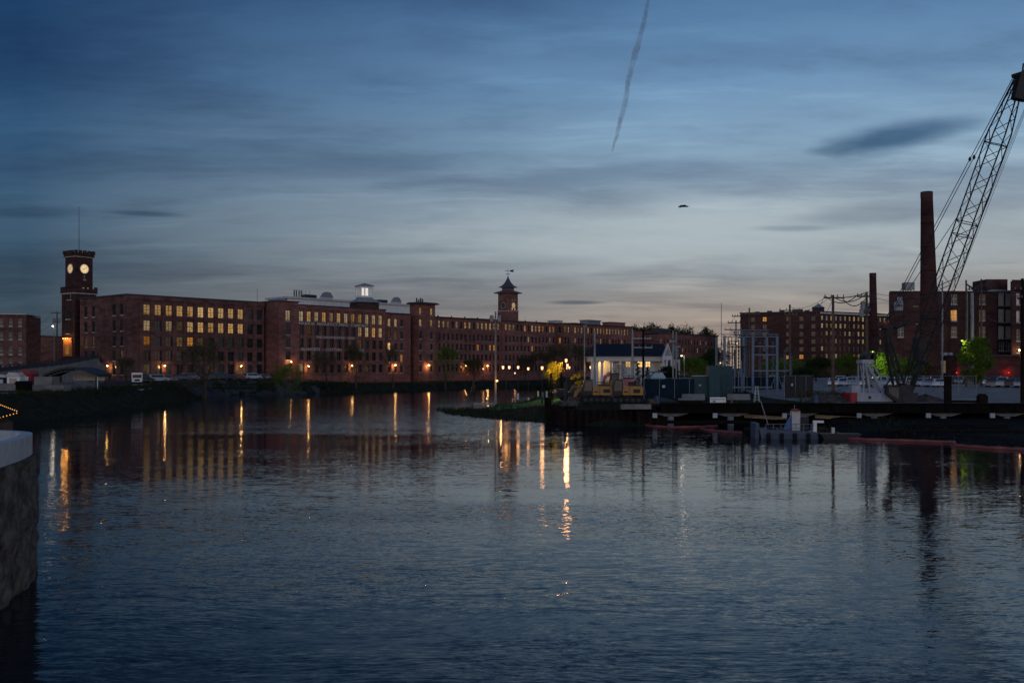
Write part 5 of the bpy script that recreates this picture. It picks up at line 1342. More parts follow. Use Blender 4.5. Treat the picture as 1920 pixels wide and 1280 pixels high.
street_light('white street light with a curved arm beside the white house', 1278, 668, 190, (1,0.75,0.6), emit('pale_bulb',(1,0.7,0.5),3.5), 90, 0.5)
street_light('greenish lamp shining into the trees behind the crane gantry', 1637, 660.5, 192, (0.75,1.0,0.2), emit('green_bulb_soft', (0.55,1.0,0.12), 3.0), 2600, -0.6, STEEL, (0.75,0.45,-0.5))
street_light('white lamp on a short post behind the crane mast', 1692, 679, 206, (0.95,1.0,0.75), BULBW, 500, 0.05)
street_light('yellow green lamp shining onto the round car park tree', 1804, 640, 165.5, (0.85,1.0,0.2), emit('green_bulb_small', (0.7,1.0,0.12), 1.6), 420, 0.8, DSTEEL, (0.9,0.1,-0.35))
street_light('small dim lamp behind the substation at left', 1364, 639, 330, (1,0.5,0.3), BULBP, 20)
street_light('small dim lamp behind the substation at right', 1382, 644, 330, (1,0.5,0.3), BULBP, 20)
street_light('small lamp glowing over the far cars behind the cabinets', 1351, 681, 240, (1,0.75,0.4), BULBP, 40)
street_light('lamp by the low brick building near the left utility pole', 99, 612, 246, (1,0.8,0.6), BULBW, 60, 0.3)
def pole(label, px, pt, Y, wpx, arms=(), mat=None, pbase=None, extras=(), thin=False):
    x = X_(px, Y); z0 = hz(x, Y) if pbase is None else CZ+(690-pbase)/F*Y
    h = CZ+(690-pt)/F*Y-z0; r = wpx/2/F*Y
    o = thing('utility_pole', label, 'utility pole', (x, Y, z0), 0)
    b = MB(); b.tube([(0,0,-0.3),(0,0,h)], [r*1.1, r*0.8], 8); b.build('pole', mat or WOOD, o)
    for (py, xl, xr) in arms:
        z_ = CZ+(690-py)/F*Y-z0; a0, a1 = (xl-px)/F*Y, (xr-px)/F*Y
        b = MB(); b.box(a0, a1, -r-0.12, -r-0.002, z_-0.1, z_+0.1); cr = b.build('crossarm', mat or WOOD, o)
        b = MB(); n_ = 4
        for k in range(n_):
            q = a0+(a1-a0)*(0.04+0.92*k/(n_-1)); b.lathe([(0.05,z_+0.1),(0.09,z_+0.2),(0.05,z_+0.3),(0.09,z_+0.38),(0.03,z_+0.45)], 6, (q,-r-0.06,0))
        b.build('insulators', STEEL, cr)
    for e in extras:
        if e[0] == 'can':
            z_ = CZ+(690-e[1])/F*Y-z0; dx = e[2]*r*2.2; b = MB(); b.lathe([(0.1,z_-0.6),(0.32,z_-0.55),(0.34,z_+0.45),(0.1,z_+0.55)], 10, (dx,-0.1,0)); b.build('transformer', STEEL, o)
    return o
pole('thick brown utility pole with a wide crossarm behind the trestle', 1562, 553, 135, 6, ((558.5,1544,1582),), WOOD)
pole('dark utility pole with transformer and crossarm behind the crane gantry', 1625, 547, 136, 5.5, ((556,1606,1630),(584,1619,1630)), WOOD, extras=(('can',572,-1.2),('can',586,-1.6)))
pole('dark pole with double crossarms above the substation', 1481, 571, 190, 4.5, ((582,1460,1500),(590,1470,1494)))
pole('pole with a long crossarm at the left of the substation', 1405, 577, 200, 3.5, ((588,1388,1424),(593,1372,1388)))
pole('short pole with crossarms left of the substation frames', 1380, 600, 205, 3, ((605,1364,1388),(618,1358,1390)))
pole('grey steel pole rising left of the portico', 1115, 622, 160, 4.5, (), STEEL)
pole('grey steel pole left of the park clump with a small top bracket', 1096, 610, 178, 3, ((612,1093,1100),), STEEL)
pole('silvery steel pole with two side arms over the dark gabled roof', 1186, 618, 150, 4.5, ((634.5,1186,1221),(651.5,1186,1223)), STEEL)
pole('dark wooden pole in front of the lit windows of the white house', 1206, 618, 138, 4.5, (), TIMB)
pole('left leg of the steel pole pair at the white house', 1262, 620, 146, 3.2, ((640,1255,1266),), STEEL)
pole('right leg of the steel pole pair at the white house', 1268, 622, 147, 3.2, ((650,1264,1275),), STEEL)
o929 = pole('tall utility pole with transformer lit orange at its foot beside the park path', 929, 584, 163, 4, ((614,927,936),), pbr('pale_pole_wood',(0.24,0.20,0.17),0.9), extras=(('can',597,-1.6),('can',597,1.6)))
pointlight('lamp_light', o929, (0.9,-1.2,4.3), 80, (1.0,0.50,0.18), 0.15)
b = MB(); b.lathe([(0.06,4.55),(0.16,4.65),(0.16,4.8)], 8, (0.25,-0.35,0)); b.build('floodlight', BULBS, o929)
pole('utility pole with transformers beside the clock tower', 107, 584, 238, 3, ((587,97,115),), extras=(('can',601,-1.5),('can',601,1.2)))
pole('reddish brown pole with crossarms at the right edge', 1917, 522, 120, 7, ((545,1900,1935),(560,1905,1930)), RUST)
pole('metal clad pole rising left of the crane boom foot', 1767, 526, 168, 3.5, (), STEEL)
pole('left pole of the braced pair in front of the factory', 1811.5, 525, 170, 4, (), WOOD)
pole('right pole of the braced pair in front of the factory', 1840, 523, 172, 4, (), WOOD)
pole('thin steel mast with a pointed tip left of the substation', 1352.5, 568, 160, 1.4, (), STEEL)
pole('short dark post with a white box at the park edge', 1060, 715, 125, 6, (), DSTEEL)
b = MB()
a_, c_ = P(1811.5,532,170), P(1840,531,172); mid = P(1826,543,171)
for q in (a_, c_): b.tube([q, mid], 0.13, 5)
b.tube([a_+Vector((0,0,-1.0)), c_+Vector((0,0,-1.0))], 0.10, 5)
for k in range(4): c = a_.lerp(c_, 0.2+0.2*k); b.lathe([(0.05,-1.0),(0.14,-0.8),(0.05,-0.5)], 6, c)
tag(b.build('pole_brace', DSTEEL), 'V shaped brace and crossbar joining the paired poles before the factory', 'pole brace')
b = MB(); kk = [P(1827+dx_, 545+i*3, 171) for i, dx_ in enumerate((0,-2,2,0))]
tag(MB().tube([P(1822,549,170.5), P(1823,600,170.5), P(1823,690,170.5)], 0.3, 8).build('steel_riser', STEEL), 'thick grey steel riser pole between the braced poles', 'pole')
# wires
def wires(label, segs, r=0.035, group='overhead wires'):
    b = MB()
    for a, c, s_ in segs: wire(b, a, c, s_, r)
    tag(b.build('power_line', BLACKM), label, 'power line', group)
PA = lambda px, py, Y: P(px, py, Y)
wires('bundle of sagging cables between the two brown poles by the crane', [(PA(1548,555,135),PA(1608,553,136),1.0),(PA(1562,556,135),PA(1625,550,136),0.9),(PA(1578,557,135),PA(1628,554,136),1.3),(PA(1570,557,135),PA(1622,549,136),0.25)], 0.07)
wires('wires running right from the transformer pole to the factory', [(PA(1625,547,136),PA(1760,552,170),0.6),(PA(1628,555,136),PA(1766,560,168),0.8),(PA(1628,585,136),PA(1811,575,170),0.8),(PA(1628,600,136),PA(1811,590,170),0.9)])
wires('wires from the brown poles down to the left', [(PA(1545,556,135),PA(1528,592,190),0.2),(PA(1556,557,135),PA(1495,584,190),0.6),(PA(1562,560,135),PA(1540,600,190),0.3),(PA(1548,557,135),PA(1481,575,190),0.8)])
wires('long thin wires from the factory poles off the right edge', [(PA(1811,532,170),PA(1917,545,120),0.7),(PA(1840,530,172),PA(1935,556,120),0.6),(PA(1840,590,172),PA(1930,600,120),0.8)])
wires('wires between the substation poles', [(PA(1405,590,200),PA(1481,583,190),0.7),(PA(1390,589,200),PA(1460,584,190),0.9),(PA(1380,606,205),PA(1405,589,200),0.4),(PA(1366,606,205),PA(1378,594,200),0.2)])
wires('wires running from the park pole over to the long mill', [(PA(929,588,163),PA(1094,612,178),1.5),(PA(931,605,163),PA(1186,620,150),1.8),(PA(933,613,163),PA(1186,634,150),1.6),(PA(929,586,163),PA(990,612,200),0.4)], 0.025)
wires('low wires crossing from the steel pole to the substation', [(PA(1220,634,150),PA(1352,625,160),1.4),(PA(1222,651,150),PA(1362,640,160),1.2),(PA(1268,640,146),PA(1405,618,200),1.0)], 0.025)
wires('wires from the left utility pole down to the low brick building', [(PA(98,587,238),PA(44,618,225),0.9),(PA(107,600,238),PA(49,626,225),0.8)], 0.03)

# ------------------------------------------------------------------ substation
YU = 150.0
sub = thing('substation', 'blue grey steel substation gantry of lattice beams and posts', 'substation', (X_(1355, YU), YU, 2.3))
zu = lambda py: CZ+(690-py)/F*YU-2.3
su = lambda px: X_(px, YU)-X_(1355, YU)
BST = pbr('blue_steel', (0.13,0.18,0.25), 0.55, 0.2)
for px in (1358.5, 1411.5, 1457):
    for yy in (0, 6):
        b = MB(); b.box(su(px)-0.16, su(px)+0.16, yy-0.16, yy+0.16, 0, zu(630)); b.build('post', BST, sub)
def lat(name, x0, x1, y, z0, z1):
    b = MB(); b.box(x0,x1,y-0.06,y+0.06,z1-0.1,z1); b.box(x0,x1,y-0.06,y+0.06,z0,z0+0.1); n_ = max(3, int((x1-x0)/0.8))
    for k in range(n_):
        a, c = x0+(x1-x0)*k/n_, x0+(x1-x0)*(k+1)/n_; b.tube([(a,y,z0+0.05 if k % 2 else z1-0.05),(c,y,z1-0.05 if k % 2 else z0+0.05)], 0.035, 4)
    b.build(name, BST, sub)
for px, yy, pt in ((1366,9,640),(1378,12,634),(1390,9,622),(1399,14,628),(1425,10,640),(1438,12,636),(1449,9,640),(1472,6,655),(1483,8,660)):
    yq = YU+yy; xx = X_(px, yq)-X_(1355, YU); zz_ = CZ+(690-pt)/F*yq-2.3
    b = MB()
    for s_ in (-0.14, 0.14): b.tube([(xx+s_,yy,0),(xx+s_,yy,zz_)],0.035,4)
    n_ = int(zz_/0.6)
    for k in range(n_): b.tube([(xx-0.14 if k % 2 else xx+0.14,yy,zz_*k/n_),(xx+0.14 if k % 2 else xx-0.14,yy,zz_*(k+1)/n_)],0.02,3,False)
    b.build('lattice_post', BST, sub)
    b = MB(); b.tube([(xx-1.3,yy,zz_-0.5),(xx+1.3,yy,zz_-0.5)],0.06,4)
    for q in (-1.1,-0.5,0.5,1.1): b.lathe([(0.04,0),(0.1,0.1),(0.05,0.2),(0.1,0.3),(0.05,0.4),(0.1,0.5),(0.03,0.62)],6,(xx+q,yy,zz_-0.45))
    b.build('switch_arm', DSTEEL, sub)
b = MB()
for k in range(7): wire(b, (su(1358),2+k*1.1,zu(640+k*2)), (su(1484),3+k*0.9,zu(650+k*1.5)), 0.5, 0.022)
b.build('conductors', BLACKM, sub)
lat('lattice_beam', su(1354), su(1461), 0.17, zu(632), zu(626)); lat('lattice_beam', su(1385), su(1461), 6.2, zu(621), zu(615))
for (xa, xb, py) in ((1413,1457,649),(1413,1457,665),(1411,1480,695),(1372,1450,726)): 
    b = MB(); b.box(su(xa)+0.1, su(xb)-0.1, -0.1, 0.08, zu(py)-0.08, zu(py)+0.1); b.build('beam', BST if py != 726 else STEEL, sub)
b = MB(); b.tube([(su(1457),0,zu(698)),(su(1445),0,zu(726))], 0.06, 4); b.tube([(su(1457),0,zu(698)),(su(1470),0,zu(735))], 0.06, 4); b.tube([(su(1411),0,zu(626)),(su(1420),0,zu(640))],0.05,4); b.build('braces', BST, sub)
rng = random.Random(5)
for i in range(9):
    px = 1364+i*5.2+rng.uniform(-1,1); yy = rng.uniform(1.5,5); z0_, z1_ = zu(rng.uniform(675,700)), zu(rng.uniform(630,655))
    b = MB(); n_ = 9; pr = []
    for k in range(n_): pr += [(0.05, z0_+(z1_-z0_)*k/n_), (0.13, z0_+(z1_-z0_)*(k+0.5)/n_)]
    b.lathe(pr, 6, (su(px), yy, 0)); b.build('insulator', DSTEEL, sub)
    b = MB(); b.box(su(px)-0.08, su(px)+0.08, yy-0.08, yy+0.08, 0, z0_); b.build('support', BST, sub)
b = MB()
for i in range(5): b.tube([(su(1362+i*9),1,zu(640+3*i)),(su(1366+i*9),4.5,zu(634+4*i))], 0.06, 4); b.tube([(su(1362),2+i*0.6,zu(648)),(su(1408),2+i*0.6,zu(650))], 0.03, 4)
b.build('busbars', DSTEEL, sub)
for i, (pa, pb, pt, pbm, Y, mt, lab) in enumerate(((1302,1330,704,742,140,TEAL,'lower teal transformer cabinet with a pale top edge'),(1330,1350,685,742,139,TEAL,'tall teal transformer cabinet'),(1351,1374,686,742,144,TEAL,'dark teal transformer cabinet half behind the tall one'))):
    x0, x1 = X_(pa,Y), X_(pb,Y); z0_, z1_ = 2.2, CZ+(690-pt)/F*Y
    o = thing('transformer_cabinet', lab, 'cabinet', (x0, Y, z0_), 0, 'teal cabinets by the substation'); L = x1-x0; H = z1_-z0_
    b = MB(); b.box(0,L,0,2.2,0,H-0.08); b.build('body', mt, o)
    b = MB(); b.box(-0.06,L+0.06,-0.06,2.26,H-0.077,H); b.build('lid', WPALE if i == 0 else mt, o)
    b = MB(); b.box(L*0.1,L*0.48,-0.04,-0.003,H*0.1,H*0.85); b.box(L*0.52,L*0.9,-0.04,-0.003,H*0.1,H*0.85); b.build('doors', mt, o)
    if i == 0: b = MB(); b.box(L*0.3,L*0.45,-0.06,-0.043,H*0.55,H*0.62); b.build('notice_plate', WPALE, o)
def scrfence(label, pa, pb, pt, pbm, Ya, Yb, mat, step=2.4, name='screened_fence', sign=None):
    p0, p1 = P(pa, pbm, Ya), P(pb, pbm, Yb); z0_ = 2.25; h = CZ+(690-pt)/F*((Ya+Yb)/2)-z0_
    L = math.hypot(p1.x-p0.x, p1.y-p0.y); o = thing(name, label, 'fence', (p0.x, p0.y, z0_), math.atan2(p1.y-p0.y, p1.x-p0.x))
    b = MB(); n_ = int(L/0.4); top = []
    vs = [(L*k/n_, 0.03*math.sin(k*1.7), zz) for k in range(n_+1) for zz in (0.08, h-0.08)]
    b.add(vs, [(2*k,2*k+2,2*k+3,2*k+1) for k in range(n_)]); b.build('screen_cloth', mat, o)
    k = 0.0
    while k <= L+0.01: b = MB(); b.tube([(k,-0.06,0),(k,-0.06,h+0.05)], 0.045, 5); b.build('post', STEEL, o); k += step
    b = MB(); b.tube([(0,-0.05,h),(L,-0.05,h)], 0.035, 4); b.build('top_rail', STEEL, o)
    if sign: b = MB(); b.box(L*sign-0.22,L*sign+0.22,-0.12,-0.09,h*0.55,h*0.55+0.35); b.build('notice', WPALE, o)
scrfence('blue screened construction fence right of the excavators', 1207, 1302, 709, 742, 136, 139, BLUEF, sign=0.38)
scrfence('dark screened fence behind the substation posts', 1374, 1466, 706, 738, 156, 158, BLUEF)
scrfence('black screened fence right of the substation', 1470, 1525, 704, 745, 138, 142, BLACKM, sign=0.25)
o = thing('wire_fence', 'thin steel post fence in front of the car park', 'fence', (X_(1598,146),146,2.25)); L = X_(1830,146)-X_(1598,146); h = CZ+(690-704.5)/F*146-2.25
b = MB(); b.tube([(0,0,h),(L,0,h)],0.035,4); b.tube([(0,0,0.1),(L,0,0.1)],0.02,4)
for k in range(int(L/0.25)): b.tube([(k*0.25,0,0.1),(k*0.25+0.0,0,h)],0.006,3,False)
b.build('mesh_and_rail', STEEL, o)
for k in range(8): b = MB(); b.tube([(L*k/7,0,0),(L*k/7,0,h+0.1)],0.05,5); b.build('post', STEEL, o)

# ------------------------------------------------------------------ white house with lit portico
YH = 172.0; hx0, hx1 = X_(1107, YH), X_(1254, YH); zh = lambda py: CZ+(690-py)/F*YH-2.3
HOUSEW = pbr('house_white', (0.52,0.52,0.53), 0.65, 0.12)
hs = thing('portico_house', 'white columned house with a dark gabled roof and warm lit portico', 'house', (hx0, YH, 2.3))
Lh = hx1-hx0; u_ = lambda px: X_(px, YH)-hx0
b = MB(); b.box(u_(1150), Lh-0.3, 1.2, 9, 0, zh(677)); b.box(0.8, u_(1150), 3.0, 9, 0, zh(677)); b.build('wall', HOUSEW, hs)
b = MB(); b.box(0, Lh+0.0, 0, 9.3, zh(677)+0.003, zh(669.5)); b.box(-0.25, Lh+0.2, -0.25, 9.5, zh(669.5)+0.003, zh(668)); b.build('entablature', HOUSEW, hs)
b = MB(); zr0, zr1 = zh(668)+0.003, zh(643)
b.add([(-0.4,-0.4,zr0),(Lh+0.3,-0.4,zr0),(Lh+0.3,9.7,zr0),(-0.4,9.7,zr0),(u_(1119),4.6,zr1),(u_(1251),4.6,zr1)], [(0,1,5,4),(2,3,4,5),(3,0,4),(1,2,5),(0,3,2,1)])
b.build('roof', pbr('dark_shingle',(0.018,0.026,0.036),0.85,0.35,2.0), hs)
for px in (1110.5, 1120, 1129, 1146, 1165):
    b = MB(); H_ = zh(677); b.lathe([(0.36,0),(0.36,0.12),(0.26,0.2),(0.22,H_-0.25),(0.33,H_-0.12),(0.33,H_-0.003)], 12, (u_(px),0.5,0)); b.build('column', HOUSEW, hs)
for px in (1179,1201.5,1216.5): add_window(hs, (0,1.2,0), u_(px), zh(688.5), 0.9, 1.05, LITH, (2,2), FRAMEW, False, back=-0.06)
b = MB(); b.box(u_(1229),u_(1237),1.1,1.19,0,zh(680)); b.build('door', pbr('cream_door',(0.45,0.40,0.30),0.7), hs)
# pediment porch at the right
b = MB(); b.prism_xz([(u_(1240),zh(675)),(u_(1258),zh(675)),(u_(1258),zh(669.8)),(u_(1250),zh(643)),(u_(1240),zh(669.8))], -1.6, -0.403); pd = b.build('pediment', HOUSEW, hs)
b = MB(); b.prism_xz([(u_(1243.5),zh(667)),(u_(1255.5),zh(667)),(u_(1250),zh(650))], -1.64, -1.603); b.build('pediment_recess', pbr('recess_grey',(0.25,0.26,0.28),0.8), pd)
for px in (1241.5, 1248, 1256.5): b = MB(); b.box(u_(px)-0.15,u_(px)+0.15,-1.5,-1.2,0,zh(675)-0.003); b.build('porch_column', HOUSEW, hs)
for (px, yy, pw) in ((1111,1.8,260),(1128,1.6,260),(1158,1.8,200)):
    b = MB(); b.lathe([(0.04,-0.1),(0.1,0),(0.04,0.1)], 6, (u_(px),yy,zh(680))); lo = b.build('porch_lamp', BULBS, hs); pointlight('lamp_light', lo, (u_(px),yy,zh(680)-0.25), pw*0.55, (1.0,0.58,0.20), 0.1)
hs2 = thing('white_annex', 'narrow white annex with green copper turret right of the gabled porch', 'building', (X_(1259,176),176,2.3))
b = MB(); b.box(0,X_(1275,176)-X_(1259,176),0,6,0,CZ+(690-673)/F*176-2.3); b.build('wall', HOUSEW, hs2)
b = MB(); L = X_(1275,176)-X_(1259,176); zz_ = CZ+(690-673)/F*176-2.3; b.box(-0.2,L+0.2,-0.2,6.2,zz_+0.003,zz_+0.3); b.build('roof', ROOFD, hs2)
b = MB(); b.lathe([(0.5,zz_+0.3),(0.5,zz_+1.3),(0.62,zz_+1.35),(0.1,zz_+2.4)], 8, (L*0.7,2,0)); b.build('turret', pbr('copper_green',(0.10,0.24,0.22),0.6), hs2)
b = MB(); b.box(L*0.55,L*0.8,-0.04,-0.003,1.5,zz_-0.6); b.build('window', GLASSD, hs2)
o = thing('market_tent', 'pale blue tarpaulin tent in front of the white house', 'tent', (X_(1213,150),150,2.3)); L = X_(1248,150)-X_(1213,150); H_ = CZ+(690-698)/F*150-2.3
b = MB(); b.prism_xz([(0,0),(L,0),(L,H_*0.8),(L-0.5,H_),(1.2,H_),(0,H_*0.55)],0,3); b.build('canopy', pbr('tarp_blue',(0.32,0.48,0.55),0.7), o)
b = MB(); b.box(0.8,L+0.3,-0.1,3.1,H_+0.003,H_+0.12); b.build('ridge_beam', pbr('purple_trim',(0.10,0.04,0.16),0.7), o)
# small signs on the lawn
for i, (px, pt, pb, w_, lab) in enumerate(((971,737,745,4,'pair of small white notices on stakes at the left of the lawn'),(1017,735,748,3,'narrow white sign post in the middle of the lawn'),(1009,733,741,3,'small white notice left of the narrow sign post'),(1025,733,741,3.5,'small white notice right of the narrow sign post'),(961,746,757,2,'pale stub post at the front of the lawn at left'),(991,745,757,3,'pale stub post at the front of the lawn in the middle'))):
    Y = 140+ (i % 3)*4; x = X_(px, Y); z0_ = hz(x, Y)-0.1; z1_ = CZ+(690-pt)/F*Y; o = thing('lawn_sign', lab, 'sign', (x, Y, z0_), 0, 'small signs on the park lawn'); hw = w_/2/F*Y
    b = MB(); b.box(-0.04,0.04,0,0.08,0,z1_-z0_-0.3); b.build('stake', WOOD, o)
    b = MB(); b.box(-hw,hw,-0.04,-0.003,(z1_-z0_)*0.55,z1_-z0_); b.build('panel', WPALE, o)
fo = thing('path_fence', 'low white picket fence along the park path', 'fence', (X_(888,146),146,hz(X_(888,146),146))); L = X_(930,146)-X_(888,146)
b = MB(); b.box(0,L,-0.03,0.03,0.75,0.85); b.box(0,L,-0.03,0.03,0.25,0.33); b.build('rails', PATH, fo)
b = MB()
for k in range(int(L/0.18)): b.box(k*0.18,k*0.18+0.09,-0.06,-0.032,0.05,1.0)
b.build('pickets', PATH, fo)
bn = thing('park_bench', 'pale wooden bench at the right end of the lawn', 'bench', (X_(1042,150),150,2.32)); b = MB(); b.box(-0.9,0.9,0,0.45,0.42,0.48); b.build('seat', PATH, bn); b = MB(); b.box(-0.9,0.9,0.4,0.46,0.55,0.95); b.build('backrest', PATH, bn)
for q in (-0.75,0.75): b = MB(); b.box(q-0.04,q+0.04,0.05,0.44,0,0.415); b.build('leg', BLACKM, bn)

# ------------------------------------------------------------------ vehicles
def make_car(kind, label, body, group):
    o = thing('parked_car', label, 'car', (0,0,0), 0, group)
    L, W = 4.5, 1.8
    if kind == 'suv': prof = [(-2.25,0.35),(2.2,0.35),(2.25,0.85),(1.35,1.05),(0.75,1.68),(-1.95,1.70),(-2.25,1.0)]
    else: prof = [(-2.25,0.32),(2.2,0.32),(2.22,0.75),(1.2,0.92),(0.55,1.40),(-0.95,1.43),(-1.75,1.0),(-2.25,0.92)]
    b = MB(); n_ = len(prof)
    belt = 1.0 if kind == 'suv' else 0.92
    def wy(z): return W/2*(1.0 if z <= belt else 1-0.20*(z-belt)/0.6)
    b.add([(p[0],-wy(p[1]),p[1]) for p in prof]+[(p[0],wy(p[1]),p[1]) for p in prof], [tuple(range(n_)), tuple(range(2*n_-1,n_-1,-1))]+[(i,n_+i,n_+(i+1)%n_,(i+1)%n_) for i in range(n_)])
    b.build('body', body, o)
    g = MB()
    if kind == 'suv': wp = [(-1.8,1.06),(1.15,1.06),(0.70,1.58),(-1.75,1.60)]; fr = ((1.33,1.07),(0.80,1.62)); rr_ = ((-2.22,1.07),(-2.0,1.58))
    else: wp = [(-1.55,0.98),(0.98,0.98),(0.48,1.34),(-0.88,1.36)]; fr = ((1.16,0.95),(0.60,1.36)); rr_ = ((-1.72,1.02),(-1.02,1.40))
    for sg in (-1,1): g.add([(p[0],sg*(wy(p[1])+0.012),p[1]) for p in wp], [(0,1,2,3)])
    for a, c in (fr, rr_):
        s_ = 0.02 if a[0] > 0 else -0.02; g.add([(a[0]+s_,-0.72,a[1]+.02),(a[0]+s_,0.72,a[1]+.02),(c[0]+s_,0.62,c[1]+.02),(c[0]+s_,-0.62,c[1]+.02)], [(0,1,2,3)])
    g.build('windows', GLASSG, o)
    for x in (-1.4,1.38):
        for sg in (-1,1):
            b = MB(); b.tube([(x,sg*0.70,0.33),(x,sg*0.92,0.33)], 0.33, 12); wl = b.build('wheel', RUBBER, o)
            b = MB(); b.tube([(x,sg*0.921,0.33),(x,sg*0.93,0.33)], 0.19, 8); b.build('rim', STEEL, wl)
    for sg in (-1,1):
        b = MB(); b.box(2.18,2.27,sg*0.62-0.17,sg*0.62+0.17,0.62,0.76); b.build('headlight', WPALE, o)
    b = MB(); b.box(-2.28,-2.2,-0.8,0.8,0.78,0.9); b.build('tail_lights', RED, o)
    return o
def paint(n, c, r=0.3):
    return pbr(n, c, r, 0.08, 0.4, spec=0.6)
CPS = [('silver', paint('car_silver',(0.42,0.44,0.46))), ('white', paint('car_white',(0.70,0.71,0.72))), ('dark blue', paint('car_blue',(0.03,0.05,0.12))), ('black', paint('car_black',(0.015,0.015,0.017))), ('grey', paint('car_grey',(0.16,0.17,0.18))), ('dark red', paint('car_red',(0.16,0.02,0.02))), ('pale blue', paint('car_paleblue',(0.28,0.36,0.45)))]
protos = {}
used_proto = set()
def car(kind, ci, x, y, rz, label, group):
    z = hz(x, y)+0.04
    key = (kind, ci)
    if key not in protos:
        o = make_car(kind, label, CPS[ci][1], group); o.location = (x,y,z); o.rotation_euler = (0,0,rz); protos[key] = o; return o
    return dup(protos[key], (x,y,z), rz, label, group)
ORD = ['first','second','third','fourth','fifth','sixth','seventh','eighth','ninth','tenth','eleventh','twelfth','thirteenth','fourteenth','fifteenth','sixteenth']
rng = random.Random(12)
for row, (pa, pb, Ya, Yb, n_, rz, seq, nm) in enumerate(((1578,1738,196,190,13,R(62),[0,1,0,6,1,4,0,6,3,4,0,2,3],'row left of the huge smokestack'),(1745,1765,168,166,2,R(55),[6,1],'pair right of the crane mast'),(1850,1990,186,176,9,R(58),[1,2,3,4,3,5,0,3,4],'row before the factory'),(1452,1510,205,205,4,R(70),[0,3,1,4],'far row behind the black fence'),(1566,1730,176,172,10,R(60),[1,0,6,1,4,0,1,6,0,1],'near row behind the crane'),(1862,1950,166,162,6,R(58),[4,0,3,6,0,4],'near row at the right edge'),(1780,1840,200,198,4,R(60),[3,4,2,3],'row behind the round tree'))):
    for i in range(n_):
        q = i/(n_-1); Y = Ya+(Yb-Ya)*q; px = pa+(pb-pa)*q; ci = seq[i]; kd = 'suv' if (i*7+row) % 3 == 0 else 'sedan'
        car(kd, ci, X_(px, Y), Y, rz+R(180)*(i % 4 == 1)+R(rng.uniform(-3,3)), f"{CPS[ci][0]} {'tall car' if kd == 'suv' else 'saloon'}, {ORD[i]} from left in the {nm}", 'cars in the right car park')
for i, (px, Y, ci, kd, rz) in enumerate(((268,214,3,'suv',40),(282,216,4,'sedan',42),(296,217,0,'suv',42),(312,219,4,'sedan',40),(340,232,2,'sedan',44),(356,236,4,'suv',42),(398,245,3,'sedan',40),(412,247,2,'suv',44),(426,249,3,'sedan',42),(442,251,5,'sedan',42),(474,256,0,'suv',42),(494,258,0,'sedan',42),(165,208,3,'sedan',10),(575,272,4,'sedan',42))):
    car(kd, ci, X_(px, Y), Y, R(rz), f"{CPS[ci][0]} {'sport utility car' if kd == 'suv' else 'saloon car'}, {ORD[i] if i < 12 else ['beside the curved-roof pavilion','below the lettered mill'][i-12]}{' from the left along the west mill' if i < 12 else ''}", 'cars parked along the west mill')
# box truck
YK = 203.0; tk = thing('box_truck', 'white box truck facing the river at the corner of the west mill', 'truck', (X_(257,YK),YK,hz(X_(257,YK),YK)), R(21))
b = MB(); b.box(-1.05,1.05,0.9,6.0,0.9,2.1+0.3); b.build('cargo_box', WHITE, tk)
b = MB(); b.prism_xz([(-1.0,0.55),(1.0,0.55),(1.0,2.2),(0.85,2.35),(-0.85,2.35),(-1.0,2.2)],-0.9,0.88); cb = b.build('cab', WHITE, tk)
b = MB(); b.box(-0.85,0.85,-0.93,-0.903,1.35,2.0); b.build('windscreen', GLASSD, cb)
b = MB(); b.box(-0.5,0.5,-0.94,-0.903,0.7,1.1); b.build('grille', BLACKM, cb)
for q in (-0.82,0.82): b = MB(); b.box(q-0.12,q+0.12,-0.93,-0.903,0.75,0.95); b.build('headlight', WPALE, tk)
for q in (-0.9,0.9):
    for yy in (0.0,4.6): b = MB(); b.tube([(q-0.12,yy,0.45),(q+0.12,yy,0.45)],0.45,12); b.build('wheel', RUBBER, tk)
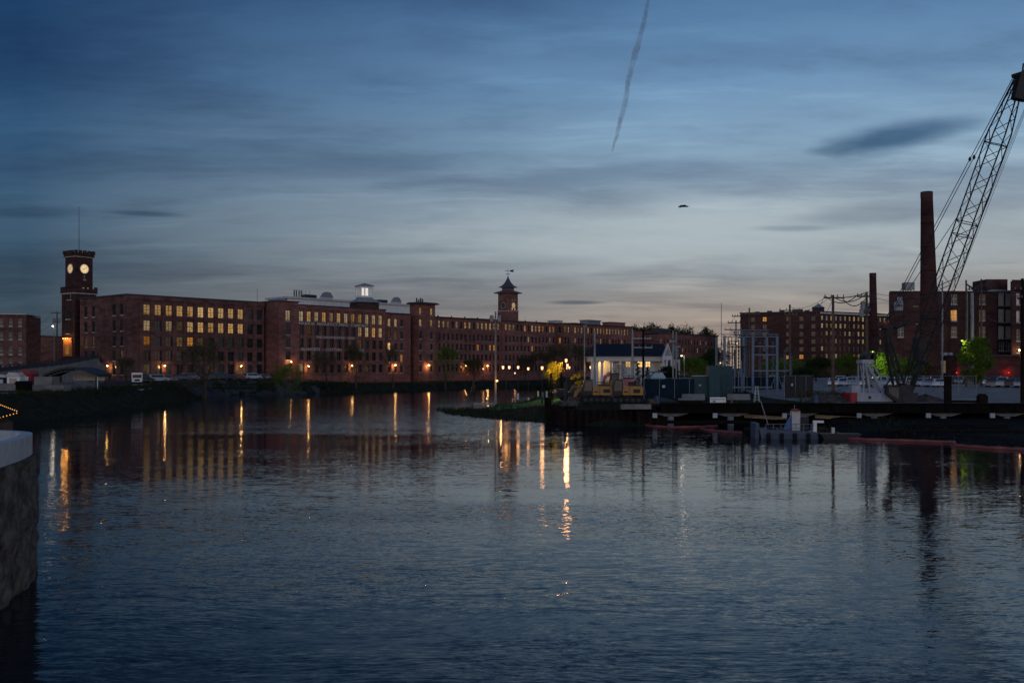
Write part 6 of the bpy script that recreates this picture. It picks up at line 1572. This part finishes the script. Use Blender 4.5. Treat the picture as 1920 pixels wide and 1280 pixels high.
# excavators
def excavator(label, px, Y, rz, body, boomdir, zb=None, s=1.0, cabside=-1, pitch=1.0):
    z = hz(X_(px,Y),Y) if zb is None else zb
    o = thing('excavator', label, 'excavator', (X_(px,Y),Y,z), rz)
    for sg in (-1,1):
        b = MB(); b.prism_xz([(-1.9,0.25),(-1.6,0.02),(1.6,0.02),(1.9,0.25),(1.9,0.55),(1.6,0.78),(-1.6,0.78),(-1.9,0.55)], sg*0.95-0.28, sg*0.95+0.28); tr_ = b.build('track', RUBBER, o)
        b = MB()
        for k in range(5): b.tube([(-1.4+0.7*k,sg*0.95-0.3,0.4),(-1.4+0.7*k,sg*0.95+0.3,0.4)],0.24,8)
        b.build('track_wheels', DSTEEL, tr_)
    b = MB(); b.lathe([(0.7,0.78),(0.7,0.98)],12); b.build('turntable', DSTEEL, o)
    b = MB(); b.prism_xz([(-1.9,1.0),(0.5,1.0),(0.5,1.75),(0.3,2.05),(-1.7,2.05),(-1.95,1.8)],-1.1,1.1); b.build('engine_cover', body, o)
    b = MB()
    for sg in (-1,1):
        b.box(-1.55,-0.75,sg*1.115-0.012,sg*1.115+0.012,1.25,1.7); b.box(-0.35,-0.3,sg*1.11-0.012,sg*1.11+0.012,1.05,1.95); b.box(-0.1,0.35,sg*1.115-0.012,sg*1.115+0.012,1.3,1.45)
    b.build('cover_vents', BLACKM, o)
    b = MB(); b.prism_xz([(-2.2,1.05),(-1.96,1.05),(-1.96,1.78),(-2.15,1.65)],-1.05,1.05); b.build('counterweight', DSTEEL, o)
    b = MB()
    for sg in (-1,1): b.tube([(-1.6,sg*0.95,2.03),(-1.6,sg*0.95,2.5),(-0.1,sg*0.95,2.5),(-0.1,sg*0.95,2.03)],0.03,4)
    b.build('handrail', DSTEEL, o)
    b = MB(); b.box(-1.5,-0.2,-0.7,0.7,2.053,2.25); b.tube([(-0.9,0.4,2.2),(-0.9,0.4,2.7)],0.07,6); b.build('exhaust', DSTEEL, o)
    b = MB(); c0_ = (-1.15,-0.15) if cabside < 0 else (0.15,1.15); b.prism_xz([(0.51,1.0),(1.75,1.0),(1.75,1.9),(1.45,2.85),(0.51,2.85)], c0_[0], c0_[1]); cb = b.build('cab', BLACKM, o)
    b = MB(); yy = c0_[0]-0.02 if cabside < 0 else c0_[1]+0.02; b.add([(0.6,yy,1.5),(1.55,yy,1.5),(1.4,yy,2.7),(0.6,yy,2.7)],[(0,1,2,3)]); b.add([(1.77,c0_[0]+.1,1.9),(1.77,c0_[1]-.1,1.9),(1.48,c0_[1]-.1,2.8),(1.48,c0_[0]+.1,2.8)],[(0,1,2,3)]); b.build('cab_windows', GLASSG, cb)
    p0 = Vector((0.4, 0.35*-cabside, 1.4)); B = [p0+Vector(v)*1.0 for v in boomdir]
    b = MB()
    def beam(mb, a, c, w0, w1, t_=0.16):
        d = (c-a).normalized(); up = Vector((-d.z,0,d.x)); 
        mb.add([a+up*w0+Vector((0,-t_,0)),a-up*w0+Vector((0,-t_,0)),c-up*w1+Vector((0,-t_,0)),c+up*w1+Vector((0,-t_,0)),a+up*w0+Vector((0,t_,0)),a-up*w0+Vector((0,t_,0)),c-up*w1+Vector((0,t_,0)),c+up*w1+Vector((0,t_,0))],[(0,1,2,3),(7,6,5,4),(0,3,7,4),(1,5,6,2),(0,4,5,1),(3,2,6,7)])
    beam(b, p0, B[0], 0.22, 0.33); beam(b, B[0]+Vector((0,0.003,0)), B[1], 0.32, 0.18); b.build('boom', body, o)
    b = MB(); beam(b, B[1]+Vector((0,0.004,0)), B[2], 0.25, 0.13, 0.13); ar = b.build('arm', body, o)
    b = MB(); b.tube([p0+Vector((0.4,0.25,0)), (B[0]+B[1])/2+Vector((0,0.25,0))],0.07,6); b.tube([B[0]+Vector((0,0,0.4)), B[1].lerp(B[2],-0.12)+Vector((0,0,0.2))],0.06,6); b.build('rams', STEEL, o)
    t_ = B[2]; b = MB(); b.prism_xz([(t_.x-0.1,t_.z+0.1),(t_.x+0.35,t_.z-0.05),(t_.x+0.45,t_.z-0.6),(t_.x,t_.z-0.95),(t_.x-0.55,t_.z-0.8),(t_.x-0.5,t_.z-0.55)], t_.y-0.45, t_.y+0.45); b.build('bucket', DSTEEL, o)
    return o
zx = hz(X_(1110,121),121)
excavator('yellow excavator at the left behind the sheet piles, cab to the left', 1118, 120, R(180), YEL, [(1.2,0,0.35),(1.9,0,0.0),(2.2,0,-0.7)], cabside=1)
excavator('yellow excavator beside the trestle with its boom raised to the left', 1176, 119.5, R(172), YEL, [(1.4,0,0.85),(2.5,0,0.9),(2.75,0,-0.9)], cabside=1)
excavator('dull red excavator standing behind the two yellow ones', 1166, 133, R(180), pbr('faded_red_paint',(0.42,0.16,0.16),0.6), [(0.9,0,1.3),(1.7,0,1.1),(2.3,0,-0.3)], zb=3.0, cabside=1)
b = MB(); b.box(-1.7,1.7,0,1.0,0,0.55); o = b.build('concrete_block', CONC, None, (X_(1199,113.4)-0.5, 112.3, CZ-77*112.3/F)); tag(o, 'pale concrete block at the end of the sheet piles', 'concrete block')
pk = thing('pickup_truck', 'dark pickup truck with a light bar left of the excavators', 'pickup truck', (X_(1080,130),130,hz(X_(1080,130),130)), R(5))
b = MB(); b.prism_xz([(-2.6,0.45),(2.6,0.45),(2.6,1.0),(1.5,1.15),(0.8,1.8),(-0.5,1.8),(-0.8,1.15),(-2.6,1.1)],-0.9,0.9); b.build('body', BLACKM, pk)
b = MB(); b.prism_xz([(-0.55,1.2),(1.25,1.2),(0.75,1.7),(-0.45,1.7)],-0.93,-0.902); b.build('windows', GLASSG, pk)
for x in (-1.6,1.6):
    for sg in (-1,1): b = MB(); b.tube([(x,sg*0.7,0.4),(x,sg*0.95,0.4)],0.4,12); b.build('wheel', RUBBER, pk)
b = MB(); b.box(-2.5,-1.2,-0.8,0.8,1.15,1.55); b.build('tool_box', DSTEEL, pk)
for i, (px, pt, pbm, hw, Y, lab) in enumerate(((1410,746,757,8,118,None),)):
    pass
o = thing('site_sign', 'white and blue site sign leaning on the trestle', 'sign', (X_(1331,111.5),111.5,CZ-64.8/F*111.5)); L = 30/F*111.5
b = MB(); b.box(0,L,-0.1,0,0.02,0.62); b.build('panel', WHITE, o)
b = MB(); b.box(0.05,L-0.05,-0.12,-0.103,0.36,0.42); b.box(L*0.22,L*0.33,-0.12,-0.103,0.08,0.24); b.box(L*0.14,L*0.19,-0.12,-0.103,0.08,0.18); b.build('blue_markings', pbr('sign_blue',(0.02,0.04,0.16),0.6), o)
pass
# pile and block on the trestle
b = MB(); b.tube([(X_(1777,118),118,1.5),(X_(1777,118),118,CZ-15/F*118)],0.44,14); tag(b.build('steel_pile', RUST), 'thick rusty pipe pile standing on end behind the trestle', 'pile')
b = MB(); x = X_(1845,115); b.box(x-0.47,x+0.47,115,115.9,2.3,CZ-51/F*115); b.box(x-0.3,x+0.3,115.1,115.8,CZ-51/F*115+.003,CZ-50/F*115+.12); tag(b.build('mooring_block', RUST), 'squat dark block on the bank at right behind the trestle', 'block')
# ------------------------------------------------------------------ crawler crane
YC = 122.0; zc = 2.35; cx = X_(1640, YC)
cr = thing('crawler_crane', 'white bodied crawler crane with a tall black lattice boom leaning right', 'crane', (cx, YC, zc))
ux = lambda px: X_(px, YC)-cx
uz = lambda py: CZ+(690-py)/F*YC-zc
b = MB()
for sg in (-1,1): b.prism_xz([(ux(1600),-0.0),(ux(1690),-0.0),(ux(1694),0.25),(ux(1690),0.42),(ux(1600),0.42),(ux(1596),0.25)], 1.2+sg*1.9-0.4, 1.2+sg*1.9+0.4)
b.v = [(p[0],p[1],p[2]-0.35) for p in b.v]; b.build('crawler_tracks', RUBBER, cr)
b = MB(); b.prism_xz([(ux(1604),uz(757)),(ux(1674),uz(757)),(ux(1668),uz(746)),(ux(1660),uz(740)),(ux(1652),uz(736)),(ux(1604),uz(736))],-0.6,2.4); b.build('body', CRANEW, cr)
b = MB(); b.box(ux(1591),ux(1603.7),-0.7,2.5,uz(757),uz(736)); b.build('counterweight', RED, cr)
b = MB(); b.box(ux(1625),ux(1630),-0.64,-0.603,uz(747),uz(742)); b.build('body_vent', BLACKM, cr)
b = MB(); b.box(ux(1598),ux(1615),0.2,1.4,uz(736)+0.003,uz(722)); b.box(ux(1616),ux(1650),0.4,1.2,uz(736)+0.003,uz(728)); b.build('winch_housing', CRANEW, cr)
b = MB(); b.prism_xz([(ux(1654),uz(737)),(ux(1678),uz(757)),(ux(1684),uz(757)),(ux(1680),uz(724)),(ux(1656),uz(722))],-1.5,-0.65); cbn = b.build('cab', BLACKM, cr)
b = MB(); b.add([(ux(1658),-1.52,uz(735)),(ux(1676),-1.52,uz(748)),(ux(1677),-1.52,uz(727)),(ux(1659),-1.52,uz(725))],[(0,1,2,3)]); b.build('cab_glass', GLASSG, cbn)
# white gantry
b = MB()
for yy in (0.0,1.8):
    top = (ux(1622),yy,uz(676))
    b.tube([top,(ux(1656),yy,uz(735))],0.19,6); b.tube([top,(ux(1631),yy,uz(735))],0.13,6); b.tube([(ux(1619),yy,uz(680)),(ux(1619),yy,uz(736))],0.10,6)
    b.tube([(ux(1634),yy,uz(678)),(ux(1651),yy,uz(706)),(ux(1656),yy,uz(734))],0.10,6)
for q in ((1622,676),(1634,692),(1644,710)): b.tube([(ux(q[0]),0,uz(q[1])),(ux(q[0]),1.8,uz(q[1]))],0.12,6)
b.box(ux(1616),ux(1637),-0.15,1.95,uz(681),uz(674)); b.box(ux(1629),ux(1640),0.2,1.6,uz(697),uz(690)); b.build('gantry', CRANEW, cr)
b = MB(); b.tube([(ux(1630),-0.1,uz(668)),(ux(1630),1.9,uz(668))],0.5,12); b.tube([(ux(1638),-0.1,uz(670)),(ux(1638),1.9,uz(670))],0.42,12); b.build('sheaves', BLACKM, cr)
# mast (two dark legs)
b = MB()
mt = Vector((ux(1664),0.9,uz(607)))
for yy in (0.1,1.7):
    b.tube([(ux(1690),yy,uz(748)),(ux(1680),yy,uz(700)),(ux(1667),yy,uz(640)),(mt.x+0.1,yy,mt.z)],[0.12,0.19,0.18,0.12],6)
    b.tube([(ux(1700),yy,uz(735)),(ux(1690),yy,uz(700)),(ux(1672),yy,uz(640)),(mt.x+0.4,yy,mt.z)],[0.11,0.17,0.16,0.11],6)
for k in range(5): z_ = uz(720-22*k); xx = ux(1697-6.2*k); b.tube([(xx,0.1,z_),(xx,1.7,z_)],0.12,5)
b.box(mt.x-0.45,mt.x+0.7,0,1.8,mt.z-0.55,mt.z-0.1); b.build('mast', BLACKM, cr)
b = MB(); b.box(mt.x-0.2,mt.x+0.25,0.4,1.4,mt.z-0.09,mt.z+0.25); b.build('mast_head', RED, cr)
b = MB(); b.tube([(mt.x+0.4,0.9,mt.z-0.1),(mt.x+1.4,0.9,mt.z-0.5),(mt.x+2.4,0.9,mt.z-0.1),(mt.x+2.9,0.9,mt.z+0.6)],0.16,6); b.build('mast_arm', BLACKM, cr)
# boom
foot = Vector((ux(1698),0.9,uz(752))); tip = Vector((ux(1914),-14.0,0)); Yt = YC-14.0; tip.x = X_(1914,Yt)-cx; tip.z = CZ+(690-140)/F*Yt-zc
ax_ = (tip-foot); Lb_ = ax_.length; d = ax_.normalized(); sdv = Vector((0,1,0)); sdv = (sdv-d*sdv.dot(d)).normalized(); nv_ = d.cross(sdv).normalized()
def bw(q): 
    if q < 0.22: return 0.30+(0.98-0.30)*q/0.22
    if q > 0.84: return 0.98-(0.98-0.34)*(q-0.84)/0.16
    return 0.98
cs4 = [(-1,-1),(1,-1),(1,1),(-1,1)]
chord = MB(); lace = MB(); NB = 26
def corner(q, c): w_ = bw(q); return foot+d*(Lb_*q)+sdv*(c[0]*w_*0.8)+nv_*(c[1]*w_)
for c in cs4: chord.tube([corner(q, c) for q in (0,0.22,0.5,0.84,1.0)], 0.085, 5)
for k in range(NB):
    q0, q1 = k/NB, (k+1)/NB
    for i in range(4):
        a, c = cs4[i], cs4[(i+1)%4]
        if k % 2: a, c = c, a
        lace.tube([corner(q0,a), corner(q1,c)], 0.042, 4, False)
        if k in (6,7,14,15,21): lace.tube([corner(q0,a), corner(q0,c)], 0.05, 4, False)
BMG = pbr('boom_paint',(0.025,0.027,0.032),0.5); chord.build('boom_chords', BMG, cr); lace.build('boom_lacing', BMG, cr)
b = MB(); t0 = tip
b.prism_xz([(t0.x-0.9,t0.z-2.6),(t0.x+0.5,t0.z-2.9),(t0.x+1.0,t0.z-0.6),(t0.x+0.4,t0.z+0.5),(t0.x-0.2,t0.z+0.2)], t0.y-0.5, t0.y+0.5); b.tube([(t0.x+0.2,t0.y,t0.z+0.3),(t0.x+0.3,t0.y,t0.z+1.2)],0.1,5); b.tube([(t0.x-0.9,t0.y,t0.z-0.2),(t0.x+0.4,t0.y,t0.z+0.2)],0.25,6); b.build('boom_head', BLACKM, cr)
b = MB()
for yy in (-0.5,0.5):
    a = mt+Vector((0.1,yy,0.3)); c = t0+Vector((-0.5,yy,0)); b.tube([a,c],0.05,4); m_ = a.lerp(c,0.69); b.lathe([(0.03,-0.3),(0.2,0),(0.03,0.3)],5,m_)
b.build('pendant_lines', BLACKM, cr)
b = MB(); a = foot+d*6.5; c = foot+d*(Lb_*0.62)+nv_*1.2*(-1)
b.tube([mt+Vector((0.2,0,0.2)), foot+d*(Lb_*0.60)-nv_*(-1.2)],0.045,4)
b.tube([mt+Vector((0.2,0.2,0.2)), Vector((ux(1622),0.9,uz(674)))],0.05,4); b.tube([mt+Vector((0.2,-0.2,0.2)), Vector((ux(1634),0.9,uz(678)))],0.05,4)
b.tube([Vector((ux(1656),0.9,uz(735))), Vector((ux(1692),0.9,uz(690)))],0.08,4)
b.build('hoist_ropes', BLACKM, cr)
b = MB()
for dx_ in (0,0.35,0.75):
    b.tube([t0+Vector((0.9+dx_*0.3,0,-2.5)), Vector((X_(1808+dx_*14,Yt)-cx, t0.y+4, CZ+(690-545)/F*Yt-zc)), Vector((X_(1777,118)-cx, 118-YC, CZ-16/F*118-zc))], 0.028, 3)
b.build('load_lines', BLACKM, cr)
b = MB()
b.box(ux(1686),ux(1708),-0.6,1.6,uz(736),uz(722)); b.prism_xz([(ux(1688),uz(757)),(ux(1712),uz(757)),(ux(1716),uz(736)),(ux(1684),uz(736))],-1.0,2.0)
b.build('boom_foot_machinery', DSTEEL, cr)
b = MB(); q_ = foot+d*5; b.box(ux(1722),ux(1736),0,1.8,uz(676),uz(640)+0.5); b.tube([(ux(1730),0.9,uz(680)),(ux(1712),0.9,uz(735))],0.35,6); b.tube([(ux(1718),0.9,uz(690)),(ux(1752),0.9,uz(640))],0.12,5); b.build('pile_hammer', BLACKM, cr)

# ------------------------------------------------------------------ bird and contrail
bd = P(1281, 387.5, 45); b = MB()
b.tube([(-0.24,0,-0.02),(-0.12,0,0.02),(0.08,0,0.03),(0.22,0,-0.01)],[0.01,0.05,0.055,0.012],6)
b.add([(-0.08,0,0.03),(0.10,0,0.03),(0.02,0.42,0.07),(-0.12,0.55,-0.02)],[(0,1,2,3)])
b.add([(-0.10,0,0.03),(0.08,0,0.03),(-0.02,-0.40,0.02),(-0.20,-0.42,-0.08)],[(0,1,2,3)])
b.add([(0.06,0,0.05),(0.2,0,0.04),(0.30,-0.15,-0.04),(0.14,-0.12,0.02)],[(0,1,2,3)])
tag(b.build('flying_bird', BLACKM, None, bd), 'small dark bird flying above the glow in the sky', 'bird')
m_, n_, o_ = newmat('contrail_vapour')
df = n_.node('ShaderNodeBsdfDiffuse'); df.inputs[0].default_value = (0.20,0.20,0.26,1); tp = n_.node('ShaderNodeBsdfTransparent'); mx = n_.node('ShaderNodeMixShader')
co = n_.node('ShaderNodeTexCoord').outputs['Object']; lw = n_.node('ShaderNodeLayerWeight'); lw.inputs[0].default_value = 0.5
fc_ = n_.m('MULTIPLY', n_.m('SUBTRACT', 1.0, lw.outputs['Facing']), n_.ramp(n_.noise(co, 0.012, 6, 0.65), [(0.35, 0.1), (0.65, 0.95)]))
zz_ = n_.sep(co)[2]
n_.l.new(n_.m('MULTIPLY', fc_, 0.40), mx.inputs[0]); n_.l.new(tp.outputs[0], mx.inputs[1]); n_.l.new(df.outputs[0], mx.inputs[2]); n_.l.new(mx.outputs[0], o_.inputs[0])
YZ = 7000.0; pts = []; rs = []; rng = random.Random(3)
for px, py, w_ in ((1148,284,2.5),(1152,268,4),(1158,248,6),(1166,214,7),(1173,188,8),(1177,160,7),(1184,128,8),(1190,104,10),(1199,74,8),(1207,46,7),(1211,22,6),(1216,0,5),(1222,-30,4)):
    pts.append(P(px+rng.uniform(-0.4,0.4), py, YZ)); rs.append(w_*0.7/F*YZ)
pp_ = []; rr2 = []
for i in range(len(pts)-1):
    for k in range(6):
        q = k/6; pp_.append(pts[i].lerp(pts[i+1], q)+Vector((rng.uniform(-2.5,2.5),0,0))); rr2.append((rs[i]+(rs[i+1]-rs[i])*q)*rng.uniform(0.9,1.12))
o0 = pp_[0].copy(); b = MB(); b.tube([p-o0 for p in pp_], rr2, 10)
tag(b.build('contrail', m_, None, o0, smooth=True), 'faint dark broken contrail high in the sky right of centre', 'contrail')

# ------------------------------------------------------------------ yard clutter
rng = random.Random(77)
def gravelpile(lab, px, Y, w_, h, mat, seed):
    x = X_(px, Y); z = hz(x, Y)-0.05; b = MB(); n_ = 14; rings = 6; r0 = random.Random(seed)
    vs = []; 
    for j in range(rings):
        q = j/(rings-1)
        for k in range(n_):
            a = 6.2832*k/n_; r_ = w_/2*(1-q)**0.8*(1+0.22*mnoise.noise(Vector((math.cos(a)*1.5+seed, math.sin(a)*1.5, q*2)))); vs.append((math.cos(a)*r_*1.2, math.sin(a)*r_, h*q*(1+0.1*r0.uniform(-1,1))))
    b.add(vs, [(j*n_+k, j*n_+(k+1)%n_, (j+1)*n_+(k+1)%n_, (j+1)*n_+k) for j in range(rings-1) for k in range(n_)]+[tuple(range((rings-1)*n_, rings*n_))])
    tag(b.build('earth_heap', mat, None, (x, Y, z)), lab, 'earth heap', 'heaps of earth in the work yard')
EARTH = pbr('dug_earth', (0.10,0.075,0.06), 0.95, 0.5, 1.5, bump=0.6)
gravelpile('long low heap of brown earth in front of the left excavator', 1074, 119.5, 3.4, 0.9, EARTH, 1)
gravelpile('heap of earth behind the gap between the excavators', 1142, 125, 3.0, 1.1, EARTH, 2)
gravelpile('low earth heap at the foot of the blue fence', 1235, 128, 4.5, 0.5, EARTH, 3)
gravelpile('heap of dark spoil between the crane and the rusty pile', 1735, 124, 5.0, 1.0, EARTH, 4)
gravelpile('low heap of dark spoil left of the crane', 1558, 124, 6.0, 1.0, EARTH, 5)
def prop(lab, cat, name, px, Y, build, rz=0.0, z=None):
    x = X_(px, Y); o = thing(name, lab, cat, (x, Y, hz(x, Y)-0.02 if z is None else z), rz); build(o); return o
def pallets(o):
    for k in range(3):
        b = MB()
        for q in range(5): b.box(-0.6+q*0.26,-0.46+q*0.26,-0.5,0.5,0.16*k+0.12,0.16*k+0.145)
        for q in (-0.5,0,0.5): b.box(-0.6,0.6,q-0.05,q+0.05,0.16*k,0.16*k+0.118)
        b.build('pallet_layer', WOOD, o)
def drum(o):
    b = MB(); b.lathe([(0.29,0),(0.3,0.02),(0.29,0.3),(0.305,0.31),(0.29,0.32),(0.29,0.6),(0.305,0.61),(0.29,0.62),(0.3,0.88),(0.28,0.9)],14); b.build('drum_body', pbr('drum_blue',(0.04,0.08,0.16),0.5), o)
def cone_(o):
    b = MB(); b.lathe([(0.16,0.03),(0.1,0.4),(0.03,0.75)],10); b.build('cone_body', ORNG, o); b = MB(); b.box(-0.2,0.2,-0.2,0.2,0,0.03); b.build('base', BLACKM, o)
def pipes(o):
    for k,(x,z) in enumerate(((-0.3,0.15),(0,0.15),(0.3,0.15),(-0.15,0.41),(0.15,0.41))):
        b = MB(); b.tube([(x*1.0,-1.5,z),(x*1.0,1.5,z)],0.145,10); b.build('pipe', STEEL if k % 2 else RUST, o)
def barrier(o):
    b = MB(); b.prism_xz([(-0.3,0),(0.3,0),(0.26,0.2),(0.1,0.35),(0.08,0.8),(-0.08,0.8),(-0.1,0.35),(-0.26,0.2)],-1.5,1.5); b.build('barrier_body', CONC, o)
prop('stack of wooden pallets at the left end of the trestle', 'pallets', 'pallet_stack', 1222, 119, pallets, R(20))
prop('blue steel drum beside the stacked pallets', 'drum', 'steel_drum', 1232, 119.5, drum)
prop('stack of steel pipes lying in front of the teal cabinets', 'pipes', 'pipe_stack', 1295, 121, pipes, R(78))
prop('pale concrete barrier lying below the blue fence at left', 'barrier', 'concrete_barrier', 1300, 132, barrier, R(84))
prop('pale concrete barrier lying below the lattice posts', 'barrier', 'concrete_barrier', 1385, 132, barrier, R(86))
prop('orange traffic cone at the corner of the sheet piles', 'traffic cone', 'traffic_cone', 1217, 116.2, cone_)
prop('orange traffic cone right of the site sign', 'traffic cone', 'traffic_cone', 1372, 118, cone_)
prop('blue steel drum near the brush heap', 'drum', 'steel_drum', 1530, 121, drum)
prop('stack of rusty pipes right of the rusty standing pile', 'pipes', 'pipe_stack', 1808, 121, pipes, R(80))
lad = thing('stepladder', 'pale stepladder standing below the substation beams', 'ladder', (X_(1419,124),124,2.3))
b = MB()
for sg in (-1,1): b.tube([(sg*0.3,0.35,0),(sg*0.12,0,2.0)],0.035,4); b.tube([(sg*0.3,-0.35,0),(sg*0.12,0,2.0)],0.035,4)
for k in range(5): z_ = 0.35*k+0.3; b.tube([(-0.3+0.09*k*0.35,-0.35+0.06*k,z_),(0.3-0.09*k*0.35,-0.35+0.06*k,z_)],0.03,4)
b.build('ladder_frame', WPALE, lad)
